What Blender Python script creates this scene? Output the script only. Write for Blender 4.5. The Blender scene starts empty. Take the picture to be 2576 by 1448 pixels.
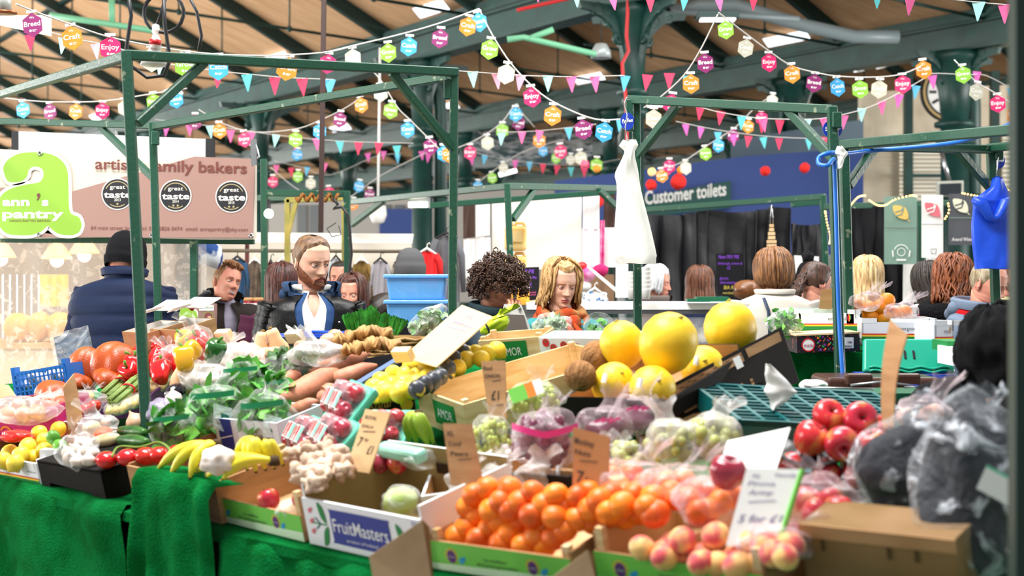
import bpy, bmesh, math, random
from mathutils import Vector as V, Matrix, Euler, noise
from math import sin, cos, pi, radians as R, sqrt, exp, atan2, hypot
random.seed(11)
rnd = random.uniform
SC = bpy.context.scene
COL = SC.collection
# ---------------------------------------------------------------- camera, sky, light, exposure
F, CX, HY, CH = 3578.0, 1288.0, 690.0, 1.6        # focal length in pixels of a 2576 px wide frame, horizon row, eye height
cam = bpy.data.cameras.new('camera'); co = bpy.data.objects.new('camera', cam); COL.objects.link(co)
cam.sensor_width = 36.0; cam.lens = 36.0 * F / 2576.0
co.location = (0, 0, CH); co.rotation_euler = (pi / 2, 0, 0)
cam.shift_y = -(724.0 - HY) / 2576.0
cam.dof.use_dof = True; cam.dof.focus_distance = 6.6; cam.dof.aperture_fstop = 2.7
cam.clip_end = 200
SC.camera = co
SC.view_settings.view_transform = 'Standard'; SC.view_settings.look = 'None'
SC.view_settings.exposure = 0.26; SC.view_settings.gamma = 1.0; SC.view_settings.use_curve_mapping = False
w = bpy.data.worlds.new('overcast_daylight'); SC.world = w; w.use_nodes = True
bg = w.node_tree.nodes['Background']; bg.inputs[0].default_value = (0.93, 0.97, 1.0, 1); bg.inputs[1].default_value = 0.4

def area_light(name, loc, target, sx, sy, power, col=(1, 1, 1)):
    l = bpy.data.lights.new(name, 'AREA'); l.shape = 'RECTANGLE'; l.size = sx; l.size_y = sy; l.energy = power; l.color = col
    o = bpy.data.objects.new(name, l); COL.objects.link(o); o.location = loc
    o.rotation_euler = (V(target) - V(loc)).to_track_quat('-Z', 'Y').to_euler(); return o
# unseen key lamps added above the stalls, then unseen fill lamps added to brighten the roof
area_light('added_overhead_key', (-1.5, 4.2, 7.0), (0.0, 5.6, 1.0), 4, 2, 700, (1.0, 0.98, 0.95))  # added key lamp over the counter, where no roof glazing is built
area_light('added_overhead_key_aisle', (2.0, 9.5, 6.5), (1.0, 10.5, 1.0), 8, 3, 520, (1.0, 0.98, 0.95))  # second added lamp, brightening the aisle and its stalls from above
area_light('side_roof_fill', (-17, 20, 2.6), (2, 24, 6.5), 14, 3, 2600, (1.0, 0.97, 0.93))  # added fill from the side, aimed up at the roof boards
area_light('side_roof_fill_aisle', (19, 13, 2.6), (2, 22, 6.5), 12, 3, 2200, (1.0, 0.97, 0.93))
area_light('far_roof_fill', (-24, 48, 3), (-4, 52, 7), 18, 4, 5200, (1.0, 0.97, 0.93))  # added fill lamps for the otherwise dark far roof
area_light('far_roof_fill_aisle', (22, 44, 3), (2, 48, 7), 16, 4, 4200, (1.0, 0.97, 0.93))
area_light('near_roof_fill', (-9, 5, 2.4), (-3, 16, 6.5), 6, 2.5, 700, (1.0, 0.96, 0.9))  # added fill lamp aimed up at the nearer roof slope
try:
    c = SC.cycles
    c.max_bounces = 6; c.diffuse_bounces = 3; c.glossy_bounces = 2; c.transmission_bounces = 3; c.transparent_max_bounces = 10
    c.caustics_reflective = False; c.caustics_refractive = False; c.use_denoising = True; c.sample_clamp_indirect = 4
except Exception:
    pass

# ---------------------------------------------------------------- pixel rays
def P(x, y, d):
    return V(((x - CX) / F * d, d, CH - (y - HY) / F * d))
def FP(d):
    """pixel-sized units on an upright plane that faces the camera at distance d"""
    k = d / F
    return Matrix(((k, 0, 0, -CX * k), (0, 0, -k, d), (0, -k, 0, CH + HY * k), (0, 0, 0, 1)))
# sloping display board of the stall: front edge direction E, up-slope direction T, normal N
E2 = V((0.728, -0.685, 0)); I2 = V((0.685, 0.728, 0)); F0 = V((-1.86, 5.16, 0.85)); SLOPE = 0.24
E = E2.normalized(); T = (I2 + V((0, 0, SLOPE))).normalized(); N = E.cross(T).normalized()
def S(x, y, dz=0.0):
    """where the sight line through a pixel meets the display board (raised by dz)"""
    ray = P(x, y, 1.0) - V((0, 0, CH)); o = V((0, 0, CH))
    n = N; p0 = F0 + V((0, 0, dz))
    t = (p0 - o).dot(n) / ray.dot(n)
    return o + ray * t
def SM(loc, spin=0.0, tilt=0.0, roll=0.0):
    """frame on the board: x along the front edge, y up the slope, z off the board"""
    M = Matrix((E, T, N)).transposed().to_4x4()
    return Matrix.Translation(loc) @ M @ Matrix.Rotation(spin, 4, 'Z') @ Matrix.Rotation(tilt, 4, 'X') @ Matrix.Rotation(roll, 4, 'Y')
def TR(loc, rx=0, ry=0, rz=0, s=1.0):
    m = Matrix.Translation(loc) @ Euler((rx, ry, rz)).to_matrix().to_4x4()
    return m @ Matrix.Diagonal((s, s, s, 1)) if not isinstance(s, tuple) else m @ Matrix.Diagonal((*s, 1))

# ---------------------------------------------------------------- materials
MATS = {}
def lin(c):
    if isinstance(c, str):
        c = tuple(int(c[i:i + 2], 16) / 255 for i in (0, 2, 4))
    return tuple(((v + 0.055) / 1.055) ** 2.4 if v > 0.04045 else v / 12.92 for v in c) + (1.0,)
def mat(name, col='808080', rough=.55, col2=None, sc=8.0, th=(.4, .6), bump=0.0, bsc=60.0, metal=0.0, spec=.5, emit=0.0, rv=0.0, kind='noise', stretch=None, coat=0.0, sheen=0.0, det=3, sss=0.0):
    if name in MATS: return MATS[name]
    m = bpy.data.materials.new(name); m.use_nodes = True; nt = m.node_tree; b = nt.nodes['Principled BSDF']; MATS[name] = m
    L = nt.links.new
    b.inputs['Base Color'].default_value = lin(col); b.inputs['Roughness'].default_value = rough; b.inputs['Metallic'].default_value = metal
    b.inputs['Specular IOR Level'].default_value = spec * (.35 if rough >= .7 else 1)
    if coat: b.inputs['Coat Weight'].default_value = coat; b.inputs['Coat Roughness'].default_value = .12
    if sheen: b.inputs['Sheen Weight'].default_value = sheen
    if sss: b.inputs['Subsurface Weight'].default_value = sss; b.inputs['Subsurface Radius'].default_value = (.02, .008, .004)
    m.diffuse_color = lin(col)
    co_ = None
    if col2 or bump:
        tc = nt.nodes.new('ShaderNodeTexCoord'); co_ = tc.outputs['Object']
        if stretch:
            mp = nt.nodes.new('ShaderNodeMapping'); mp.inputs['Scale'].default_value = stretch; L(co_, mp.inputs[0]); co_ = mp.outputs[0]
    out = None
    if col2:
        if kind == 'wave':
            t = nt.nodes.new('ShaderNodeTexWave'); t.inputs['Scale'].default_value = sc; t.inputs['Distortion'].default_value = 4; fac = t.outputs['Fac']
        elif kind == 'voronoi':
            t = nt.nodes.new('ShaderNodeTexVoronoi'); t.inputs['Scale'].default_value = sc; fac = t.outputs['Distance']
        elif kind == 'z':
            t = nt.nodes.new('ShaderNodeSeparateXYZ'); L(co_, t.inputs[0]); fac = t.outputs[2]
        else:
            t = nt.nodes.new('ShaderNodeTexNoise'); t.inputs['Scale'].default_value = sc; t.inputs['Detail'].default_value = det; fac = t.outputs['Fac']
        if kind != 'z': L(co_, t.inputs['Vector'])
        r = nt.nodes.new('ShaderNodeValToRGB'); L(fac, r.inputs[0])
        r.color_ramp.elements[0].position, r.color_ramp.elements[1].position = th
        r.color_ramp.elements[0].color, r.color_ramp.elements[1].color = lin(col), lin(col2); out = r.outputs[0]
    if rv:
        oi = nt.nodes.new('ShaderNodeObjectInfo'); h = nt.nodes.new('ShaderNodeHueSaturation')
        mr = nt.nodes.new('ShaderNodeMapRange'); L(oi.outputs['Random'], mr.inputs[0]); mr.inputs[3].default_value = 1 - rv; mr.inputs[4].default_value = 1 + rv
        L(mr.outputs[0], h.inputs['Value'])
        mr2 = nt.nodes.new('ShaderNodeMapRange'); L(oi.outputs['Random'], mr2.inputs[0]); mr2.inputs[3].default_value = .5 - rv * .06; mr2.inputs[4].default_value = .5 + rv * .06
        L(mr2.outputs[0], h.inputs['Hue'])
        if out: L(out, h.inputs['Color'])
        else: h.inputs['Color'].default_value = lin(col)
        out = h.outputs[0]
    if out: L(out, b.inputs['Base Color'])
    if bump:
        t = nt.nodes.new('ShaderNodeTexNoise'); t.inputs['Scale'].default_value = bsc; t.inputs['Detail'].default_value = 3; L(co_, t.inputs['Vector'])
        bn = nt.nodes.new('ShaderNodeBump'); bn.inputs['Strength'].default_value = bump; bn.inputs['Distance'].default_value = .02
        L(t.outputs['Fac'], bn.inputs['Height']); L(bn.outputs[0], b.inputs['Normal'])
    if emit:
        b.inputs['Emission Color'].default_value = lin(col); b.inputs['Emission Strength'].default_value = emit
    return m
def film(name, col='ffffff', base=.05, crink=.42, sc=9.0, rough=.16, bump=.9, lo=.5, hi=.72):
    """thin clear plastic: mostly see-through, whitish and shiny along its creases"""
    if name in MATS: return MATS[name]
    m = bpy.data.materials.new(name); m.use_nodes = True; nt = m.node_tree; L = nt.links.new; MATS[name] = m
    b = nt.nodes['Principled BSDF']; outn = nt.nodes['Material Output']
    b.inputs['Base Color'].default_value = lin(col); b.inputs['Roughness'].default_value = rough; b.inputs['Specular IOR Level'].default_value = .8
    tr = nt.nodes.new('ShaderNodeBsdfTransparent'); mx = nt.nodes.new('ShaderNodeMixShader')
    tc = nt.nodes.new('ShaderNodeTexCoord'); n1 = nt.nodes.new('ShaderNodeTexNoise'); n1.inputs['Scale'].default_value = sc; n1.inputs['Detail'].default_value = 4; n1.inputs['Distortion'].default_value = 1.5
    L(tc.outputs['Object'], n1.inputs['Vector'])
    mr = nt.nodes.new('ShaderNodeMapRange'); L(n1.outputs['Fac'], mr.inputs[0]); mr.inputs[1].default_value = lo; mr.inputs[2].default_value = hi; mr.inputs[3].default_value = base; mr.inputs[4].default_value = base + crink
    lw = nt.nodes.new('ShaderNodeLayerWeight'); lw.inputs['Blend'].default_value = .25
    ad = nt.nodes.new('ShaderNodeMath'); ad.operation = 'MULTIPLY_ADD'; ad.inputs[1].default_value = .3; L(lw.outputs['Facing'], ad.inputs[0]); L(mr.outputs[0], ad.inputs[2]); ad.use_clamp = True
    bn = nt.nodes.new('ShaderNodeBump'); bn.inputs['Strength'].default_value = bump; bn.inputs['Distance'].default_value = .03; L(n1.outputs['Fac'], bn.inputs['Height']); L(bn.outputs[0], b.inputs['Normal'])
    L(ad.outputs[0], mx.inputs[0]); L(tr.outputs[0], mx.inputs[1]); L(b.outputs[0], mx.inputs[2]); L(mx.outputs[0], outn.inputs['Surface'])
    return m

# ---------------------------------------------------------------- mesh builder
TXT = {}
def text_mesh(s, bold, shear):
    key = (s, bold, shear)
    if key not in TXT:
        cu = bpy.data.curves.new('lettering', 'FONT'); cu.body = s; cu.offset = bold; cu.shear = shear; cu.resolution_u = 3; cu.size = 1
        o = bpy.data.objects.new('lettering', cu); COL.objects.link(o)
        dg = bpy.context.evaluated_depsgraph_get(); me = o.evaluated_get(dg).to_mesh()
        vs = [v.co.copy() for v in me.vertices]; fs = [tuple(p.vertices) for p in me.polygons]
        o.evaluated_get(dg).to_mesh_clear(); bpy.data.objects.remove(o); bpy.data.curves.remove(cu)
        xs = [v.x for v in vs] or [0]; ys = [v.y for v in vs] or [0]
        TXT[key] = (vs, fs, min(xs), max(xs), min(ys), max(ys))
    return TXT[key]
class MB:
    def __init__(s): s.v, s.f, s.m, s.s = [], [], [], []
    def add(s, vs, fs, m=0, sm=True, M=None):
        k = len(s.v)
        s.v += [(M @ V(p)) if M is not None else V(p) for p in vs]
        s.f += [tuple(i + k for i in f) for f in fs]; s.m += [m] * len(fs); s.s += [sm] * len(fs); return s
    def box(s, c, sz, m=0, M=None, taper=1.0):
        x, y, z = sz[0] / 2, sz[1] / 2, sz[2] / 2; t = taper; c = V(c)
        vs = [c + V(p) for p in ((-x, -y, -z), (x, -y, -z), (x, y, -z), (-x, y, -z), (-x * t, -y * t, z), (x * t, -y * t, z), (x * t, y * t, z), (-x * t, y * t, z))]
        return s.add(vs, [(0, 3, 2, 1), (4, 5, 6, 7), (0, 1, 5, 4), (1, 2, 6, 5), (2, 3, 7, 6), (3, 0, 4, 7)], m, False, M)
    def bar(s, a, b, w, h=None, m=0, M=None, up=(0, 0, 1)):
        """square-section bar from a to b"""
        a, b = V(a), V(b); h = h or w; t = (b - a); L = t.length; t.normalize(); u = V(up)
        if abs(t.dot(u)) > .95: u = V((0, 1, 0))
        x = t.cross(u).normalized() * w / 2; y = x.cross(t).normalized() * h / 2
        vs = [a - x - y, a + x - y, a + x + y, a - x + y, b - x - y, b + x - y, b + x + y, b - x + y]
        return s.add(vs, [(0, 3, 2, 1), (4, 5, 6, 7), (0, 1, 5, 4), (1, 2, 6, 5), (2, 3, 7, 6), (3, 0, 4, 7)], m, False, M)
    def tube(s, pts, r, m=0, n=8, M=None, cap=True, flat=1.0, closed=False):
        pts = [V(p) for p in pts]; k = len(pts); rs = r if isinstance(r, (list, tuple)) else [r] * k
        vs, prev = [], None
        for i, p in enumerate(pts):
            if closed: t = pts[(i + 1) % k] - pts[i - 1]
            else: t = pts[min(i + 1, k - 1)] - pts[max(i - 1, 0)]
            if t.length < 1e-9: t = V((0, 0, 1))
            t.normalize()
            if prev is None:
                u = V((0, 0, 1)) if abs(t.z) < .9 else V((1, 0, 0)); x = t.cross(u).normalized()
            else:
                x = prev - t * prev.dot(t); x = x.normalized() if x.length > 1e-6 else t.orthogonal().normalized()
            prev = x; y = t.cross(x)
            for j in range(n):
                a = 2 * pi * j / n; vs.append(p + x * cos(a) * rs[i] + y * sin(a) * rs[i] * flat)
        fs = [(i * n + j, i * n + (j + 1) % n, ((i + 1) % k) * n + (j + 1) % n, ((i + 1) % k) * n + j) for i in range(k if closed else k - 1) for j in range(n)]
        if cap and not closed: fs += [tuple(reversed(range(n))), tuple((k - 1) * n + j for j in range(n))]
        return s.add(vs, fs, m, True, M)
    def loft(s, rings, n=24, m=0, M=None, cap=True, gap=None, pw=1.0):
        """rings: (centre, rx, ry[, rotation matrix]); angle 0 looks along -y; gap[i] = half opening angle at the front"""
        vs, k = [], len(rings)
        for i, r in enumerate(rings):
            c = V(r[0]); Q = r[3] if len(r) > 3 else None; g = gap[i] if gap else 0
            for j in range(n):
                a = g + (2 * pi - 2 * g) * j / (n - 1 if gap else n)
                sx, cy = sin(a), -cos(a)
                if pw != 1: sx = math.copysign(abs(sx) ** pw, sx); cy = math.copysign(abs(cy) ** pw, cy)
                p = V((r[1] * sx, r[2] * cy, 0)); vs.append(c + (Q @ p if Q else p))
        jn = n - 1 if gap else n
        fs = [(i * n + j, i * n + (j + 1) % n, (i + 1) * n + (j + 1) % n, (i + 1) * n + j) for i in range(k - 1) for j in range(jn)]
        if cap and not gap: fs += [tuple(reversed(range(n))), tuple((k - 1) * n + j for j in range(n))]
        return s.add(vs, fs, m, True, M)
    def lathe(s, prof, n=20, m=0, M=None, fn=None, sm=True):
        vs = []
        for r, z in prof:
            for j in range(n):
                a = 2 * pi * j / n; q = fn(a, r, z) if fn else r
                vs.append((q * cos(a), q * sin(a), z))
        k = len(prof)
        fs = [(i * n + j, i * n + (j + 1) % n, (i + 1) * n + (j + 1) % n, (i + 1) * n + j) for i in range(k - 1) for j in range(n)]
        fs += [tuple(reversed(range(n))), tuple((k - 1) * n + j for j in range(n))]
        return s.add(vs, fs, m, sm, M)
    def ball(s, c, r, m=0, n=14, M=None, wob=0.0, seed=0):
        rx, ry, rz = (r, r, r) if not isinstance(r, (tuple, list)) else r; h = max(4, n // 2 + 1); vs = []; c = V(c)
        for i in range(h + 1):
            e = pi * i / h
            for j in range(n):
                a = 2 * pi * j / n; p = V((sin(e) * cos(a), sin(e) * sin(a), cos(e))); k = 1 + wob * noise.noise(p * 1.7 + V((seed, seed * 3.1, 0))) if wob else 1
                vs.append(c + V((p.x * rx, p.y * ry, p.z * rz)) * k)
        fs = [(i * n + j, (i + 1) * n + j, (i + 1) * n + (j + 1) % n, i * n + (j + 1) % n) for i in range(h) for j in range(n)]
        return s.add(vs, fs, m, True, M)
    def prism(s, poly, z0, z1, m=0, M=None, m2=None):
        k = len(poly); vs = [(x, y, z0) for x, y in poly] + [(x, y, z1) for x, y in poly]
        s.add(vs, [tuple(range(k))[::-1], tuple(range(k, 2 * k))], m if m2 is None else m2, False, M)
        return s.add(vs, [(i, (i + 1) % k, k + (i + 1) % k, k + i) for i in range(k)], m, False, M)
    def poly(s, pts, m=0, M=None, z=0.0):
        return s.add([(p[0], p[1], p[2] if len(p) > 2 else z) for p in pts], [tuple(range(len(pts)))], m, False, M)
    def disc(s, x, y, r, m=0, M=None, z=0.0, n=24, ry=None):
        return s.poly([(x + r * cos(2 * pi * i / n), y + (ry or r) * sin(2 * pi * i / n), z) for i in range(n)], m, M)
    def ring(s, x, y, r0, r1, m=0, M=None, z=0.0, n=28, a0=0, a1=2 * pi):
        vs = []
        for i in range(n + 1):
            a = a0 + (a1 - a0) * i / n; vs += [(x + r0 * cos(a), y + r0 * sin(a), z), (x + r1 * cos(a), y + r1 * sin(a), z)]
        return s.add(vs, [(2 * i, 2 * i + 1, 2 * i + 3, 2 * i + 2) for i in range(n)], m, False, M)
    def stroke(s, pts, wd, m=0, M=None, z=0.0, closed=False):
        k = len(pts); q = [V((*p[:2], z)) for p in pts]; vs = []
        for i in range(k):
            t = (q[(i + 1) % k] - q[i - 1]) if closed or 0 < i < k - 1 else (q[1] - q[0] if i == 0 else q[-1] - q[-2])
            nrm = V((-t.y, t.x, 0)).normalized() * wd / 2; vs += [q[i] - nrm, q[i] + nrm]
        return s.add(vs, [(2 * i, 2 * ((i + 1) % k), 2 * ((i + 1) % k) + 1, 2 * i + 1) for i in range(k if closed else k - 1)], m, False, M)
    def grid(s, fn, nu, nv, m=0, M=None, sm=True, wrap=False):
        vs = [fn(i / (nu if wrap else nu - 1), j / (nv - 1)) for j in range(nv) for i in range(nu)]
        fs = [(j * nu + i, j * nu + (i + 1) % nu, (j + 1) * nu + (i + 1) % nu, (j + 1) * nu + i) for j in range(nv - 1) for i in range(nu if wrap else nu - 1)]
        if wrap: fs.append(tuple(range(nu)))
        return s.add(vs, fs, m, sm, M)
    def text(s, t, x0, x1, yb, h, m=0, M=None, z=0.0, bold=0.0, shear=0.0, down=True, lift=0.0):
        """lettering from x0 to x1 on baseline yb, capital height h (down: y grows downwards); lift tilts the line"""
        vs, fs, a, b, lo, hi = text_mesh(t, bold, shear); kx = (x1 - x0) / max(b - a, 1e-6); ky = h / .7
        sg = -1 if down else 1
        return s.add([(x0 + (p.x - a) * kx, yb + sg * p.y * ky + lift * (p.x - a) * kx, z) for p in vs], fs, m, False, M)
    def build(s, name, mats, parent=None, M=None, weld=False):
        me = bpy.data.meshes.new(name)
        me.from_pydata([tuple(v) for v in s.v], [], s.f)
        for x in (mats if isinstance(mats, (list, tuple)) else [mats]): me.materials.append(x)
        me.polygons.foreach_set('material_index', s.m); me.polygons.foreach_set('use_smooth', s.s); me.update()
        o = bpy.data.objects.new(name, me); COL.objects.link(o)
        if parent: o.parent = parent
        if M is not None: o.matrix_local = M
        return o
def mod_bevel(o, wd=.004, seg=2):
    m = o.modifiers.new('edge', 'BEVEL'); m.width = wd; m.segments = seg; m.limit_method = 'ANGLE'; return o
def mod_solid(o, t=.004):
    m = o.modifiers.new('thick', 'SOLIDIFY'); m.thickness = t; m.offset = 0; return o
def tag(o, label, cat, group=None):
    o['label'] = label; o['category'] = cat
    if group: o['group'] = group
    return o
def thing(name, label, cat, M=None, group=None):
    o = bpy.data.objects.new(name, None); COL.objects.link(o); o.empty_display_size = .05
    if M is not None: o.matrix_world = M if isinstance(M, Matrix) else Matrix.Translation(M)
    return tag(o, label, cat, group)
def struct(o):
    o['kind'] = 'structure'; return o
def dup(o, M=None, label=None, group=None, parent=None):
    c = o.copy(); COL.objects.link(c); c.parent = parent
    for ch in o.children: dup(ch, None, None, None, c)
    if M is not None: c.matrix_local = M
    if label: c['label'] = label
    if group: c['group'] = group
    return c
def centre(mb):
    lo = V((min(v.x for v in mb.v), min(v.y for v in mb.v), min(v.z for v in mb.v))); hi = V((max(v.x for v in mb.v), max(v.y for v in mb.v), max(v.z for v in mb.v)))
    return V(((lo.x + hi.x) / 2, (lo.y + hi.y) / 2, lo.z))
def one(mb, name, label, cat, mats, group=None):
    """a thing that is one mesh given in world coordinates; its origin goes to its base"""
    c = centre(mb); mb.v = [v - c for v in mb.v]
    o = mb.build(name, mats); o.location = c; return tag(o, label, cat, group)
def part(root, mb, name, mats):
    """a part given in world coordinates under a root that is only moved, not turned"""
    mb.v = [v - root.location for v in mb.v]
    return mb.build(name, mats, root)
# ================================================================ THE HALL
G_ = lambda n, c, **k: mat(n, c, **k)
M_green = mat('girder_green', '0d4039', rough=.45, col2='0a332e', sc=3, bump=.05)
M_greend = mat('rafter_green', '0b2e2b', rough=.5)
M_frame = mat('stall_green', '164a36', rough=.4, col2='103a2a', sc=14, th=(.35, .7), bump=.08, bsc=40)
M_framew = mat('chipped_green', '174b37', rough=.45, col2='7d8b72', sc=22, th=(.66, .72), bump=.1)
M_board = mat('roof_boards', 'c9a580', rough=.8, col2='b18c68', sc=1.4, th=(.3, .75), stretch=(1, 6, 1))
M_conc = mat('concrete', '8e8a84', rough=.7, col2='7c7872', sc=1.5)
M_cream = mat('cream_stone', 'e6dac2', rough=.8, col2='d3c6ae', sc=2)
M_grey = mat('far_wall_grey', 'b9b8b2', rough=.85, col2='a5a49f', sc=.6)
M_white = mat('white_paint', 'f2f2ee', rough=.5)
M_black = mat('black_matt', '14151a', rough=.6)
M_steel = mat('steel', 'b8babd', rough=.3, metal=.9)
M_sky = mat('skylight_pane', 'eef6ff', emit=1.3)

struct(MB().box((0, 38, -.05), (90, 100, .1)).build('floor', M_conc))
struct(MB().box((0, 78, 4.5), (90, .3, 9)).build('wall_back', M_grey))
UH = V((-.536, .844, 0)).normalized(); VH = V((.844, .536, 0)).normalized()
ROWS = [V((1.34, 15.9, 0)), V((2.89, 24.2, 0)), V((7.75, 27.3, 0)), V((12.6, 30.4, 0))]
ZB = 4.6
def on_row(k, px):
    a = ROWS[k]; q = (px - CX) / F
    t = (q * a.y - a.x) / (UH.x - q * UH.y); return a + UH * t
SPAN = {0: (9.0, -2, 60), 1: (2.88, -9, 54), 2: (2.88, -8, 50), 3: (2.88, -8, 48)}
RISE = .51
for k, a in enumerate(ROWS):
    back, t0, t1 = SPAN[k]
    p0, p1 = a + UH * t0, a + UH * t1; z = ZB + .55
    q0, q1 = p0 - VH * back, p1 - VH * back; zr = z + back * RISE
    mb = MB(); up = V((0, 0, .05))
    c = [p0 + V((0, 0, z)), p1 + V((0, 0, z)), q1 + V((0, 0, zr)), q0 + V((0, 0, zr))]
    mb.add(c + [v + up for v in c], [(0, 1, 2, 3), (7, 6, 5, 4), (0, 4, 5, 1), (1, 5, 6, 2), (2, 6, 7, 3), (3, 7, 4, 0)], 0, False)
    struct(mb.build('ceiling', M_board))
    if k:      # the slope rising behind the next girder, with its ridge
        b0, b1 = q0 - VH * 2.88, q1 - VH * 2.88; mb = MB()
        c = [q0 + V((0, 0, zr)), q1 + V((0, 0, zr)), q1 - VH * 1.6 + V((0, 0, zr - 1.6 * RISE)), q0 - VH * 1.6 + V((0, 0, zr - 1.6 * RISE))]
        mb.add(c + [v + up for v in c], [(0, 1, 2, 3), (7, 6, 5, 4), (0, 4, 5, 1), (1, 5, 6, 2), (2, 6, 7, 3), (3, 7, 4, 0)], 0, False)
        struct(mb.build('ceiling', M_board))
    # girder with flanges and gutter
    mb = MB(); u0, u1 = p0 + V((0, 0, 0)), p1
    for zz, wd, hh in ((ZB + .02, .3, .05), (ZB + .19, .08, .3), (ZB + .36, .26, .04), (ZB + .44, .34, .13)):
        mb.bar(u0 + V((0, 0, zz)), u1 + V((0, 0, zz)), wd, hh)
    struct(mb.build('beam', M_green))
    # rafters, tie rods and hangers
    n = int((t1 - t0) / 2.6)
    for i in range(n + 1):
        b = a + UH * (t0 + 2.6 * i); bz = V((0, 0, z - .1)); e = b - VH * back + V((0, 0, zr - .1))
        struct(MB().bar(b + bz, e, .11, .2).build('rafter', M_greend))
        L = min(back, 6.5)
        mb = MB(); tie = lambda s_: b - VH * s_ + V((0, 0, ZB + .36 + .05 * s_))
        mb.tube([tie(0), tie(L)], .022, n=6)
        for s_ in (1.6, 3.2, 4.8):
            if s_ < L: mb.tube([tie(s_), b - VH * s_ + V((0, 0, z - .1 + RISE * s_))], .014, n=6); mb.ball(tie(s_), .045, n=8)
        struct(mb.build('tie_rod', M_green))
        # glazed valley panes standing over the gutter
        if i < n and i % 2 == 0 and k < 2:
            c0 = b + UH * .5 - VH * .22 + V((0, 0, ZB + .52)); c1 = c0 + UH * rnd(.5, 1.0); h = V((0, 0, .12)) - VH * .12
            struct(MB().add([c0, c1, c1 + h, c0 + h, c0 - VH * .02, c1 - VH * .02, c1 + h - VH * .02, c0 + h - VH * .02], [(0, 1, 2, 3), (7, 6, 5, 4), (0, 4, 5, 1), (3, 2, 6, 7)], 0, False).build('skylight', M_sky))
for i in range(2):    # dark purlins along the first slope
    s_ = (2.7, 5.4)[i]; a = ROWS[0] - VH * s_ + V((0, 0, ZB + .6 + RISE * s_))
    struct(MB().bar(a - UH * 2, a + UH * 58, .12, .16).build('purlin', M_greend))

def column(k, px, r, pipe=0, name='column', r0=None):
    b = on_row(k, px); root = bpy.data.objects.new(name, None); COL.objects.link(root); root.location = b; struct(root)
    mb = MB().lathe([(r * 1.7, 0), (r * 1.7, .5), (r * 1.25, .58), (r * 1.2, .9), (r, 1.0), (r * .92, 3.35), (r * 1.25, 3.37), (r * 1.3, 3.43), (r * .95, 3.47), (r * .93, 3.58), (r * 1.35, 3.6), (r * 1.35, 3.66), (r * .9, 3.7), (r * 1.1, 4.1), (r * 1.7, 4.45), (r * 2.0, 4.5), (r * 2.0, 4.6)], 20)
    struct(mb.build('shaft', M_green, root))
    for sgn, dr in ((1, UH), (-1, UH), (1, VH), (-1, VH)):   # pierced iron spandrel brackets
        mb = MB(); pl = [(0, 4.58), (.75, 4.58), (.72, 4.5)] + [(.72 - .58 * sin(q) , 3.95 + .55 * cos(q)) for q in [x * pi / 16 for x in range(1, 8)]] + [(.1, 3.9), (0, 3.9)]
        f = Matrix(((dr.x * sgn, VH.x if dr is UH else UH.x, 0, 0), (dr.y * sgn, VH.y if dr is UH else UH.y, 0, 0), (0, 0, 1, 0), (0, 0, 0, 1)))
        M = f @ Matrix(((1, 0, 0, 0), (0, 0, 1, 0), (0, 1, 0, 0), (0, 0, 0, 1)))
        mb.prism(pl, -.03, .03, 0, M)
        for cx_, cz_, rr in ((.26, 4.44, .09), (.48, 4.51, .05), (.2, 4.22, .05)):
            mb.tube([M @ V((cx_ + rr * cos(q), cz_ + rr * sin(q), .0)) for q in [2 * pi * x / 14 for x in range(14)]], .035, n=6, closed=True)
        struct(mb.build('bracket', M_green, root))
    if pipe:
        mb = MB(); o = VH * (r + .14) * (1 if pipe > 0 else -1)
        mb.tube([o + V((0, 0, .0)), o + V((0, 0, 3.9)), o * .9 + V((0, 0, 4.2)), o * .3 + V((0, 0, 4.7))], r * .62, n=12)
        for zz in (1.2, 2.6, 3.5): mb.tube([o + V((0, 0, zz)), o + V((0, 0, zz + .1))], r * .75, n=12)
        struct(mb.build('rainwater_pipe', M_green, root))
    return root
for k, px, r, pipe in ((0, 1592, .135, 0), (0, 1062, .15, 1), (0, 655, .15, 0), (0, 380, .15, 0), (1, 2402, .2, 1), (1, 1990, .2, -1), (1, 1536, .15, 0), (1, 1171, .16, 0), (1, 877, .17, 0), (1, 640, .17, 0), (2, 2190, .15, 0), (2, 1850, .16, 0), (2, 1500, .16, 0), (2, 1250, .16, 0), (3, 1700, .16, 0), (3, 960, .17, 0)):
    column(k, px, r, pipe)

# cream stone wall with louvred windows, blue hoarding, pale far buildings inside the hall
mb = MB(); q = FP(23.0); mb.prism([(2168, 232), (2800, 200), (2800, 900), (2168, 900)], 0, -40, 0, q); struct(mb.build('wall_right', M_cream))
Mslat = mat('louvre_white', 'f4efdd', rough=.6)
for wi, (x0, x1, y0, y1) in enumerate(((2262, 2375, 380, 505), (2520, 2600, 330, 470))):
    mb = MB(); q = FP(22.9)
    mb.poly([(x0, y0), (x1, y0), (x1, y1), (x0, y1)], 1, q)
    for i in range(12):
        y = y0 + (y1 - y0) * (i + .5) / 12; mb.box(((x0 + x1) / 2, y, 3), (x1 - x0, 6, 5), 0, q)
    struct(mb.build('window_%d' % (wi + 1), [Mslat, mat('louvre_gap', 'a89f88')]))
mb = MB(); q = FP(22.6)
for x in (2283, 2500): mb.box((x, 420, 5), (20, 480, 20), 0, q)
mb.box((2340, 442, 5), (130, 9, 12), 0, q); struct(mb.build('trim_1', M_green))
M_blue = mat('hoarding_blue', '2f4a8f', rough=.5)
q = FP(20.5); mb = MB().prism([(1395, 455), (1395, 640), (2172, 640), (2172, 372), (1880, 392)], 0, -8, 0, q)
struct(mb.build('hoarding_wall', M_blue))
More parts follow.
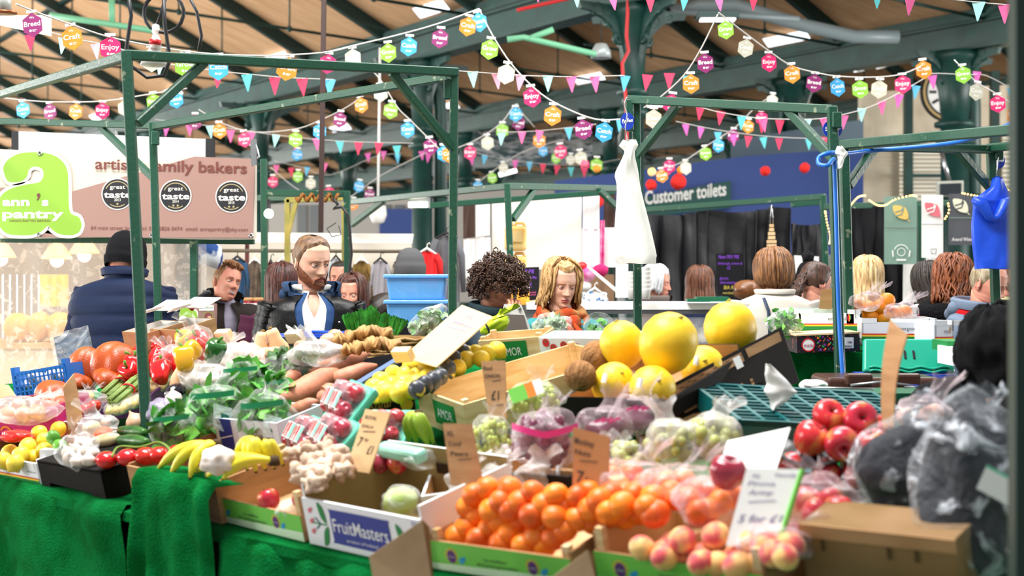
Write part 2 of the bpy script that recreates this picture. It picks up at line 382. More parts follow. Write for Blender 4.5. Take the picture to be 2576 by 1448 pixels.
q = FP(21.2); struct(MB().prism([(1840, 352), (2172, 300), (2172, 380), (1840, 440)], 0, -6, 0, q).build('hoarding_upper_wall', mat('grey_upper', '5c6f7d', rough=.6)))
q = FP(30); mb = MB().prism([(560, 520), (1240, 480), (1400, 470), (1400, 760), (560, 760)], 0, -8, 0, q)
for x in (760, 792, 970, 1005): mb.box((x, 560, 3), (24, 90, 3), 1, q)
mb.box((1000, 570, 4), (90, 90, 3), 2, q)
struct(mb.build('inner_far_wall', [mat('pale_grey_wall', 'b9b6b0', rough=.8), mat('dark_pane', '5a6062', rough=.3), M_blue]))
# customer toilets sign
q = FP(20.4); mb = MB().prism([(1612, 498), (1838, 454), (1838, 522), (1612, 548)], 0, 6, 0, q)
mb.text('Customer toilets', 1622, 1826, 514, 33, 1, q, 7, bold=.022, lift=-.115)
one(mb, 'toilet_sign', 'dark green sign reading Customer toilets on the blue hoarding', 'sign', [mat('sign_green', '0f4a45', rough=.4), M_white])
# clock
root = thing('wall_clock', 'large round clock with white face half hidden behind the stout green column', 'clock', P(2392, 232, 21.0))
mb = MB(); q = FP(21.0); mb.ring(2392, 232, 60, 74, 0, q, 6); mb.ring(2392, 232, 66, 72, 1, q, 7)
M = q @ Matrix.Translation((2392, 232, -8)); mb.lathe([(76, 0), (76, 12)], 36, 0, M, sm=False); part(root, mb, 'clock_case', [M_black, mat('clock_gold', 'b79a62')])
mb = MB(); mb.disc(2392, 232, 62, 0, q, 5.5, 36)
for i in range(12):
    a = i * pi / 6; mb.stroke([(2392 + 38 * cos(a), 232 + 38 * sin(a)), (2392 + 56 * cos(a), 232 + 56 * sin(a))], 7, 1, q, 6.2)
part(root, mb, 'clock_face', [M_white, M_black])
mb = MB().stroke([(2392, 232), (2362, 222)], 5, 0, q, 7).stroke([(2392, 232), (2380, 282)], 4, 0, q, 7); part(root, mb, 'clock_hand', M_black)
# red cable down the column, pole, pipes and lamps in the roof
Mred = mat('red_plastic', 'c8161d', rough=.4)
one(MB().tube([P(x, y, 15.4) for x, y in ((1300, 26), (1440, -6), (1577, -10), (1579, 30), (1576, 90), (1581, 128), (1565, 160), (1568, 200), (1574, 240), (1577, 330), (1577, 520))], .02, n=6), 'cable', 'red cable running down the iron column behind the hanging white bag', 'cable', Mred)
one(MB().bar(P(815, -10, 9.2), P(807, 584, 9.2), .03, .03), 'pole', 'thin dark brown upright pole above the bearded man', 'pole', mat('pole_brown', '3a2622', rough=.5))
root = thing('hanging_lamp', 'slim white pendant light on a long tube in front of the far columns', 'lamp', P(951, 545, 16))
part(root, MB().tube([P(956, 120, 16), P(951, 525, 16)], .014, n=8), 'tube', M_white)
part(root, MB().lathe([(.03, .14), (.09, .12), (.1, .02), (.07, -.06), (.03, -.08)], 16, 0, Matrix.Translation(P(951, 545, 16))), 'lamp_shade', M_white)
for x, y, lab in ((1925, 42, 'grey strip light fitting hanging under the roof, seen above the green and white paper hexagons'),):
    root = thing('strip_light', lab, 'lamp', P(1805, 44, 14))
    part(root, MB().box(P(1805, 46, 14), (.34, .14, .05)), 'diffuser', mat('tube_light', 'ffffff', emit=1.6)); part(root, MB().box(P(1805, 40, 14), (.4, .2, .06)), 'housing', M_greend)
Mtube = mat('tube_light', 'ffffff', emit=1.6)
for i, (x0, y0, x1, y1, lab) in enumerate(((2204, 168, 2256, 156, 'glowing fluorescent tube near the clock, the longer of two'), (2148, 176, 2172, 172, 'short glowing fluorescent tube near the clock, the smaller of two'), (1628, 264, 1690, 262, 'glowing strip light just behind the right stall frame bar'), (1255, 440, 1300, 428, 'glowing tube light far off under the roof beyond the garlands'))):
    one(MB().tube([P(x0, y0, 21), P(x1, y1, 21)], .035, n=10), 'fluorescent_tube', lab, 'lamp', Mtube)
for x, y, d, lab in ((1512, 132, 15.0, 'small grey domed lamp hanging beside the column bracket'),):
    root = thing('domed_lamp', lab, 'lamp', P(x, y, d)); part(root, MB().lathe([(.012, .1), (.06, .09), (.1, .02), (.11, -.06), (.1, -.06)], 18, 0, Matrix.Translation(P(x, y, d))), 'lamp_shade', mat('galvanised', 'a9b3b4', rough=.4, metal=.3)); part(root, MB().tube([P(x, y - 22, d), P(x, y - 80, d)], .006, n=6), 'cord', M_black)
# pale sweeping duct under the upper right roof, hanging net
one(MB().tube([P(x, y, 19) for x, y in ((1690, 30), (1760, 12), (1850, 12), (1930, 38), (2030, 66), (2150, 92), (2260, 92))], .09, n=10), 'duct', 'pale grey curving duct under the upper roof on the aisle side', 'duct', mat('duct_grey', '8b9ba0', rough=.4))
one(MB().tube([P(1690, 28, 18.5), P(2010, 48, 18.5)], .04, n=8), 'cable_tray', 'straight grey cable tray crossing below the curving duct', 'tray', mat('duct_grey', '8b9ba0'))
def netf(u, v):
    x = 1190 + 300 * u; y = 330 + 62 * v + 28 * sin(pi * u) * v; return P(x, y, 21 + 2.5 * (1 - v)) + V((0, 0, .05 * noise.noise(V((u * 20, v * 9, 0)))))
one(MB().grid(netf, 30, 14), 'roof_net', 'white netting sheet slung under the roof behind the middle garlands', 'net', mat('net_white', 'dfe6ea', rough=.7, col2='5f7a80', sc=3.5, th=(.42, .55), det=5))
Mrib = mat('pipe_mint', '6fb58e', rough=.5)
for i, (pts, lab) in enumerate((([(1276, 99), (1318, 94), (1500, 137)], 'mint green roof pipe running down towards the column bracket'), ([(1330, 98), (1392, 74)], 'short mint green strut rising from the roof pipe'), ([(125, 38), (285, 62), (390, 78)], 'mint green tie bar at the upper corner behind the coiled cables'), ([(281, 0), (282, 58)], 'mint green hanger rod above the tie bar'))):
    one(MB().tube([P(x, y, 14.5) for x, y in pts], .032, n=8), 'roof_pipe', lab, 'pipe', Mrib)
# ================================================================ STALL FRAMES
def frame(label, segs, w_=.036, mats=None):
    """segs: (part name, x0, y0, d0, x1, y1, d1[, to the ground])"""
    a = segs[0]; root = thing('market_stall_frame', label, 'stall frame', V((P(*a[4:7]).x, P(*a[4:7]).y, 0)))
    for s in segs:
        p, q = P(*s[1:4]), P(*s[4:7])
        if len(s) > 7: q = p + (q - p) * (p.z / max(p.z - q.z, .01))
        o = part(root, MB().bar(p, q, w_ * (.92 if s[0] == 'brace' else 1)), s[0], mats or M_framew); mod_bevel(o, .004, 1)
    return root
frame('green steel stall frame over the vegetable counter, the tallest and nearest one', [
    ('post', 318, 128, 5.2, 373, 1165, 5.06, 1), ('post', 384, 308, 7.4, 399, 825, 7.4, 1), ('post', 1143, 176, 6.0, 1138, 790, 6.0, 1),
    ('top_bar', 312, 138, 5.2, 1150, 182, 6.0), ('top_bar', 318, 142, 5.2, -60, 256, 7.6), ('top_bar', 388, 318, 7.4, 1130, 192, 6.05), ('top_bar', -60, 303, 8.4, 392, 316, 7.4),
    ('brace', 515, 156, 5.4, 345, 312, 5.2), ('brace', 252, 318, 7.7, 390, 452, 7.4), ('brace', 985, 182, 5.85, 1141, 375, 6.0),
    ('corner_sleeve', 1127, 200, 6.0, 1127, 250, 6.0), ('corner_sleeve', 391, 330, 7.35, 391, 365, 7.35)])
frame('green stall frame behind the yellow melons, hung with a white bag', [
    ('post', 1600, 243, 6.9, 1604, 800, 6.9, 1), ('post', 2093, 268, 5.95, 2114, 970, 5.9, 1), ('top_bar', 1583, 250, 6.9, 2100, 276, 5.95),
    ('brace', 1706, 262, 6.7, 1604, 392, 6.9), ('brace', 1982, 275, 6.15, 2096, 398, 5.95), ('corner_sleeve', 1584, 250, 6.88, 1584, 330, 6.88), ('corner_sleeve', 2104, 282, 5.93, 2104, 322, 5.93)], .04)
frame('green stall frame over the boxes of oranges', [
    ('post', 2123, 355, 6.32, 2137, 832, 6.32, 1), ('post', 2493, 368, 6.9, 2506, 800, 6.9, 1), ('top_bar', 2118, 364, 6.32, 2600, 322, 5.3), ('top_bar', 2122, 368, 6.34, 2506, 376, 6.9), ('top_bar', 2490, 372, 6.9, 2620, 360, 6.4),
    ('brace', 2200, 372, 6.45, 2134, 468, 6.32), ('brace', 2408, 376, 6.75, 2500, 482, 6.9), ('corner_sleeve', 2512, 378, 6.88, 2512, 402, 6.88)], .04)
frame('slim green stall frame in front of the white cloth sheets', [
    ('post', 1276, 462, 9.6, 1288, 760, 9.6, 1), ('top_bar', 880, 508, 11.4, 1280, 468, 9.6), ('top_bar', 1272, 468, 9.6, 1560, 474, 10.4), ('top_bar', 1080, 517, 11.0, 1545, 482, 11.4),
    ('brace', 1345, 476, 9.8, 1290, 552, 9.6), ('brace', 1508, 478, 10.2, 1550, 520, 10.3), ('brace', 966, 504, 11.0, 884, 566, 11.3)], .045)
frame('green stall frame with wires wound round its bar, over the bearded man', [
    ('post', 664, 400, 9.9, 666, 800, 9.9, 1), ('post', 873, 480, 9.8, 874, 760, 9.8, 1), ('top_bar', 670, 485, 9.9, 880, 488, 9.8), ('top_bar', 650, 498, 10.6, 865, 496, 10.4)], .045)
frame('narrow stall frame coloured yellow as if warmly lit, beside the bearded man', [
    ('post', 723, 500, 10.3, 723, 720, 10.3, 1), ('brace', 744, 508, 10.3, 724, 588, 10.3), ('top_bar', 720, 504, 10.3, 862, 498, 10.3), ('post', 866, 510, 10.3, 868, 745, 10.3, 1)], .04, mat('warm_lit_yellow', 'a99a4e', rough=.45, col2='8f8a45', sc=9))  # yellow colour stands in for warm light falling on this frame
frame('dark green frame of the black curtained stall', [
    ('post', 2070, 490, 12.2, 2080, 770, 12.2, 1), ('top_bar', 1610, 528, 13.0, 2076, 494, 12.2), ('top_bar', 1990, 515, 13.4, 2070, 508, 13.4), ('top_bar', 2072, 520, 12.2, 2480, 508, 11.6), ('post', 2314, 515, 11.8, 2320, 770, 11.8, 1)], .05)
frame('slim post of the bakery stall beside the lace curtain', [('post', 488, 600, 8.6, 488, 850, 8.6, 1), ('top_bar', -60, 600, 8.7, 640, 605, 8.7)], .045)
# blurred dark post close to the camera
root = thing('corner_post', 'dark green square post close by at the frame edge, out of focus', 'post', V((P(2572, 700, 2.5).x, 2.5, 0)))
o = part(root, MB().bar(P(2574, -60, 2.5), V((P(2574, 0, 2.5).x, 2.5, 0)), .042), 'shaft', mat('dark_post', '0c2e25', rough=.45)); mod_bevel(o)
# cables wound on the wired frame
Mcab = mat('black_cable', '1b1c20', rough=.45); Mbr = mat('brown_rope', '8a5a2c', rough=.7)
pts = [P(745 + 3.2 * i, 497 + 9 * sin(i * .9), 9.78 + .03 * cos(i * .9)) for i in range(34)]
one(MB().tube(pts, .012, n=6), 'wire', 'brown wire coiled round the bar above the bearded man', 'wire', Mbr)
one(MB().tube([P(x, y, 9.7) for x, y in ((838, 498), (850, 515), (838, 525), (860, 520), (875, 540), (880, 580), (884, 640), (876, 700), (874, 740))], .012, n=6), 'wire', 'black wire running down the post behind the bearded man', 'wire', Mcab)
one(MB().tube([P(x, y, 9.6) for x, y in ((845, 560), (822, 575), (835, 595), (858, 590), (852, 568))], .004, n=5), 'wire', 'thin loose loop of black wire beside the post', 'wire', Mcab)
# floodlight and bare bulb
root = thing('floodlight', 'glowing white floodlight clamped under the stall bar', 'lamp', P(1058, 512, 10.8))
part(root, MB().box(P(1052, 515, 10.7), (.14, .1, .035)), 'lamp_face', mat('flood_glow', 'fff6e0', emit=9)); part(root, MB().box(P(1056, 503, 10.75), (.16, .12, .05)), 'housing', M_steel)
root = thing('light_bulb', 'bare glowing light bulb beside the banner edge', 'lamp', P(676, 537, 9.6))
part(root, MB().ball(P(676, 537, 9.6), .032, n=16), 'bulb', mat('bulb_glow', 'fff1d8', emit=16)); part(root, MB().tube([P(676, 528, 9.6), P(676, 505, 9.7)], .014, n=8), 'lamp_holder', M_black)
# coiled cables and lamp holder hanging above the frame
coil = [(322, -20), (330, 40), (318, 120), (322, 160), (370, 195), (412, 190), (428, 150), (414, 60), (412, -10)]
one(MB().tube([P(x, y, 5.6) for x, y in coil], .008, n=6), 'cable', 'black cable looping down from the roof behind the nearest frame corner', 'cable', Mcab)
one(MB().tube([P(412 + 50 * sin(a), 32 - 50 * cos(a), 5.7) for a in [x * .35 for x in range(19)]], .008, n=6), 'cable', 'round coil of black cable hanging above the white lamp holder', 'cable', Mcab)
one(MB().tube([P(x, y, 5.8) for x, y in ((470, -20), (495, 30), (507, 90), (500, 126))], .007, n=6), 'cable', 'black cable drooping in a gentle arc onto the frame bar', 'cable', Mcab)
root = thing('lamp_holder', 'white and red lamp holder hanging from a black cable', 'lamp', P(392, 92, 5.7))
part(root, MB().tube([P(418, -10, 5.7), P(405, 35, 5.7), P(393, 68, 5.7)], .007, n=6), 'cord', Mcab)
part(root, MB().lathe([(.006, .05), (.014, .045), (.016, .02), (.011, .01), (.022, -.02), (.022, -.05)], 14, 0, Matrix.Translation(P(392, 92, 5.7))), 'socket', M_white)
part(root, MB().tube([P(391, 100, 5.68), P(390, 112, 5.68)], .024, n=12), 'collar', Mred); part(root, MB().lathe([(.02, .03), (.05, -.02), (.055, -.04), (.01, -.045)], 16, 0, Matrix.Translation(P(388, 140, 5.7))), 'lamp_shade', mat('milk_glass', 'dadfd8', rough=.25))
root = thing('copper_lantern', 'copper wire lantern with a white candle glass at the upper corner', 'lantern', P(15, 30, 5.4))
part(root, MB().lathe([(.045, 0), (.045, .006)], 20, 0, Matrix.Translation(P(12, 34, 5.4))), 'base', mat('copper', 'a8603c', rough=.3, metal=.8)); part(root, MB().lathe([(.03, .006), (.03, .09)], 16, 0, Matrix.Translation(P(8, 34, 5.4))), 'glass', mat('milk_glass', 'dadfd8'))
part(root, MB().bar(P(24, 34, 5.42), P(27, -20, 5.42), .006), 'handle', mat('copper', 'a8603c'))
one(MB().prism([(-20, 40), (130, 38), (130, 92), (-20, 60)], 0, 4, 0, FP(6.8)), 'paper_sheet', 'cream paper sheet hanging behind the purple hexagon at the upper corner', 'paper', mat('cream_paper', 'efe3c2', rough=.7))
# blue hose along the right frames
hose = [(2620, 296, 5.2), (2545, 312, 5.4), (2470, 340, 5.7), (2400, 359, 5.9), (2300, 370, 6.05), (2200, 378, 6.15), (2130, 386, 6.0), (2092, 384, 5.85), (2062, 394, 5.84), (2060, 412, 5.82), (2082, 416, 5.8), (2098, 400, 5.84), (2100, 440, 5.84), (2104, 560, 5.84), (2107, 680, 5.84), (2112, 820, 5.84), (2122, 972, 5.8)]
def smooth(pts, k=6):
    out = []
    for i in range(len(pts) - 1):
        p0, p1, p2, p3 = pts[max(i - 1, 0)], pts[i], pts[i + 1], pts[min(i + 2, len(pts) - 1)]
        for j in range(k):
            t = j / k; out.append(p1 * (1 - 3 * t * t + 2 * t ** 3) + p2 * (3 * t * t - 2 * t ** 3) + (p2 - p0) * .5 * (t - 2 * t * t + t ** 3) + (p3 - p1) * .5 * (t ** 3 - t * t))
    return out + [pts[-1]]
one(MB().tube(smooth([P(*h) for h in hose]), .0095, n=8), 'hose', 'bright blue hose looped over the right frames and down the post', 'hose', mat('hose_blue', '1f6fd0', rough=.35))
# ================================================================ BAKERY BANNER STALL
def bez(ctrl, k=5):   # smooth closed outline through points
    n = len(ctrl); out = []
    for i in range(n):
        p0, p1, p2, p3 = [V((*ctrl[(i + j - 1) % n], 0)) for j in range(4)]
        for j in range(k):
            t = j / k; out.append(p1 * (1 - 3 * t * t + 2 * t ** 3) + p2 * (3 * t * t - 2 * t ** 3) + (p2 - p0) * .42 * (t - 2 * t * t + t ** 3) + (p3 - p1) * .42 * (t ** 3 - t * t))
    return [(p.x, p.y) for p in out]
Mb = [mat('banner_cream', 'd2c7b8', rough=.5, bump=.06, bsc=4), mat('banner_mauve', '9c7a70', rough=.5, bump=.06, bsc=4), mat('banner_green', '8ab83a', rough=.5), mat('banner_white', 'f7f4ea', rough=.5), mat('banner_brown', '6f3a33', rough=.5), mat('badge_black', '1d1d22', rough=.5), mat('badge_gold', 'b3a479', rough=.5)]
DB = 8.5; q = FP(DB)
root = thing('bakery_banner', "large cream and mauve banner with a green letter a, reading artisan family bakers", 'banner', P(300, 600, DB))
mb = MB()
sag = lambda u, v: P(-80 + 726 * u, 370 + 29 * u + (227 - 25 * u) * v + 2 * sin(u * 9), DB) + V((0, .003 * sin(u * 14 + v * 2), 0))
mb.grid(sag, 50, 8, 0)
part(root, mb, 'banner_sheet', Mb[0])
mb = MB()
mb.poly([(181, 482), (490, 394), (642, 400), (636, 598), (181, 596)], 1, q, 4); mb.poly([(-60, 470), (12, 472), (12, 596), (181, 596), (190, 500), (100, 560), (-60, 560)], 1, q, 3.9)
A_ = [(9, 424), (22, 401), (50, 386), (84, 383), (117, 385), (144, 394), (163, 411), (172, 432), (174, 470), (175, 515), (180, 537), (200, 546), (207, 566), (200, 584), (184, 591), (164, 591), (146, 587), (131, 576), (122, 568), (104, 583), (80, 591), (52, 592), (20, 588), (2, 572), (-7, 548), (-6, 512), (8, 488), (34, 472), (72, 463), (100, 458), (110, 444), (109, 428), (98, 420), (84, 420), (74, 428), (71, 442), (60, 454), (40, 459), (20, 455)]
o_ = bez(A_, 3); mb.stroke(o_, 15, 3, q, 4.6, True); mb.poly(o_, 2, q, 5.0)
mb.text("ann", 8, 76, 517, 20, 3, q, 5.6, bold=.035); mb.poly(bez([(94, 489), (101, 486), (103, 494), (97, 504), (94, 503), (97, 497)], 3), 4, q, 5.8); mb.text("s", 107, 124, 517, 20, 3, q, 5.6, bold=.035)
mb.text("pantry", 8, 162, 548, 21, 3, q, 5.6, bold=.03); mb.text("HANDCRAFTED BAKING", 26, 128, 558, 6, 4, q, 5.6)
mb.text("artisan family bakers", 241, 622, 425, 27, 4, q, 5.6, bold=.02, lift=.03); mb.text("64 main street larne  Tel: 028 2826 0474  email: annspantry@sky.com", 230, 624, 577, 9.5, 4, q, 5.6, lift=.012)
for cx_, cy_, yr, st in ((297, 488, '2013', 1), (443, 492, '2014', 2), (583, 495, '2015', 2)):
    mb.disc(cx_, cy_, 40, 3, q, 5.4, 36); mb.disc(cx_, cy_, 37.5, 5, q, 5.8, 36)
    mb.ring(cx_, cy_, 30.5, 32.5, 6, q, 6.2, 16, R(205), R(335)); mb.ring(cx_, cy_, 30.5, 32.5, 6, q, 6.2, 12, R(55), R(125))
    mb.text('great', cx_ - 19, cx_ + 19, cy_ - 13, 10, 3, q, 6.2); mb.text('taste', cx_ - 34, cx_ + 35, cy_ + 9, 15.5, 3, q, 6.2, bold=.02); mb.text(yr, cx_ - 8, cx_ + 8, cy_ + 18, 7, 3, q, 6.2)
    for i in range(st):
        x = cx_ + (i - (st - 1) / 2) * 11
        mb.poly([(x + (4 if k % 2 == 0 else 1.7) * sin(k * pi / 5), cy_ + 25 - (4 if k % 2 == 0 else 1.7) * cos(k * pi / 5)) for k in range(10)], 6, q, 6.2)
part(root, mb, 'print', Mb)
for x, y in ((103, 386), (100, 590), (633, 592), (383, 592)):
    part(root, MB().tube([q @ V((x + 4.5 * cos(a), y + 4.5 * sin(a), 7)) for a in [i * pi / 6 for i in range(12)]], .0042, n=6, closed=True), 'eyelet', M_steel)
one(MB().prism([(632, 352), (646, 350), (646, 416), (634, 418)], -4, 12, 0, FP(8.3)).tube([P(640, 350, 8.3), P(652, 392, 8.25), P(648, 400, 8.25)], .006, n=6), 'clip', 'silver metal clamp gripping the banner corner', 'clip', M_steel)
root = thing('display_case', 'pale blue-grey flat case with black ends standing above the banner', 'case', P(290, 400, 8.9)); q = FP(8.9)
part(root, MB().prism([(57, 333), (525, 352), (525, 402), (57, 402)], 0, 30, 0, q), 'body', mat('case_grey', 'd5dade', rough=.45, col2='c3c8c4', sc=6))
for x0, y0 in ((40, 332), (524, 351)): part(root, MB().prism([(x0, y0), (x0 + 17, y0 + 1), (x0 + 17, 404), (x0, 404)], -2, 32, 0, q), 'end_cap', M_black)
# lace curtain and what glows behind it
def lace():
    m = bpy.data.materials.new('lace'); m.use_nodes = True; nt = m.node_tree; L = nt.links.new
    b = nt.nodes['Principled BSDF']; b.inputs['Base Color'].default_value = lin('f4efe8'); b.inputs['Roughness'].default_value = .9
    tc = nt.nodes.new('ShaderNodeTexCoord'); n1 = nt.nodes.new('ShaderNodeTexNoise'); n1.inputs['Scale'].default_value = 17; n1.inputs['Detail'].default_value = 5; n1.inputs['Distortion'].default_value = .8
    L(tc.outputs['Object'], n1.inputs['Vector'])
    r = nt.nodes.new('ShaderNodeMapRange'); L(n1.outputs['Fac'], r.inputs[0]); r.inputs[1].default_value = .52; r.inputs[2].default_value = .6; r.inputs[3].default_value = .3; r.inputs[4].default_value = .68
    t = nt.nodes.new('ShaderNodeBsdfTransparent'); tl = nt.nodes.new('ShaderNodeBsdfTranslucent'); tl.inputs[0].default_value = lin('f4efe8'); ms = nt.nodes.new('ShaderNodeMixShader'); mx = nt.nodes.new('ShaderNodeMixShader')
    L(b.outputs[0], ms.inputs[1]); L(tl.outputs[0], ms.inputs[2]); L(r.outputs[0], mx.inputs[0]); L(t.outputs[0], mx.inputs[1]); L(ms.outputs[0], mx.inputs[2]); L(mx.outputs[0], nt.nodes['Material Output'].inputs[0]); return m
MB_l = MB().grid(lambda u, v: P(-80 + 598 * u, 598 + 380 * v, 8.75) + V((0, .03 * sin(u * 34), 0)), 90, 12)
one(MB_l, 'lace_curtain', 'white lace curtain with a leaf pattern hanging below the banner', 'curtain', lace())
Mwarm = mat('lamp_warm', 'ffcf8a', emit=14)
for x, y, lab in ((143, 655, 'glowing warm lamp behind the lace curtain, the one nearer the banner letter'), (212, 642, 'glowing warm lamp behind the lace curtain, close to the man in the black beanie'), (2, 652, 'glowing warm lamp behind the lace curtain at the frame edge')):
    root = thing('pendant_lamp', lab, 'lamp', P(x, y, 9.6)); l = bpy.data.lights.new('lamp_glow', 'POINT'); l.energy = 4; l.color = (1, .66, .3); l.shadow_soft_size = .05; o = bpy.data.objects.new('lamp_glow', l); COL.objects.link(o); o.location = P(x, y + 22, 9.6); part(root, MB().ball(P(x, y, 9.6), .045, n=14), 'bulb', Mwarm); part(root, MB().lathe([(.02, .12), (.05, .1), (.1, .02), (.1, .01)], 18, 0, Matrix.Translation(P(x, y, 9.6))), 'lamp_shade', mat('shade_amber', 'f0c690', rough=.5, emit=.6)); part(root, MB().tube([P(x, y - 30, 9.6), P(x, 560, 9.6)], .005, n=6), 'cord', M_black)
Mtan = mat('bakery_wood', 'c9a06a', rough=.6, col2='b38b58', sc=6); Mcr = mat('bread_crust', 'c58a44', rough=.6, col2='e0b071', sc=9)
root = thing('bakery_counter', 'pale wooden bakery counter seen through the lace curtain', 'counter', V((P(150, 800, 9.9).x, 9.9, 0)))
part(root, MB().box(V((P(150, 0, 9.9).x, 9.9, .55)), (2.2, .6, 1.1)), 'body', mat('counter_cream', 'd9c6a3', rough=.6)); part(root, MB().box(V((P(150, 0, 9.9).x, 9.9, 1.12)), (2.3, .7, .04)), 'worktop', Mtan)
one(MB().box(V((-4.0, 11.2, 1.15)), (2.7, .06, 2.3)), 'back_board', 'warm beige board closing the back of the bakery stall', 'board', mat('board_beige', '8a8076', rough=.8))
for i, (x, y, w_, lab) in enumerate(((150, 745, 34, 'golden loaf on the bakery shelf under the left lamp'), (185, 735, 26, 'small golden loaf beside the larger bakery loaf'), (100, 768, 30, 'round brown loaf on the counter behind the lace'), (48, 735, 40, 'tall basket-brown loaf near the frame edge behind the lace'))):
    p = P(x, y, 9.7); o = one(MB().ball(p, (w_ * .0027, .09, .1), n=16, wob=.15, seed=i), 'bread_loaf', lab, 'bread', Mcr); o.location.z = 1.14
one(MB().grid(lambda u, v: P(100 + 70 * u, 690 + 80 * v, 10.3) + V((0, .02 * sin(u * 20), 0)), 16, 4), 'hanging_apron', 'yellow cloth hanging inside the bakery stall', 'apron', mat('apron_yellow', 'e8b86a', rough=.8))
root = thing('window_grid', 'grey metal rack seen dimly through the lace at the frame edge', 'rack', P(20, 900, 10.4))
for i in range(7): part(root, MB().bar(P(-10 + 18 * i, 690, 10.4), P(-10 + 18 * i, 900, 10.4), .012), 'upright', M_steel)
# leaflet pillar, letter board, tongs
root = thing('leaflet_stand', 'mauve upright poster box with three round bread pictures', 'stand', P(518, 860, 8.2)); q = FP(8.2)
part(root, MB().prism([(498, 762), (541, 764), (539, 870), (498, 870)], 0, -26, 0, q), 'body', Mb[1])
mb = MB().poly([(501, 766), (538, 767), (538, 781), (501, 781)], 3, q, 1); mb.text('goodfood', 503, 535, 775, 5, 4, q, 1.5)
for cx_, cy_, m in ((524, 795, 5), (518, 812, 3), (527, 831, 1)): mb.disc(cx_, cy_, 12, 0, q, 1.2); mb.disc(cx_, cy_, 10.5, m, q, 1.6); mb.disc(cx_ + 3, cy_ + 4, 5, 2, q, 2)
part(root, mb, 'print', [Mb[2], Mb[1], mat('bun', 'd9b08c', rough=.6), M_white, mat('logo_green', '5d9a58'), mat('ham_red', '8a4a4c')])
root = thing('letter_board', 'green and white letter board low behind the man in the blue gilet', 'sign', P(465, 850, 8.35)); q = FP(8.35)
part(root, MB().prism([(430, 764), (505, 770), (505, 860), (430, 860)], 0, -8, 0, q), 'board', Mb[1])
mb = MB().stroke(bez([(436, 800), (442, 780), (468, 772), (492, 782), (499, 806), (499, 850), (440, 850)], 4), 8, 1, q, 1, True).poly(bez([(436, 800), (442, 780), (468, 772), (492, 782), (499, 806), (499, 850), (440, 850)], 4), 0, q, 1.5).disc(461, 805, 11, 1, q, 2)
part(root, mb, 'print', [Mb[2], Mb[3]])
root = thing('umbrella_handle', 'black handle with a red end poking up before the smiling man', 'handle', P(505, 750, 8.0)); part(root, MB().tube([P(486, 766, 8.0), P(505, 748, 7.98), P(527, 733, 7.95)], [.02, .018, .014], n=10), 'grip', M_black); part(root, MB().tube([P(477, 776, 8.0), P(486, 766, 8.0)], [.022, .023], n=10), 'ferrule', Mred)
one(MB().lathe([(.01, .1), (.06, .09), (.09, .04), (.1, 0), (.095, -.05), (.09, -.05)], 18, 0, Matrix.Translation(P(521, 645, 8.9)) @ Euler((0, R(20), 0)).to_matrix().to_4x4()), 'cap', 'blue and white cap hanging at the lace curtain edge', 'cap', mat('cap_blue', '2c4f8f', rough=.7, col2='dfe6ec', sc=5, th=(.5, .55)))
# wooden counter with labelled jars
root = thing('jar_counter', 'light rough wooden counter with jars behind the smiling man', 'counter', V((P(600, 0, 9.9).x, 9.9, 0)))
part(root, MB().box(V((P(605, 0, 9.9).x, 9.9, CH - 125 / F * 9.9)), (.62, .5, .1)), 'worktop', mat('pale_wood', 'e3c893', rough=.7, col2='c9a566', sc=5, stretch=(1, 1, 8))); part(root, MB().box(V((P(605, 0, 9.9).x, 9.95, .56)), (.58, .44, 1.16)), 'body', mat('counter_grey', '8d887c', rough=.7))
Mjar = mat('jam_red', '8d2334', rough=.2); Mlab = M_white; Mlid = mat('kraft_lid', 'b88d62', rough=.7)
for i, (x, lab) in enumerate(((567, 'jam jar with a white label, nearest the smiling man'), (625, 'jam jar with a white label in the middle of the wooden counter'), (650, 'jam jar with a white label next to the stall post'))):
    M = Matrix.Translation(P(x, 786, 9.8)); root = thing('jam_jar', lab, 'jar', M, 'jam jars on the wooden counter')
    MB().lathe([(.03, 0), (.034, .01), (.034, .075), (.028, .085)], 16).build('jar_body', Mjar, root); MB().lathe([(.0345, .02), (.0345, .065)], 16).build('jar_label', Mlab, root); MB().lathe([(.034, .083), (.037, .085), (.036, .1), (.03, .104)], 16).build('lid', Mlid, root)
# ---------------------------------------------------------------- clothes stall
DC = 11.2
one(MB().prism([(505, 588), (1035, 592), (1035, 800), (505, 800)], 0, -10, 0, FP(11.8)), 'stall_backdrop', 'cream cloth wall behind the hanging clothes', 'backdrop cloth', mat('stall_cream', 'd8d0c2', rough=.8, bump=.05, bsc=5))
one(MB().prism([(498, 583), (1040, 588), (1036, 612), (498, 608)], 0, -20, 0, FP(11.4)), 'canopy_rail', 'white fabric valance above the clothes rail', 'valance', mat('valance_white', 'ece8df', rough=.7))
one(MB().tube([P(505, 630, DC), P(1030, 632, DC)], .014, n=8), 'clothes_rail', 'thin dark rail carrying the hanging clothes', 'rail', mat('rail_brown', '5a5140', rough=.4))
one(MB().bar(P(622, 600, 11.5), P(620, 780, 11.5), .03), 'upright', 'dark red wooden upright behind the hanging clothes', 'post', mat('post_red', '5c2320', rough=.5))
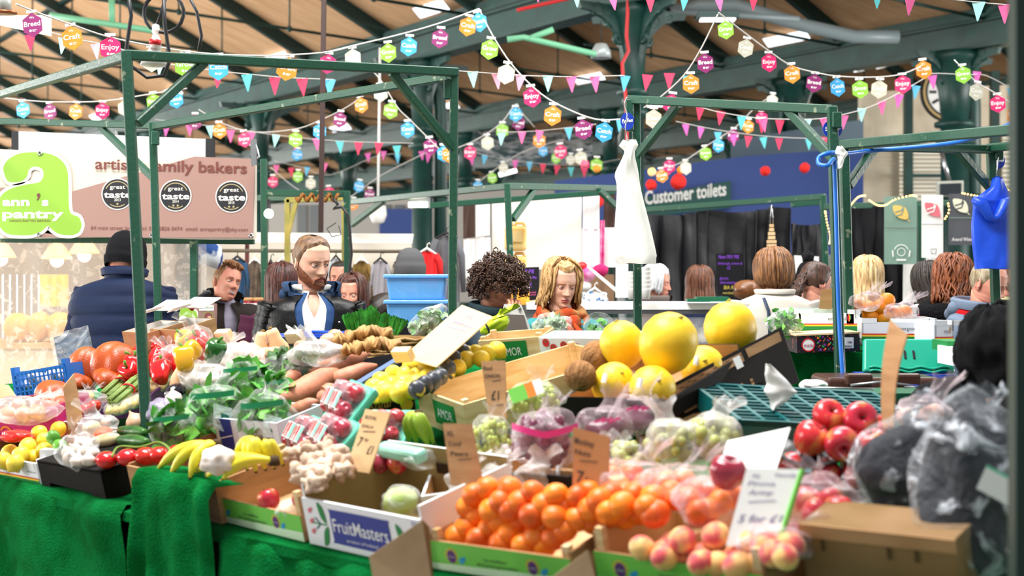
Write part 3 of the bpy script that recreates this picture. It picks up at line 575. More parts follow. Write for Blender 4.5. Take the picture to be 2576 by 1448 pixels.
def garment(x0, x1, y0, y1, m, lab, hang='b', d=DC, grp=None, name='hanging_shirt', sleeve=True):
    cx_ = (x0 + x1) / 2; hw = (x1 - x0) / 2; root = thing(name, lab, 'clothing', P(cx_, y1, d), grp); k = d / F
    def f(u, v):
        a = 2 * pi * u; prof = (.35 + .65 * min(1, v / .1) if v < .1 else 1 - .12 * sin(min(1, (v - .1) / .5) * pi)) * (.74 if sleeve else 1)
        return P(cx_ + hw * prof * sin(a), y0 + (y1 - y0) * v, d) + V((0, -.06 * cos(a) * (.6 + .4 * v) + .012 * sin(a * 7 + v * 3), 0))
    part(root, MB().grid(f, 32, 12, wrap=True), 'body', m)
    if sleeve:
        for s in (-1, 1): part(root, MB().tube([P(cx_ + s * hw * .55, y0 + 10, d), P(cx_ + s * hw * .85, y0 + (y1 - y0) * .3, d - .01), P(cx_ + s * hw * .95, y0 + (y1 - y0) * .85, d - .02)], [hw * .25 * k, hw * .2 * k, hw * .14 * k], n=10), 'sleeve', m)
    hm = M_white if hang == 'w' else M_black
    part(root, MB().tube([P(cx_ - hw * .62, y0 + 8, d), P(cx_, y0 - 8, d), P(cx_ + hw * .62, y0 + 8, d)], .012, n=6).tube([P(cx_, y0 - 8, d), P(cx_ + 1, y0 - 18, d), P(cx_ + 6, y0 - 22, d), P(cx_ + 8, y0 - 17, d)], .004, n=5), 'hanger', hm)
    return root
f_ = lambda n, c, **k: mat(n, c, rough=.85, **k)
for a in ((566, 628, 652, 780, f_('cloth_navyblue', '2d4a68'), 'blue long-sleeved top on a black hanger', 'b'), (620, 662, 656, 770, f_('cloth_brown', '4c423a', col2='66584c', sc=18), 'brown patterned top with a tag on a white hanger', 'w'), (672, 690, 660, 760, f_('cloth_wine', '5f1a27'), 'narrow strip of a wine red top between the brown tops', 'b'), (688, 735, 655, 770, f_('cloth_dark', '3c3535', col2='51494a', sc=15), 'dark brown top behind the bearded man', 'w'), (826, 864, 650, 760, f_('cloth_paleblue', '9ba4ac', col2='b9bfc4', sc=12), 'pale blue-grey top with a white price tag', 'b'), (884, 936, 656, 770, f_('cloth_mustard', '7f6537', col2='5f4a26', sc=14), 'mustard brown patterned top', 'w'), (930, 984, 656, 770, f_('cloth_grey', '97949b'), 'plain grey top on a black hanger', 'b'), (984, 1030, 655, 760, f_('cloth_print', '8a8478', col2='4b4a44', sc=20), 'grey printed top beside the red jacket', 'b')):
    garment(*a)
garment(1036, 1112, 632, 720, f_('jacket_red', 'd42a2c', bump=.1, bsc=8), 'bright red padded jacket on a white hanger', 'w', 10.9, name='hanging_jacket')
garment(1018, 1134, 640, 740, f_('jacket_black', '17171b'), 'black jacket hanging behind the red jacket', 'b', 11.1, name='hanging_jacket')
garment(1078, 1168, 592, 760, f_('jacket_grey', '66676d'), 'large grey coat hanging beside the green post', 'b', 11.0, name='hanging_coat')
one(MB().box(P(847, 672, 11.0), (.05, .004, .06)), 'price_tag', 'white price tag on the pale blue-grey top', 'tag', M_white)
# ---------------------------------------------------------------- cloth sheets, jerrycans, chalkboards
def sheet(x0, y0, x1, y1, d, m, lab, name='cloth_sheet', sk=0, wv=.01):
    return one(MB().grid(lambda u, v: P(x0 + (x1 - x0) * u, y0 + sk * u + (y1 - y0) * v, d) + V((0, wv * sin(u * 11 + v * 2), 0)), 20, 6), name, lab, 'cloth', m)
Mcloth = mat('sheet_cream', 'fbf3e6', rough=.8); Mclw = mat('sheet_white', 'f8f4f2', rough=.7); Mbrown = mat('sheet_brown', '4c3a33', rough=.7); Mpink = mat('pink_trim', 'e84f9a', rough=.6, col2='f7a6cf', sc=14)
sheet(1238, 508, 1463, 688, 11.6, Mcloth, 'big cream cloth sheet lit from behind in the middle stall', sk=-20)
sheet(1165, 518, 1195, 600, 11.5, Mbrown, 'dark brown cloth panel beside the green post', sk=-4); sheet(1166, 600, 1196, 700, 11.5, Mclw, 'white sheet under the dark brown panel')
sheet(1197, 514, 1232, 596, 11.4, Mclw, 'upper narrow white sheet next to the cream cloth', sk=-4); sheet(1197, 596, 1234, 690, 11.4, Mclw, 'lower narrow white sheet next to the cream cloth')
sheet(1466, 485, 1508, 576, 11.5, Mclw, 'upper white sheet with a red hook, beside the pink trim'); sheet(1464, 574, 1512, 674, 11.5, mat('sheet_pinkwhite', 'f7ecef', rough=.7), 'pinkish white sheet under the hooked white sheet')
sheet(1519, 478, 1548, 572, 11.6, Mbrown, 'dark brown cloth panel behind the hanging white bag'); sheet(1520, 572, 1580, 672, 11.5, Mclw, 'white sheet below the panel beside the bag')
sheet(1509, 554, 1521, 672, 11.4, Mpink, 'narrow pink frilled strip between white sheets', 'pink_trim', wv=.02); sheet(1549, 660, 1580, 748, 9.0, Mclw, 'white paper strip hanging below the white bag')
for i, (x, y, r_, m, lab) in enumerate(((1478, 688, .07, Mpink, 'pink knitted hat on the craft stall'), (1510, 680, .06, mat('magenta_wool', 'c92f6d', rough=.9), 'magenta woollen bundle on the craft stall'), (1462, 672, .05, Mred, 'red patterned bundle beside the pink hat'), (1472, 720, .05, M_white, 'white woollen ball on the craft stall'))):
    one(MB().ball(P(x, y, 10.6), (r_, r_, r_ * .8), n=16, wob=.2, seed=i), 'knitted_item', lab, 'knitwear', m)
garment(1462, 1530, 732, 765, mat('floral', 'f2f2ee', rough=.8, col2='3f6f9f', sc=22, th=(.55, .6)), 'white top with coloured dots on a white hanger behind the blonde woman', 'w', 10.2, name='hanging_shirt', sleeve=False)
sheet(1480, 690, 1545, 760, 11.0, mat('cloth_tan', '8a6d55', rough=.8), 'brown cloth behind the white dotted top')
one(MB().tube([P(1480, 672, 10), P(1552, 732, 9.6)], .012, n=8), 'stay_rod', 'thin white rod slanting down beside the green post', 'rod', M_white)
Mcan = mat('jerrycan_yellow', 'e9b657', rough=.35, col2='f3cf86', sc=5)
for y0, lab in ((560, 'upper yellow plastic jerrycan of the stacked pair'), (636, 'lower yellow plastic jerrycan of the stacked pair')):
    root = thing('jerrycan', lab, 'jerrycan', P(1297, y0 + 74, 9.9)); o = part(root, MB().box(P(1297, y0 + 40, 9.9), (.155, .13, .175)), 'body', Mcan); mod_bevel(o, .03, 4)
    part(root, MB().prism([(1279, y0 + 20), (1314, y0 + 20), (1314, y0 + 48), (1279, y0 + 48)], 0, 3, 0, FP(9.83)), 'label_panel', mat('can_panel', 'f2cf8c', rough=.4)); part(root, MB().lathe([(.02, 0), (.02, .03)], 12, 0, Matrix.Translation(P(1284, y0 + 8, 9.9))), 'cap', Mcan)
    part(root, MB().tube([P(1294, y0 + 12, 9.9), P(1298, y0 + 1, 9.9), P(1316, y0 + 1, 9.9), P(1322, y0 + 12, 9.9)], .012, n=8), 'handle', Mcan)
for x, lab in ((1276, 'amber drinks tank beside the green post on the counter'), (1316, 'amber drinks tank next to the chalkboard easel')):
    root = thing('drinks_tank', lab, 'tank', P(x, 768, 9.2)); o = part(root, MB().box(P(x, 746, 9.2), (.08, .08, .1)), 'tank', mat('amber_drink', 'f0a53c', rough=.2)); part(root, MB().box(P(x, 724, 9.2), (.085, .085, .012)), 'lid', mat('tank_lid', 'f7e4c2', rough=.3))
Mchalk = [mat('slate', '16161a', rough=.7), mat('chalk_purple', '8a4fd0', rough=.8), mat('chalk_pink', 'c0568a', rough=.8), mat('chalk_yellow', 'd2bd52', rough=.8)]
root = thing('chalkboard', 'small chalkboard with purple writing in a wooden easel behind the blonde woman', 'chalkboard', P(1330, 768, 9.4)); q = FP(9.4)
part(root, MB().prism([(1303, 673), (1356, 671), (1357, 755), (1308, 756)], 0, -6, 0, q), 'slate', Mchalk[0])
mb = MB(); mb.text('FRY PIE', 1309, 1344, 687, 10, 1, q, 1); mb.text('veg Fry Pie', 1311, 1350, 701, 7, 1, q, 1); mb.text('£2', 1325, 1337, 723, 13, 1, q, 1); mb.text('www.biarebel', 1313, 1348, 737, 5, 2, q, 1); mb.text('.com', 1333, 1348, 743, 5, 2, q, 1)
part(root, mb, 'chalk_writing', Mchalk)
mb = MB().bar(P(1302, 696, 9.35), P(1307, 765, 9.35), .02).bar(P(1298, 762, 9.35), P(1360, 758, 9.35), .022); part(root, mb, 'easel', mat('easel_wood', 'd9b88a', rough=.6))
# ---------------------------------------------------------------- black curtained stall
def drape(x0, y0, x1, y1, d, m, lab, folds=9, sk=0, name='black_curtain', amp=.07):
    def f(u, v):
        ph = u * folds * 2 * pi + 1.4 * sin(u * 17); am = amp * (.35 + .65 * v) * (1 + .5 * sin(u * 9))
        return P(x0 + (x1 - x0) * u, y0 + sk * u + (y1 - y0) * v + 10 * abs(sin(u * folds * .8)) * (1 - v), d) + V((.03 * sin(ph * 1.1 + v), am * sin(ph) + .05 * noise.noise(V((u * 9, v * 4, d))), 0))
    return one(MB().grid(f, 130, 14), name, lab, 'curtain', m)
Mdrape = mat('black_satin', '17181c', rough=.6, bump=.3, bsc=9)
drape(1615, 535, 1995, 800, 12.8, Mdrape, 'black draped curtain behind the white haired woman', 9, -18)
drape(1990, 560, 2070, 800, 13.2, Mdrape, 'black curtain in shade beside the slatted pine tower', 3, -6)
drape(2112, 515, 2245, 800, 11.9, mat('black_velvet', '17171a', rough=.8), 'black curtain behind the fairy lights on the right stall', 5)
drape(2170, 560, 2330, 800, 12.6, mat('black_velvet', '17171a', rough=.8), 'black cloth behind the hanging tea towels', 4)
root = thing('chalkboard', 'tall chalkboard with purple and yellow writing against the black curtain', 'chalkboard', P(1836, 745, 12.2)); q = FP(12.2)
part(root, MB().prism([(1801, 638), (1868, 636), (1871, 742), (1806, 742)], 0, -6, 0, q), 'slate', Mchalk[0])
mb = MB()
for t_, x0, x1, yb, h, m in (('New FRY PIE', 1807, 1859, 650, 9, 1), ('Edinburgh, onions &', 1806, 1867, 665, 6, 1), ('£2', 1829, 1837, 677, 8, 1), ('@fryPie', 1810, 1832, 703, 6, 1), ('#biarebelsays', 1811, 1855, 713, 6, 1), ('BIA REBEL', 1821, 1867, 727, 9, 3), ('www.biarebel.com', 1818, 1862, 739, 6, 3)): mb.text(t_, x0, x1, yb, h, m, q, 1, shear=.1)
part(root, mb, 'chalk_writing', Mchalk)
root = thing('wooden_tower', 'tapering tower of stacked pale wooden slats behind the bob haired woman', 'tower', P(1941, 668, 11.0)); M = Matrix.Translation(P(1941, 668, 11.0))
Mpine = mat('pine', 'd9b98c', rough=.6, col2='c39e6d', sc=6)
for i in range(11):
    w_ = .112 - .0085 * i; mb = MB(); mb.box((0, 0, .031 * i), (w_, w_, .024), 0, Matrix.Rotation(.1 * (-1) ** i, 4, 'Z')); mb.build('slat', Mpine, root)
MB().tube([(-.012, 0, .33), (0, 0, .47)], .004, n=6).tube([(.012, 0, .33), (.006, 0, .44)], .004, n=6).build('spike', M_steel, root)
for x, lab in ((1902, 'brown wooden cask next to the bob haired woman'), (1880, 'brown varnished cask beside the tall chalkboard')):
    root = thing('cask', lab, 'cask', P(x, 748, 11.2)); MB().lathe([(.05, -.1), (.075, -.05), (.08, 0), (.075, .05), (.05, .1)], 18, 0, Matrix.Rotation(R(90), 4, 'Y')).build('barrel', mat('cask_brown', '8a5a34', rough=.3, col2='6f4426', sc=8), root).location.z = .06
    MB().tube([(-.06, .078 * cos(a) * 0, 0) for a in (0, 1)], .078, n=18).build('hoop', M_black, root, Matrix.Translation((0, 0, .06)))
one(MB().prism([(1998, 642), (2060, 645), (2060, 690), (2003, 690)], 0, -3, 0, FP(12.0)), 'paper_notice', 'white notice behind the pompom hat', 'paper', M_white)
# ---------------------------------------------------------------- chilled counter and scales
root = thing('fridge_counter', 'long white chilled display counter behind the woman in the scarf', 'counter', V((P(1640, 0, 9.0).x, 9.0, 0)))
q = FP(8.9); x0, x1 = P(1325, 0, 8.9).x, P(1985, 0, 8.9).x; zt = P(0, 762, 8.9).z; cx_ = (x0 + x1) / 2
part(root, MB().box((cx_, 9.2, zt - .02), (x1 - x0, .6, .04)), 'worktop', M_white); part(root, MB().box((cx_, 8.92, zt - .055), (x1 - x0, .03, .025)), 'trim', mat('dark_trim', '4a4d50', rough=.4))
part(root, MB().box((cx_, 9.2, .5), (x1 - x0, .56, 1.0)), 'body', mat('counter_white', 'e4e4df', rough=.4))
part(root, MB().box((cx_, 8.93, zt - .2), (x1 - x0, .012, .22)), 'glass_front', film('fridge_glass', base=.12, crink=.1, rough=.05, bump=0))
for i in range(9):
    x = x0 + .2 + i * (x1 - x0 - .3) / 8.5; part(root, MB().ball((x, 9.05, zt - .2), (.07, .05, .05), n=14, wob=.4, seed=i), 'tray_of_food', mat('food_%d' % (i % 3), ('d7d2c0', 'b9bfae', 'c9c3b2')[i % 3], rough=.6, col2='e9e6dc', sc=18))
one(MB().box(P(1790, 752, 8.9), (.2, .12, .03)).box(P(1755, 755, 8.9), (.14, .1, .02), 0), 'serving_tray', 'dark green tray on the chilled counter near the auburn haired woman', 'tray', mat('tray_green', '146b4b', rough=.4))
root = thing('weighing_scale', 'steel weighing scale with a grey-brown dial plate beside the blonde woman', 'scale', P(1297, 850, 6.9)); q = FP(6.9)
part(root, MB().prism([(1268, 766), (1312, 767), (1344, 850), (1240, 850)], 0, -50, 0, q), 'housing', mat('scale_white', 'd8d8d2', rough=.3)); part(root, MB().prism([(1274, 790), (1318, 792), (1334, 850), (1258, 850)], 0, 6, 0, q), 'display_panel', mat('scale_panel', '6b625c', rough=.4))
for x in (1276, 1307): part(root, MB().lathe([(.008, 0), (.008, .01)], 12, 0, q @ Matrix.Translation((x, 775, 0)) @ Matrix.Scale(530, 4)), 'button', M_steel)
# paper cups
for j, (x, n_) in enumerate(((1590, 5), (1625, 6))):
    for i in range(n_):
        M = Matrix.Translation(P(x, 752 - 11 * i, 8.7)); dm = MB().lathe([(.022, 0), (.03, .06), (.031, .062), (.029, .06), (.021, .003)], 14)
        o = dm.build('plastic_cup', M_white); o.matrix_world = M; tag(o, 'white plastic cup in the stack %s the green post on the counter' % ('before' if j == 0 else 'just beyond'), 'cup', 'stacked plastic cups %s' % ('near' if j == 0 else 'far'))
# ---------------------------------------------------------------- tea towels, fairy lights, monitor, bags
q = FP(11.4); Mt = [mat('towel_sage', '7d9a8d', rough=.8), mat('leaf_gold', 'e3c06c', rough=.8), mat('towel_white', 'e9e9e6', rough=.8), mat('leaf_pink', 'd4707c', rough=.8), mat('towel_slate', '55575c', rough=.8), mat('leaf_cream', 'd9d9c4', rough=.8), M_white]
def towel(x0, x1, y0, y1, m, leaf, txt, lab):
    root = thing('tea_towel', lab, 'towel', P((x0 + x1) / 2, y1, 11.4)); w_ = x1 - x0
    part(root, MB().grid(lambda u, v: P(x0 + w_ * u, y0 + (y1 - y0) * v, 11.4) + V((0, .006 * sin(u * 8), 0)), 12, 4), 'cloth', Mt[m])
    cx_, cy_ = x0 + w_ * .5, y0 + (y1 - y0) * .24; mb = MB(); L = bez([(cx_ - 20, cy_ - 18), (cx_ + 8, cy_ - 14), (cx_ + 17, cy_ + 2), (cx_ + 16, cy_ + 17), (cx_ - 4, cy_ + 14), (cx_ - 17, cy_ + 2)], 4); mb.poly(L, leaf, q, 6)
    for s_ in (-8, 2): mb.stroke([(cx_ - 16, cy_ + s_ + 7), (cx_ + 1, cy_ + s_ + 2), (cx_ + 6, cy_ + s_ - 13)], 3, m, q, 7)
    mb.stroke([(cx_ + 14, cy_ + 15), (cx_ + 21, cy_ + 22)], 2, leaf, q, 6)
    mb.stroke([(x0, y0 + (y1 - y0) * .47), (x1, y0 + (y1 - y0) * .47)], 1.5, 4 if m != 4 else 0, q, 6)
    if txt == 'ring':
        c2, c3 = cx_, y0 + (y1 - y0) * .82; mb.ring(c2, c3, 17, 19, 6, q, 6, 20, R(200), R(340)); mb.ring(c2, c3, 9, 10.5, 6, q, 6); mb.stroke([(c2 - 22, c3 - 4), (c2 - 20, c3 + 12)], 3, 6, q, 6).stroke([(c2 + 22, c3 - 4), (c2 + 20, c3 + 12)], 3, 6, q, 6).stroke([(c2 - 12, c3 + 20), (c2 + 12, c3 + 20)], 4, 6, q, 6)
    elif txt == 'cup':
        c2, c3 = cx_ + 2, y0 + (y1 - y0) * .9; mb.stroke([(c2 - 8, c3 - 6), (c2 - 6, c3 + 5), (c2 + 4, c3 + 6), (c2 + 7, c3 - 6)], 2, 4, q, 6, True)
    else: mb.text(txt, x0 + 6, x1 + 8, y1 - 10, 9, 6, q, 6, shear=.25)
    part(root, mb, 'printed_pattern', Mt)
towel(2224, 2307, 494, 664, 0, 1, 'ring', 'sage green tea towel with a yellow leaf'); towel(2318, 2373, 490, 648, 2, 3, 'cup', 'white tea towel with a pink leaf and a small cup'); towel(2386, 2446, 487, 616, 4, 5, 'Award Winning', 'dark grey tea towel reading Award Winning')
sheet(2272, 664, 2345, 760, 11.8, M_white, 'white cloth below the sage tea towel'); sheet(2330, 600, 2360, 690, 12.1, M_white, 'white cloth behind the white tea towel')
def lights(pts, lab, n=26, d=11.2):
    root = thing('fairy_lights', lab, 'fairy lights', P(*pts[0], d)); cur = smooth([P(x, y, d) for x, y in pts], 10)
    part(root, MB().tube(cur, .004, n=4), 'wire', M_black)
    for i in range(n):
        a = i / (n - 1) * (len(cur) - 1); k = min(int(a), len(cur) - 2); part(root, MB().ball(cur[k].lerp(cur[k + 1], a - k) - V((0, .012, .006)), .0075, n=8), 'bulb', Mfairy)
Mfairy = mat('fairy_glow', 'ffc978', emit=3.2)
lights([(2138, 515), (2158, 494), (2175, 490)], 'short run of fairy lights rising to the stall corner', 12); lights([(2186, 502), (2206, 514), (2226, 514), (2250, 500), (2290, 490), (2304, 492)], 'swag of fairy lights above the sage tea towel', 24)
lights([(2075, 530), (2080, 560), (2088, 592), (2086, 610)], 'string of fairy lights down the post of the black stall', 14); lights([(2110, 520), (2112, 610), (2108, 636)], 'fairy lights hanging beside the blue hose', 7); lights([(2376, 548), (2386, 530), (2384, 510)], 'few fairy lights between the white and grey tea towels', 6); lights([(2420, 484), (2450, 490), (2475, 494)], 'fairy lights above the dark grey tea towel', 9); lights([(2532, 476), (2560, 478)], 'fairy lights at the far edge beside the blue bag', 6)
root = thing('monitor', 'pale framed monitor on an arm beneath the wall clock', 'monitor', P(2390, 490, 18.6)); q = FP(18.6)
part(root, MB().prism([(2358, 456), (2424, 454), (2424, 492), (2358, 494)], 0, -14, 0, q), 'frame', mat('monitor_frame', 'c9cbc0', rough=.5)); part(root, MB().prism([(2364, 462), (2418, 460), (2418, 492), (2364, 492)], 0, 3, 0, q), 'screen', mat('screen_dark', '2c3238', rough=.2)); part(root, MB().tube([P(2366, 372, 18.7), P(2378, 420, 18.6), P(2388, 455, 18.65)], .03, n=8), 'arm', M_steel)
def bag(lab, m, path, d, name='carrier_bag', dep=.05, sd=1, hang=None):
    """path: (y, x0, x1) rows from the tied top to the hem"""
    def f(u, v):
        k = v * (len(path) - 1); i = min(int(k), len(path) - 2); t = k - i; y, a, b = [path[i][j] * (1 - t) + path[i + 1][j] * t for j in range(3)]
        an = 2 * pi * u; c = (a + b) / 2; hw = (b - a) / 2; wr = 1 + .16 * noise.noise(V((cos(an) * 1.6 + sd, sin(an) * 1.6, v * 3))) * min(1, v * 6)
        return P(c + hw * sin(an) * wr, y + 4 * noise.noise(V((u * 6, v * 5, sd))), d) + V((0, -dep * cos(an) * (1 + .4 * noise.noise(V((u * 7, v * 4, sd + 3)))), 0))
    root = thing(name, lab, 'bag', P((path[-1][1] + path[-1][2]) / 2, path[-1][0], d)); part(root, MB().grid(f, 40, 26, wrap=True), 'sheet', m); return root
Mwbag = mat('white_plastic', 'f4f3ec', rough=.5, bump=.25, bsc=7)
root = bag('white plastic sheet tied up like a bag and hung on the green frame', Mwbag, [(352, 1566, 1600), (366, 1558, 1606), (380, 1572, 1596), (398, 1566, 1597), (440, 1545, 1606), (470, 1552, 1612), (560, 1548, 1635), (640, 1546, 1655), (664, 1560, 1652)], 6.75)
part(root, MB().tube([P(1578, 355, 6.75), P(1573, 320, 6.74), P(1578, 288, 6.73), P(1570, 262, 6.73), P(1576, 245, 6.75), P(1586, 247, 6.8)], .003, n=6), 'hook', M_steel)
root = bag('two blue plastic carrier bags tied to the right stall post', mat('bag_blue', '1b4fd8', rough=.35, bump=.3, bsc=9), [(446, 2498, 2520), (470, 2492, 2530), (500, 2450, 2550), (512, 2446, 2556), (560, 2444, 2560), (640, 2450, 2560), (676, 2450, 2556)], 6.82, dep=.04, sd=5)
part(root, MB().tube([P(2512, 395, 6.8), P(2508, 420, 6.8), P(2506, 448, 6.8)], .003, n=6), 'hook', M_steel)
part(root, MB().tube([P(x, y, 6.76) for x, y in ((2448, 500), (2470, 512), (2490, 545), (2500, 552), (2512, 545), (2530, 510), (2548, 502))], [.018, .03, .024, .018, .024, .03, .018], n=10), 'handle', mat('bag_blue', '1b4fd8'))
bag('scrap of white plastic tied round the right stall post', Mwbag, [(368, 2106, 2118), (385, 2102, 2134), (400, 2108, 2124), (424, 2104, 2116)], 5.85, 'plastic_scrap', .02, 9)
Mfy = [mat('roundel_blue', '1f3fb4', rough=.3), M_white]
for x, y, d, r_, t_, lab in ((1578, 305, 6.8, 17, 'fyffes', 'round blue sign with white lettering above the white bag'), (2094, 325, 6.0, 24, 'Spinks', 'round blue sign half hidden by the post above the blue hose loop'), (2512, 405, 6.95, 15, 'fyffes', 'round blue sign partly hidden by the post above the blue bags')):
    root = thing('round_sign', lab, 'sign', P(x, y, d)); q = FP(d); M = q @ Matrix.Translation((x, y, 0)); ry = r_ * 1.3 if r_ < 20 else r_
    part(root, MB().prism([(r_ * cos(a), ry * sin(a)) for a in [i * pi / 16 for i in range(32)]], -3, 3, 0, M), 'disc', Mfy[0]); part(root, MB().text(t_, -r_ * .8, r_ * .8, ry * .2, ry * .42, 1, M, 4, bold=.03, lift=-.12), 'lettering', Mfy)
# ================================================================ GARLANDS
HEXC = {'Breed': '8c2a6b', 'Craft': 'ee8f2f', 'Enjoy': 'd9286b', 'Grow': '8cc63f', 'Catch': '3fa6dc', 'Cook': 'c9c7b4'}
Mh = {k: mat('hex_' + k.lower(), c, rough=.45) for k, c in HEXC.items()}
HEXM = {}
def hexmesh(word):
    if word not in HEXM:
        mb = MB(); r = .5; pl = [(r * .92 * sin(i * pi / 3), r * cos(i * pi / 3) - .62) for i in range(6)]; mb.prism(pl, -.015, .015, 0)
        mb.box((0, -.06, 0), (.42, .12, .02), 1)
        for z in (.02, -.02):
            F_ = Matrix.Identity(4) if z > 0 else Matrix.Rotation(pi, 4, 'Y')
            mb.text('We', -.1, .1, -.36, .1, 1, F_, .02, down=False); mb.text(word, -.35, .35, -.66, .2, 1, F_, .02, bold=.02, down=False); mb.disc(-.09, -.84, .055, 1, F_, .02, 12); mb.stroke([(-.01, -.82), (.17, -.82)], .03, 1, F_, .02); mb.stroke([(-.01, -.87), (.12, -.87)], .03, 1, F_, .02)
        o = mb.build('hexagon', [Mh[word], M_white]); HEXM[word] = o.data; bpy.data.objects.remove(o)
    return HEXM[word]
Mflag = {c: mat('flag_' + c, h, rough=.6) for c, h in (('pink', 'e8669f'), ('red', 'd8365c'), ('teal', '58b9bd'), ('lilac', 'd65fae'), ('blue', '5cb3d6'), ('pale', 'f2a6bc'), ('aqua', 'a6e4dc'))}
TRI = {}
def trimesh(c):
    if c not in TRI:
        o = MB().prism([(-.5, 0), (.5, 0), (.04, -1.45), (-.04, -1.45)], -.01, .01, 0).build('flag', Mflag[c]); TRI[c] = o.data; bpy.data.objects.remove(o)
    return TRI[c]
Mstr = mat('garland_tape', 'cfcbc6', rough=.6); M_GREY = None
def garland(lab, cord, items, d0, d1, size, kind='hex', turn=0):
    """cord: pixel polyline; items: (x, y of the top, word or colour) ; depth runs d0..d1 along x"""
    xa, xb = cord[0][0], cord[-1][0]
    dep = lambda x: d0 + (d1 - d0) * (x - xa) / ((xb - xa) or 1)
    root = thing('hexagon_garland' if kind == 'hex' else 'pennant_bunting', lab, 'bunting', P(*cord[0], d0))
    part(root, MB().tube(smooth([P(x, y, dep(x)) for x, y in cord], 4), .0045 if kind == 'hex' else .003, n=5), 'cord', Mstr)
    for i, (x, y, c) in enumerate(items):
        d = dep(x); s = size * (1.2 if kind == 'hex' else 1) * d / F; me = hexmesh(c) if kind == 'hex' else trimesh(c)
        o = bpy.data.objects.new('hexagon' if kind == 'hex' else 'flag', me); COL.objects.link(o); o.parent = root
        o.matrix_local = Matrix.Translation(P(x, y, d) - root.location) @ Euler((R(90), R(rnd(-9, 9)) + turn, R(rnd(-16, 16)))).to_matrix().to_4x4() @ Matrix.Diagonal((s, s, s, 1))
H = garland
H('hexagon garland sloping down from the upper corner behind the nearest frame', [(40, 10), (100, 34), (180, 62), (270, 92), (380, 115), (500, 133), (640, 140), (730, 138), (830, 130), (900, 112)], [(78, 25, 'Breed'), (176, 58, 'Craft'), (277, 83, 'Enjoy'), (382, 112, 'Cook'), (466, 126, 'Grow'), (549, 133, 'Catch'), (728, 135, 'Craft')], 6.4, 8.0, 52)
H('hexagon garland climbing beside the roof girder to its top hook', [(815, 133), (900, 112), (1000, 88), (1100, 60), (1205, 22)], [(828, 130, 'Enjoy'), (886, 116, 'Cook'), (975, 102, 'Grow'), (1031, 86, 'Catch'), (1110, 66, 'Breed'), (1181, 36, 'Craft'), (1200, 26, 'Catch')], 8.5, 9.5, 42)
H('hexagon garland falling from the girder hook to the blue round sign', [(1205, 22), (1240, 90), (1290, 165), (1360, 235), (1430, 275), (1500, 300), (1560, 300)], [(1236, 92, 'Grow'), (1278, 154, 'Cook'), (1334, 212, 'Enjoy'), (1393, 258, 'Craft'), (1463, 293, 'Breed'), (1524, 300, 'Catch')], 9.5, 9.0, 44)
H('low hexagon garland above the white case and banner', [(-20, 242), (40, 250), (130, 256), (260, 254), (380, 236), (470, 222)], [(55, 250, 'Catch'), (123, 255, 'Breed'), (193, 254, 'Craft'), (258, 252, 'Enjoy'), (312, 245, 'Cook'), (384, 230, 'Grow'), (440, 225, 'Catch')], 9.0, 10.5, 36)
H('hexagon garland dropping from the grey strip light to the far clock', [(1808, 32), (1870, 80), (1930, 125), (1990, 165), (2050, 182), (2110, 192), (2200, 194), (2270, 186), (2330, 160)], [(1823, 46, 'Grow'), (1880, 92, 'Cook'), (1933, 128, 'Enjoy'), (1990, 157, 'Craft'), (2051, 180, 'Breed'), (2104, 190, 'Catch'), (2161, 195, 'Grow'), (2214, 195, 'Cook'), (2269, 183, 'Enjoy'), (2320, 146, 'Craft')], 8.5, 11, 40)
H('hexagon garland rising steeply from the frame to the grey strip light', [(1806, 36), (1765, 120), (1720, 190), (1660, 245), (1620, 270)], [(1772, 128, 'Breed'), (1737, 180, 'Craft'), (1693, 230, 'Enjoy'), (1645, 268, 'Cook')], 8.6, 9.2, 42)
H('hexagon garland at the far edge beside the thick column', [(2400, 150), (2455, 205), (2500, 232), (2560, 270)], [(2420, 160, 'Grow'), (2460, 203, 'Cook'), (2508, 233, 'Enjoy'), (2552, 262, 'Craft')], 10, 10, 38)
H('hexagon garland crossing high behind the tallest frame post', [(930, 170), (960, 205), (1000, 270), (1030, 300), (1080, 350), (1110, 380)], [(955, 208, 'Cook'), (986, 252, 'Grow'), (1025, 300, 'Catch'), (1079, 342, 'Breed'), (1115, 360, 'Catch'), (1128, 362, 'Craft')], 12, 12, 36)
H('hexagon garland swagging behind the dark upright pole', [(500, 275), (560, 310), (640, 332), (740, 325), (800, 305), (880, 265), (920, 230)], [(491, 282, 'Breed'), (550, 304, 'Craft'), (612, 326, 'Enjoy'), (744, 326, 'Grow'), (805, 305, 'Catch'), (858, 276, 'Breed'), (905, 240, 'Craft')], 12.5, 11.5, 34)
H('small hexagon garland peaking in front of the middle girder', [(1150, 372), (1200, 350), (1260, 310), (1297, 262), (1310, 280), (1345, 320)], [(1182, 360, 'Enjoy'), (1224, 336, 'Cook'), (1264, 305, 'Grow'), (1296, 264, 'Catch'), (1308, 286, 'Breed'), (1358, 330, 'Craft'), (1408, 358, 'Enjoy'), (1458, 374, 'Cook'), (1502, 392, 'Grow')], 14, 15, 32)
H('far hexagon garland rising towards the right roof bay', [(1640, 440), (1720, 405), (1780, 365), (1850, 320), (1900, 270), (1950, 235)], [(1662, 420, 'Craft'), (1684, 396, 'Enjoy'), (1724, 400, 'Cook'), (1772, 364, 'Grow'), (1809, 344, 'Catch'), (1846, 320, 'Breed'), (1884, 296, 'Craft'), (1915, 275, 'Enjoy'), (1945, 232, 'Cook')], 14, 14, 30)
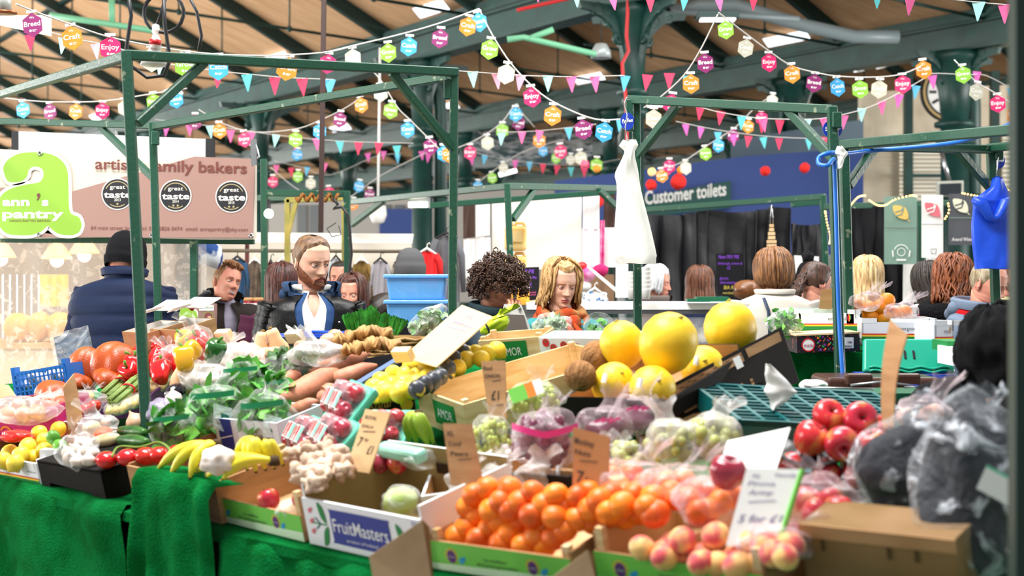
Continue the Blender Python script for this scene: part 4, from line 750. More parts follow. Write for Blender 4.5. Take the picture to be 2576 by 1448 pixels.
H('distant hexagon garland over the wound-wire frame', [(680, 420), (740, 470), (800, 500), (870, 500), (960, 440), (1080, 380)], [(686, 438, 'Enjoy'), (750, 370, 'Catch'), (750, 425, 'Grow'), (782, 442, 'Cook'), (826, 465, 'Enjoy'), (906, 450, 'Catch'), (931, 470, 'Breed'), (890, 495, 'Craft')], 16, 16, 26)
H('distant hexagon garland under the white netting', [(1190, 470), (1240, 430), (1320, 380), (1420, 350)], [(1202, 450, 'Catch'), (1236, 430, 'Grow'), (1264, 405, 'Cook'), (1366, 362, 'Catch'), (1400, 380, 'Grow'), (1436, 384, 'Cook'), (1470, 396, 'Enjoy')], 17, 17, 24)
B = lambda *a, **k: garland(*a, kind='tri', **k)
B('pink and aqua pennants crossing between the frame and the iron column', [(1150, 178), (1230, 184), (1320, 190), (1440, 193), (1570, 190)], [(1189, 180, 'aqua'), (1250, 184, 'pale'), (1310, 188, 'pale'), (1378, 190, 'aqua'), (1437, 192, 'pink'), (1496, 192, 'pink'), (1573, 190, 'blue'), (1629, 188, 'red'), (1684, 184, 'red'), (1730, 190, 'teal')], 9.5, 10, 28)
B('red and teal pennants running under the nearest frame top bar', [(420, 160), (500, 172), (560, 180), (640, 188), (720, 195), (840, 200)], [(470, 174, 'red'), (549, 178, 'red'), (621, 187, 'teal'), (691, 195, 'red'), (760, 198, 'red'), (830, 200, 'blue')], 9.5, 10.5, 30)
B('pennants strung behind the first hexagons at the upper corner', [(130, 82), (200, 100), (260, 112), (400, 150)], [(75, 88, 'red'), (160, 96, 'aqua'), (240, 110, 'pale'), (404, 150, 'aqua')], 7.5, 8, 28)
B('pink pennants along the very top over the iron column', [(1340, -20), (1500, -8), (1640, -8), (1740, -22), (1900, -18)], [(1356, -35, 'pink'), (1450, -22, 'aqua'), (1541, -14, 'pink'), (1636, -10, 'red'), (1723, -14, 'teal'), (1808, -12, 'pink'), (1896, -14, 'red')], 8, 8, 28)
B('two pennants at the upper right corner beside the thick column', [(2200, -8), (2290, -12), (2460, 6), (2560, 14)], [(2208, -28, 'teal'), (2290, -10, 'pink'), (2462, 4, 'aqua'), (2527, 10, 'pink')], 7, 7, 34)
B('pink and blue pennants rising to the clock from the right frame', [(1900, 298), (2010, 300), (2080, 296), (2170, 275), (2240, 245), (2320, 200), (2345, 185), (2430, 188), (2480, 190), (2548, 225)], [(1919, 298, 'pink'), (2030, 300, 'aqua'), (2074, 298, 'pink'), (2123, 290, 'pink'), (2168, 272, 'aqua'), (2218, 255, 'pink'), (2262, 238, 'lilac'), (2305, 215, 'blue'), (2345, 190, 'lilac'), (2458, 180, 'lilac'), (2545, 220, 'blue')], 10, 12, 24)
B('red and teal pennants just above the right frame bar', [(1740, 262), (1800, 280), (1870, 292), (1920, 298), (1990, 300)], [(1762, 268, 'red'), (1814, 280, 'red'), (1866, 292, 'teal'), (1918, 300, 'red'), (1962, 302, 'red')], 11, 11, 24)
B('small lilac and red pennants behind the right stall frame', [(1700, 305), (1780, 322), (1860, 335), (1960, 345), (2100, 350)], [(1725, 312, 'lilac'), (1764, 320, 'lilac'), (1806, 332, 'blue'), (1845, 338, 'lilac'), (1883, 342, 'red'), (1920, 345, 'teal'), (1960, 348, 'red'), (2035, 348, 'teal'), (2074, 345, 'red')], 13, 13, 20)
B('pink pennants behind the dark pole and far columns', [(390, 300), (470, 310), (560, 320), (700, 340), (860, 355), (1040, 360)], [(419, 312, 'lilac'), (476, 310, 'pink'), (528, 316, 'aqua'), (580, 327, 'pink'), (632, 332, 'pink'), (695, 338, 'aqua'), (746, 345, 'pink'), (796, 347, 'pink'), (855, 354, 'teal'), (902, 358, 'red'), (953, 358, 'red'), (998, 366, 'teal')], 13, 13, 22)
B('faint pink and blue pennants below the white netting', [(1170, 370), (1200, 385), (1300, 405), (1450, 415), (1560, 400)], [(1078, 385, 'lilac'), (1186, 392, 'lilac'), (1220, 390, 'blue'), (1296, 402, 'lilac'), (1332, 406, 'blue'), (1366, 412, 'red'), (1402, 416, 'red'), (1436, 420, 'teal'), (1470, 422, 'red')], 18, 18, 17)
B('pennants in front of the white netting beneath the girder', [(1260, 332), (1340, 330), (1440, 320), (1500, 312)], [(1262, 334, 'aqua'), (1313, 330, 'pink'), (1358, 328, 'pink'), (1430, 320, 'blue'), (1480, 312, 'lilac'), (1560, 300, 'blue')], 13, 13, 22)
B('distant pennants over the clothes stall', [(690, 405), (760, 420), (830, 440), (940, 395), (1010, 385)], [(695, 415, 'pink'), (732, 422, 'red'), (773, 420, 'blue'), (818, 410, 'pink'), (925, 385, 'lilac'), (965, 380, 'lilac'), (1000, 388, 'blue'), (1060, 380, 'lilac')], 17, 17, 16)
# round paper lanterns
Mlant = mat('lantern_red', 'dd2f2a', rough=.8, bump=.3, bsc=20); Ml2 = {'r': Mlant, 'p': mat('lantern_pink', 'ef7590', rough=.8), 'y': mat('lantern_yellow', 'f6dc8a', rough=.8, emit=.4), 'o': mat('lantern_orange', 'f09a3c', rough=.8)}
for x, y, r_, c, lab in ((1638, 465, 14, 'r', 'smaller red paper pompom above the Customer toilets sign'), (1706, 457, 20, 'r', 'largest red paper pompom above the Customer toilets sign'), (1925, 430, 13, 'r', 'red paper pompom in front of the far column'), (2024, 422, 13, 'r', 'red paper pompom half behind the far column'), (1640, 432, 11, 'y', 'glowing pale yellow paper lantern over the smaller red pompom'), (1676, 432, 11, 'p', 'pink paper lantern over the toilets sign'), (1502, 424, 10, 'o', 'orange paper lantern beside the white bag'), (1470, 412, 10, 'p', 'pink paper lantern left of the white bag'), (1712, 428, 10, 'o', 'orange paper lantern above the largest red pompom'), (1505, 508, 14, 'r', 'red paper pompom over the white sheets')):
    one(MB().ball(P(x, y, 15.0), r_ * 15.0 / F, n=20, wob=.12, seed=x), 'paper_lantern', lab, 'lantern', Ml2[c])
# ================================================================ PEOPLE
SKIN = {'fair': mat('skin_fair', 'e6b59c', rough=.5, col2='dca38a', sc=14, bump=.03, bsc=160, sss=.05), 'pink': mat('skin_pink', 'e2a288', rough=.5, col2='d68a74', sc=12, sss=.05), 'tan': mat('skin_tan', 'cf9274', rough=.5, col2='bd7c60', sc=12)}
Mlip = mat('lips', 'c06a62', rough=.4); Mlip2 = mat('lips_rose', 'b4605c', rough=.4); Meye = mat('eye_white', 'eee8e2', rough=.25); Miris = mat('iris_dark', '2f3038', rough=.2); Mlash = mat('lash_brown', '4a3328', rough=.6); Mmouth = mat('mouth_dark', '5a2522', rough=.5); Mteeth = mat('teeth', 'f0e8dc', rough=.3)
def lerp_tab(tab, z):
    for (z0, *a), (z1, *b) in zip(tab, tab[1:]):
        if z0 >= z >= z1:
            t = (z0 - z) / (z0 - z1); t = t * t * (3 - 2 * t) * .35 + t * .65; return [p * (1 - t) + q * t for p, q in zip(a, b)]
    return list(tab[-1][1:])
# height above eye line, half width, front depth, back depth
HEADT = [(.1201, .004, .002, .012), (.1185, .022, .020, .032), (.113, .040, .042, .056), (.098, .060, .066, .080), (.07, .073, .086, .097), (.035, .0775, .094, .103), (.0, .0765, .092, .1), (-.03, .0725, .092, .088), (-.06, .0655, .0915, .066), (-.085, .056, .091, .050), (-.1, .046, .089, .042), (-.112, .035, .083, .040), (-.12, .026, .07, .042), (-.122, .02, .05, .044)]
g1 = lambda x, s: exp(-(x / s) ** 2)
def head_mesh(mb, Mh_, neck_to, mouth='shut', skinm=0, lipm=1, nose=1.0, jaw=1.0, fem=0.0):
    """head, neck: one grown surface; Mh_ places the head (origin at eye level), the rings below blend into neck_to (centre, rx, ry)"""
    n = 104; rows = 84; vs = []; mats_ = []
    zs = [.12 - .242 * (i / rows) for i in range(rows + 1)]
    for z in zs:
        hw, f, b = lerp_tab(HEADT, z)
        if z < -.05: hw *= 1 + (jaw - 1) * min(1, (-z - .05) / .04)
        for j in range(n):
            ph = -pi + 2 * pi * j / n; a = ph - .52 * sin(ph)
            c, s_ = cos(a), sin(a); ry = f if c > 0 else b
            pw = .86; x = hw * math.copysign(abs(s_) ** pw, s_); y = -ry * math.copysign(abs(c) ** (1.0 if c > 0 else .9), c)
            if c > 0:
                k = min(1, c * 1.6); ax = abs(x)
                dep = 0.0
                if -.05 < z < .03:      # nose
                    t = (.012 - z) / .05; amp = .006 + .021 * max(0, min(1, t)) ** 1.2
                    fall = 1 if z > -.036 else max(0, 1 - ((-.036 - z) / .011) ** 2)
                    fall *= min(1, (.03 - z) / .02); wd = .0085 + .006 * max(0, min(1, t)); dep += nose * amp * fall * g1(x, wd)
                    dep += .006 * g1(ax - .0145, .006) * g1(z + .037, .007)
                dep -= .0135 * g1(ax - .031, .018) * g1(z - .001, .0125)       # eye sockets
                dep += .0045 * g1(ax - .03, .024) * g1(z - .0215, .009) * (1 - fem * .5)
                dep += .0045 * g1(ax - .047, .02) * g1(z + .028, .018)         # cheekbones
                dep -= .003 * g1(ax - .038, .015) * g1(z + .062, .016)
                w2 = .024; lipx = max(0, 1 - (ax / .026) ** 2)
                dep += (.006 * g1(z + .0655, .0045) + .0065 * g1(z + .0765, .0055)) * lipx + .003 * g1(x, .028) * g1(z + .07, .014)
                dep -= .0045 * g1(z + .0708, .0022) * lipx
                dep -= .0035 * g1(z + .0875, .006) * g1(x, .022); dep += .0065 * g1(z + .104, .010) * g1(x, .02)
                if mouth == 'open': dep -= .006 * g1(z + .0715, .005) * max(0, 1 - (ax / .022) ** 2)
                y -= dep * k
            vs.append(Mh_ @ V((x, y, z)))
    lips = []
    fs = []
    for i in range(rows):
        z0 = (zs[i] + zs[i + 1]) / 2
        for j in range(n):
            zc = z0
            fs.append((i * n + j, i * n + (j + 1) % n, (i + 1) * n + (j + 1) % n, (i + 1) * n + j))
            ph = -pi + 2 * pi * (j + .5) / n; a = ph - .52 * sin(ph); hw, f, b = lerp_tab(HEADT, zc); x = abs(hw * sin(a))
            m = skinm
            if mouth == 'open': zc -= .008 * (x / .0245) ** 2
            if cos(a) > 0 and x < .0245:
                h = 1 - (x / .0245) ** 2; up = .0635 + .003 * (1 - h) - .001 * g1(x, .004) * -1
                if -.0708 - .0125 * h ** .7 < zc < -.0708 + .0085 * h ** .7: m = lipm
                if mouth == 'open' and abs(zc + .0715) < .0075 * h: m = lipm + 1 if zc > -.0755 else lipm + 2
            mats_.append(m)
    k0 = len(mb.v); mb.v += vs; mb.f += [tuple(q + k0 for q in f) for f in fs]; mb.m += mats_; mb.s += [True] * len(fs)
    mb.f.append(tuple(k0 + q for q in range(n))[::-1]); mb.m.append(skinm); mb.s.append(True)
    c0 = Mh_ @ V((0, .012, -.06)); rings = []
    R0 = Mh_.to_3x3()
    hx = R0.col[0].length
    for t in (0, .25, .5, .75, 1.0):
        c = c0.lerp(V(neck_to[0]), t); rx = (.056 * hx) * (1 - t) + neck_to[1] * t; ry = (.062 * hx) * (1 - t) + neck_to[2] * t
        if t == .5: rx *= .95; ry *= .95
        rings.append((c, rx, ry, R0.normalized() if t < .3 else None))
    mb.loft(rings, 28, skinm)
    for s_ in (-1, 1):   # ears
        E_ = Mh_ @ Matrix.Translation((s_ * .0765, .012, -.012)) @ Euler((R(-8), 0, s_ * R(22))).to_matrix().to_4x4()
        mb.ball((0, 0, 0), (.008, .019, .032), skinm, 14, E_)
        mb.tube([E_ @ V((s_ * .006, .016 * cos(a), .003 + .026 * sin(a))) for a in [R(-60) + R(290) * i / 13 for i in range(14)]], .0046, skinm, 6)
def eye_part(root, Mh_, look=0.0, lid=.25, skin=None):
    """lid: how far the upper lid is down (1 shut)"""
    for s_ in (-1, 1):
        mb = MB(); n, h = 20, 24; c = V((s_ * .0305, -.0755, .0005)); r = .0128
        base = len(mb.v)
        for i in range(h + 1):
            e = pi / 2 - pi * i / h
            for j in range(n):
                a = 2 * pi * j / n; mb.v.append(Mh_ @ (c + V((r * cos(e) * sin(a) * 1.12, -r * cos(e) * cos(a), r * sin(e)))))
        top = R(58 - 62 * lid); low = R(-26)
        for i in range(h):
            e = pi / 2 - pi * (i + .5) / h
            for j in range(n):
                a = 2 * pi * (j + .5) / n; a = a - 2 * pi if a > pi else a; tp = top * max(.1, cos(a * .8)) ; m = 0
                if low * cos(a * .9) < e < tp: m = 2 if (a - look) ** 2 + (e + .05) ** 2 < .42 ** 2 else 1
                elif 0 <= e - tp < .16 or (0 <= low * cos(a * .9) - e < .09): m = 3 if e >= tp else 0
                mb.f.append((i * n + j, (i + 1) * n + j, (i + 1) * n + (j + 1) % n, i * n + (j + 1) % n)); mb.m.append(m); mb.s.append(True)
        mb.build('eye', [skin, Meye, Miris, Mlash], root)
def brow_part(root, Mh_, m, th=.004, tilt=0):
    for s_ in (-1, 1):
        MB().tube([Mh_ @ V((s_ * x, -.101 + y, z + .001)) for x, y, z in ((.012, .002, .0175), (.022, .000, .0205), (.034, .005, .0225), (.046, .017, .019))], [th * .7, th, th * .9, th * .4], n=8, flat=.7).build('eyebrow', m, root)
def hand(mb, M, m=0, curl=.5, side=1, spread=.07):
    """wrist at the origin, fingers along -z, palm faces -y; thumb towards side*x"""
    mb.loft([((0, 0, .03), .026, .020), ((0, 0, 0), .027, .019), ((0, 0, -.03), .037, .016), ((0, -.002, -.065), .041, .0145), ((0, -.002, -.088), .039, .0125)], 14, m, M)
    for i, (x, L) in enumerate(((.029, .072), (.010, .081), (-.010, .076), (-.028, .060))):
        x *= side; p = V((x, -.002, -.08)); pts = [p + V((0, 0, .02))]; a = .15 + .1 * i * curl; sp = spread * (1.5 - i) * side
        for q, fr in enumerate((.45, .31, .24)):
            pts.append(p); a += curl * (.5 + .25 * q); p = p + V((sin(sp) * cos(a), -sin(a), -cos(a))) * L * fr
        pts.append(p); mb.tube(pts, [.009, .0095, .0088, .0080, .0062], m, 8, M); mb.ball(p, .0066, m, 8, M)
    pts = [V((side * .018, -.004, -.012)), V((side * .040, -.014, -.036)), V((side * .053, -.026, -.062)), V((side * .052, -.040 - .01 * curl, -.088))]
    mb.tube(pts, [.013, .0125, .0105, .0078], m, 8, M); mb.ball(pts[-1], .008, m, 8, M)
# ---- hair
def scalp(a, e, o=0.0):
    """point on the skull: azimuth a (0 = face side), elevation e, lifted by o"""
    z = .118 * sin(e) ; hw, f, b = lerp_tab(HEADT, max(-.1, min(.1195, z + .001))); c = cos(a)
    n_ = V((sin(a) * cos(e), -c * cos(e), sin(e)))
    return V((hw * sin(a), -(f if c > 0 else b) * c, z)) + n_ * o
def cap_hair(root, Mh_, m, line, thick=.012, name='hair', bumps=0.0, lowz=-.08):
    """close hair: a shell over the skull above a hairline line(a) = lowest elevation"""
    def f(u, v):
        a = -pi + 2 * pi * u; e0 = line(a); e = pi / 2 - (pi / 2 - e0) * v
        t = thick * (min(1, (1 - v) * 5) * .85 + .15) * (1 + bumps * noise.noise(V((sin(a) * 5, cos(a) * 5, v * 7))))
        return Mh_ @ scalp(a, e, t)
    return MB().grid(f, 72, 26, wrap=True).build(name, m, root)
def strands(root, Mh_, m, spec, n, r, name='hair_strands', seg=9, nn=5):
    mb = MB()
    for i in range(n):
        pts = spec(i, i / max(1, n - 1)); k = len(pts); mb.tube([Mh_ @ V(p) for p in pts], [r * (.55 + .65 * sin(pi * min(1, .15 + .75 * j / (k - 1)))) for j in range(k)], 0, nn)
    return mb.build(name, m, root)
def fall(a, e0, length, wave=0.0, wf=40, o=.014, flare=0.0, ph=0.0, curl=0.0, gather=1.0, k=12):
    """a lock that follows the skull down from elevation e0, then hangs"""
    pts = []; e1 = R(-8); arc = .115 * max(.05, (e0 - e1)); L = arc + length
    for i in range(k):
        s_ = L * i / (k - 1)
        if s_ < arc: e = e0 + (e1 - e0) * s_ / arc; p = scalp(a, e, o)
        else:
            d = s_ - arc; p = scalp(a, e1, o + flare * d - curl * d * d * 8); p = p + V((0, .012 * min(1, d / .1), -d)); g = 1 + (gather - 1) * min(1, d / .2); p.x *= g
        w_ = wave * min(1, s_ / .06); p = p + V((sin(s_ * wf + ph) * cos(a), sin(s_ * wf + ph) * sin(a), 0)) * w_ + V((0, 0, cos(s_ * wf * .9 + ph) * w_ * .5))
        pts.append(p)
    return pts
# ---- the figure
TOR = [(1.505, .058, .058, .012), (1.475, .075, .066, .012), (1.452, .12, .078, .008), (1.428, .172, .09, .004), (1.395, .203, .103, 0), (1.34, .208, .116, 0), (1.26, .198, .122, 0), (1.15, .182, .118, 0), (1.04, .172, .114, 0), (.95, .182, .122, .004), (.87, .188, .128, .006), (.82, .17, .12, .004)]
def person(label, hx, hy, d, yaw=0, hyaw=None, hp=0, hr=0, lean=0, k=None, skin='fair', mouth='shut', eyes=(0, .74), brow=None, bulk=1.0, arms=None, trousers='242831', shoes='1a1a1c', face=True, nose=1.0, jaw=1.0, fem=0, drop=0.0):
    """hx, hy: pixel of the head between the eyes; d: distance"""
    target = P(hx, hy, d); hyaw = yaw if hyaw is None else hyaw
    Up = Matrix.Translation((0, 0, .95)) @ Matrix.Rotation(R(lean), 4, 'X') @ Matrix.Translation((0, 0, -.95))
    hc = Up @ V((0, -.012, 1.63 - drop)); kk = (target.z / hc.z) if k is None else k
    base = Matrix.Translation(V((0, 0, 0))) @ Matrix.Rotation(R(yaw), 4, 'Z')
    off = (base @ hc) * kk; root_loc = V((target.x - off.x, target.y - off.y, target.z - off.z if k else 0))
    Mh_ = Matrix.Translation(hc) @ Euler((0, 0, R(hyaw - yaw))).to_matrix().to_4x4() @ Euler((R(hp), R(hr), 0)).to_matrix().to_4x4()
    mb = MB(); sk = SKIN[skin]
    head_mesh(mb, Mh_, (Up @ V((0, .012, 1.475)), .07, .066), mouth, nose=nose, jaw=jaw, fem=fem)
    Q = Up.to_3x3()
    mb.loft([(Up @ V((0, cy, z)), rx * .93, ry * .9, Q) for z, rx, ry, cy in TOR], 28, 0)
    A = []
    for s_ in (-1, 1):
        spec = (arms or {}).get(s_) or [V((s_ * .235, .02, 1.14)), V((s_ * .225, -.1, .9))]
        sh = V((s_ * .178, 0, 1.405)); pts = [Up @ sh, Up @ V(spec[0]), Up @ V(spec[1])]; A.append(pts)
        a, b, c = pts; mb.tube([a, a.lerp(b, .5), b, b.lerp(c, .45), c], [.05, .046, .038, .036, .026], 0, 14)
        dr = (c - b).normalized(); x = V((s_, 0, 0)); x = (x - dr * x.dot(dr)).normalized(); z = -dr; y = z.cross(x)
        HM = Matrix.Translation(c) @ Matrix((x, y, z)).transposed().to_4x4()
        ho = (arms or {}).get('turn%d' % s_)
        if ho: HM = HM @ ho
        hand(mb, HM, 0, (arms or {}).get('curl', .5), side=-s_ if not ho else -s_)
    for s_ in (-1, 1): mb.tube([V((s_ * .09, 0, .86)), V((s_ * .1, -.01, .5)), V((s_ * .1, .01, .1))], [.085, .06, .04], 0, 14)
    body = mb.build('person', [sk, Mlip2 if fem else Mlip, Mteeth, Mmouth]); body.matrix_world = Matrix.Translation(root_loc) @ base @ Matrix.Scale(kk, 4)
    tag(body, label, 'person')
    if face:
        eye_part(body, Mh_, eyes[0], eyes[1], sk)
        if brow: brow_part(body, Mh_, brow)
    mt = mat('trousers_' + trousers, trousers, rough=.8); ms = mat('shoe_' + shoes, shoes, rough=.5)
    mb = MB().loft([((0, 0, .98), .185 * bulk, .13 * bulk), ((0, 0, .88), .195 * bulk, .14 * bulk), ((0, 0, .78), .18 * bulk, .125 * bulk)], 22, 0)
    for s_ in (-1, 1): mb.tube([V((s_ * .09, 0, .86)), V((s_ * .1, -.01, .5)), V((s_ * .1, .01, .06))], [.1, .075, .065], 0, 14)
    mb.build('trousers', mt, body)
    for s_ in (-1, 1): MB().loft([((s_ * .1, -.05, .0), .05, .14), ((s_ * .1, -.05, .03), .05, .14), ((s_ * .1, -.02, .075), .045, .09), ((s_ * .1, .02, .11), .04, .05)], 16).build('shoe', ms, body)
    return body, Mh_, Up, A
def coat(body, Up, A, m, o=.025, hem=.72, name='coat', gap=None, top=1.478, sleeves=True, puff=0.0, cuff=1.0, quilts=0, shoulder=0.0, neck=1.0, fat=1.0):
    """outer garment: trunk shell (gap(z) opens it down the front) and sleeves in one mesh"""
    Q = Up.to_3x3(); mb = MB(); zs = []
    z = top; n = 60
    rows = [top - (top - hem) * i / n for i in range(n + 1)]; rings = []; gp = []
    for i, z in enumerate(rows):
        tz = min(1.504, max(.821, z)); rx, ry, cy = lerp_tab(TOR, tz)
        if z < .87: rx, ry = .188 + (.87 - z) * .12, .128 + (.87 - z) * .12
        oo = o * min(1, .35 + (top - z) / .05); q = puff * abs(sin(quilts * pi * (top - z) / (top - hem))) ** .4 if quilts else 0
        wob = .006 * noise.noise(V((z * 9, hem, 3.3)))
        rings.append((Up @ V((0, cy, z)), ((rx + oo + q + wob) * (neck if z > 1.45 else 1)) * fat, (ry + oo + q) * fat, Q)); gp.append(gap(z) if gap else 0)
    mb.loft(rings, 44, 0, None, False, gp if gap else None)
    if sleeves:
        for a, b, c in A:
            pts = [a + (b - a) * -.06, a.lerp(b, .25), a.lerp(b, .6), b, b.lerp(c, .25), b.lerp(c, .6), b.lerp(c, cuff)]
            pts = smooth(pts, 4); rr = [.074, .072, .066, .06, .056, .052, .046]; rs = []
            for i in range(len(pts)):
                t = i / (len(pts) - 1) * 6; j = min(int(t), 5); rs.append((rr[j] * (1 - t + j) + rr[j + 1] * (t - j)) * (1 + .05 * sin(i * 2.1)) + o * .35)
            mb.tube(pts, rs, 0, 18)
    return mb.build(name, m, body)
def collar(body, Up, m, z0=1.44, z1=1.52, r=(.1, .1), flare=1.15, gap=0.5, name='collar', cy=.01, wob=.004, tilt=0.0, th=.012):
    Q = Up.to_3x3() @ Matrix.Rotation(tilt, 3, 'X'); rings = []; gp = []
    for t in (0, .25, .5, .75, .95, 1.0, .9, .6):
        k = 1 + (flare - 1) * t; k2 = 1 if len(rings) < 6 else 1 + .14
        rings.append((Up @ V((0, cy, z0 + (z1 - z0) * t)), (r[0] * k + .003 * sin(t * 9)) * k2, (r[1] * k) * k2, Q)); gp.append(gap)
    return MB().loft(rings, 36, 0, None, False, gp).build(name, m, body)
def ringscarf(body, Up, m, c, rx, ry, rr, tilt=.25, name='scarf', n=40, w2=.5, seed=0, arc=0):
    Q = Matrix.Rotation(tilt, 3, 'X'); mb = MB()
    pts = [Up @ (V(c) + Q @ V((rx * sin(a), -ry * cos(a), .012 * sin(3 * a + seed)))) for a in [arc + (2 * pi - 2 * arc) * i / n for i in range(n)]]
    mb.tube(pts, [rr * (1 + .25 * sin(5 * i * 2 * pi / n + seed) * w2) for i in range(n)], 0, 12, closed=not arc); return mb.build(name, m, body)
HM_ = lambda n, a, b, **k: mat('hair_' + n, a, rough=.45, col2=b, sc=k.pop('sc', 26), th=(.35, .65), stretch=(2.5, 2.5, .5), bump=.15, bsc=90, **k)

# ---- 1. bearded man in the leather jacket
hm = HM_('darkblond', '5b4030', '8a6a4c'); hb = HM_('ginger', '5e2c17', '8a4a26', sc=60)
b, H_, U, A = person('bearded man with slicked back hair in a black leather jacket and white shirt, looking down', 785, 657, 7.0, yaw=14, hyaw=38, hp=13, hr=-3, skin='fair', eyes=(.25, .8), brow=HM_('browdk', '6b4a35', '7b5a45'), nose=1.1, jaw=1.02, trousers='20242c')
cap_hair(b, H_, hm, lambda a: R(56) - R(18) * min(1, abs(a) / R(50)) if abs(a) < R(58) else R(38) - R(50) * min(1, (abs(a) - R(58)) / R(34)) if abs(a) < R(92) else R(-12) - R(26) * min(1, (abs(a) - R(92)) / R(40)), .009)
strands(b, H_, hm, lambda i, t: [scalp(R(-62 + 124 * t) * (1 - .0 * q) + (pi - abs(R(-62 + 124 * t))) * 0, 0) * 0 + H for q, H in [(0, V((0, 0, 0)))]] if 0 else [V((sgn * (.066 * (1 - q) + .018 * q) * abs(2 * t - 1) ** .6, -.044 + .15 * q, .088 + .034 * sin(pi * min(1, q * .8 + .12)) * (1 - abs(2 * t - 1) * .35) - .045 * q ** 2 - .03 * abs(2 * t - 1) ** 2)) for sgn in [1 if t > .5 else -1] for q in [j / 9 for j in range(10)]], 34, .0085)
MB().ball(H_ @ V((0, .125, .01)), (.035, .03, .042), 0, 16, None, .25).build('hair_bun', hm, b)
def beard(root, Mh_, m, th=.010, full=True):
    """beard and moustache following the jaw"""
    def f(u, v):
        a = R(-104) + R(208) * u; side = abs(a) / R(104)
        ztop = -.088 + .094 * max(0, (side - .28) / .72) ** .8 if side > .28 else -.088; zbot = -.124 + .02 * side; z = ztop + (zbot - ztop) * v
        hw, fr, bk = lerp_tab(HEADT, max(-.1215, z)); fr = max(fr, .085 if z < -.1 else 0); hw = max(hw, .04 if z < -.1 else 0); c, s_ = cos(a), sin(a)
        t = th * sin(pi * min(1, max(0, .12 + v * .75))) ** .6 * (1 - .55 * side) + .0015
        return Mh_ @ V(((hw + t) * s_, -(fr + t + .004 * g1(z + .1, .02)) * c if c > 0 else -(bk + t) * c, z))
    mb = MB().grid(f, 56, 16)
    mb.tube([Mh_ @ V((x, -.1005 + 12 * x * x, -.0585 - 16 * x * x)) for x in (-.032, -.024, -.014, -.005, 0, .005, .014, .024, .032)], [.003, .0055, .0065, .006, .005, .006, .0065, .0055, .003], 0, 10)
    for s_ in (-1, 1): mb.tube([Mh_ @ V((s_ * x, y, z)) for x, y, z in ((.03, -.086, -.074), (.034, -.083, -.088), (.03, -.084, -.1))], [.005, .007, .006], 0, 8)
    return mb.build('beard', m, root)
beard(b, H_, hb)
Mleather = mat('leather_black', '08090b', rough=.4, spec=.3, bump=.25, bsc=16); Mnavy = mat('hood_navy', '2f4566', rough=.8, bump=.2, bsc=14); Mshirt = mat('shirt_white', 'f2f0ec', rough=.8, bump=.12, bsc=18)
coat(b, U, A, Mshirt, .006, .9, 'shirt', lambda z: .24 * max(0, min(1, (z - 1.36) / .1)), 1.49, sleeves=False)
coat(b, U, A, mat('placket_blue', '33507f', rough=.8), .016, .9, 'hoodie', lambda z: .17 + .16 * max(0, (z - 1.25) / .23), 1.48, sleeves=False)
coat(b, U, A, Mleather, .03, .8, 'leather_jacket', lambda z: .22 + .26 * max(0, (z - 1.2) / .27), 1.47, fat=1.04)
collar(b, U, Mnavy, 1.41, 1.535, (.105, .098), 1.22, .95, 'hood'); ringscarf(b, U, Mnavy, (0, .055, 1.46), .12, .085, .03, -.3, 'hood_roll', arc=1.0)
collar(b, U, Mshirt, 1.455, 1.52, (.076, .074), 1.08, .62, 'shirt_collar')
for s_ in (-1, 1):
    a, e, c = A[0] if s_ < 0 else A[1]
    mb = MB()
    for i in range(4): mb.tube([a + V((s_ * (.02 + .012 * i), -.09 + .004 * i, .02 - .03 * i)), a + V((s_ * (.055 + .006 * i), -.04, .035 - .03 * i)), a + V((s_ * (.062 + .006 * i), .03, .025 - .03 * i))], .005, 0, 8)
    mb.build('shoulder_pad', Mleather, b)
MB().box(U @ V((.1, -.158, 1.2)), (.009, .006, .04)).box(U @ V((.1, -.16, 1.225)), (.014, .006, .012)).build('zip_pull', M_steel, b)
for z in (1.34, 1.3): MB().ball(U @ V((.115, -.142, z)), .006, 0, 8).build('stud', M_steel, b)
# ---- 2. blonde woman with the patterned scarf
hm = HM_('blonde', 'a87c4a', 'd9b27a')
b, H_, U, A = person('blonde woman with tousled hair and a rust patterned scarf over a teal cardigan, looking down', 1412, 715, 7.4, yaw=8, hyaw=20, hp=12, hr=2, skin='fair', eyes=(.1, .92), brow=HM_('browbl', '9a7450', 'a88460'), fem=1, jaw=.95, nose=1.05)
cap_hair(b, H_, hm, lambda a: R(52) - R(10) * cos(a * 2) if abs(a) < R(50) else R(50) - R(66) * min(1, (abs(a) - R(50)) / R(30)), .018, bumps=.5)
random.seed(3)
def bl(i, t):
    a = R(64 + 232 * t) + rnd(-.1, .1); return fall(a, R(rnd(52, 84)), rnd(.06, .125), .014, rnd(38, 66), rnd(.014, .034), .12, rnd(0, 6))
strands(b, H_, hm, bl, 210, .006, nn=5)
strands(b, H_, hm, lambda i, t: fall(R(-70 + 9 * (i % 3)) if i < 6 else R(54 + 8 * (i % 3)), R(66), rnd(.02, .07), .005, 50, rnd(.008, .018), .05, i), 12, .006, 'fringe')
strands(b, H_, hm, lambda i, t: [scalp(R(200 * t - 100 + 180), R(62 + 20 * rnd(0, 1)), q) + V((rnd(-.01, .01), rnd(-.01, .01), q * .6)) for q in (.004, .012, .02, .018)], 14, .003, 'flyaway_hair')
Mteal = mat('teal_knit', '3f8f94', rough=.9, bump=.4, bsc=70); Mscarf = mat('scarf_rust', 'a8431f', rough=.9, col2='a67c4a', sc=11, th=(.42, .6), bump=.3, bsc=40); Mscarf2 = mat('scarf_brown', '8f5a34', rough=.9, col2='c2401f', sc=7, bump=.3, bsc=40)
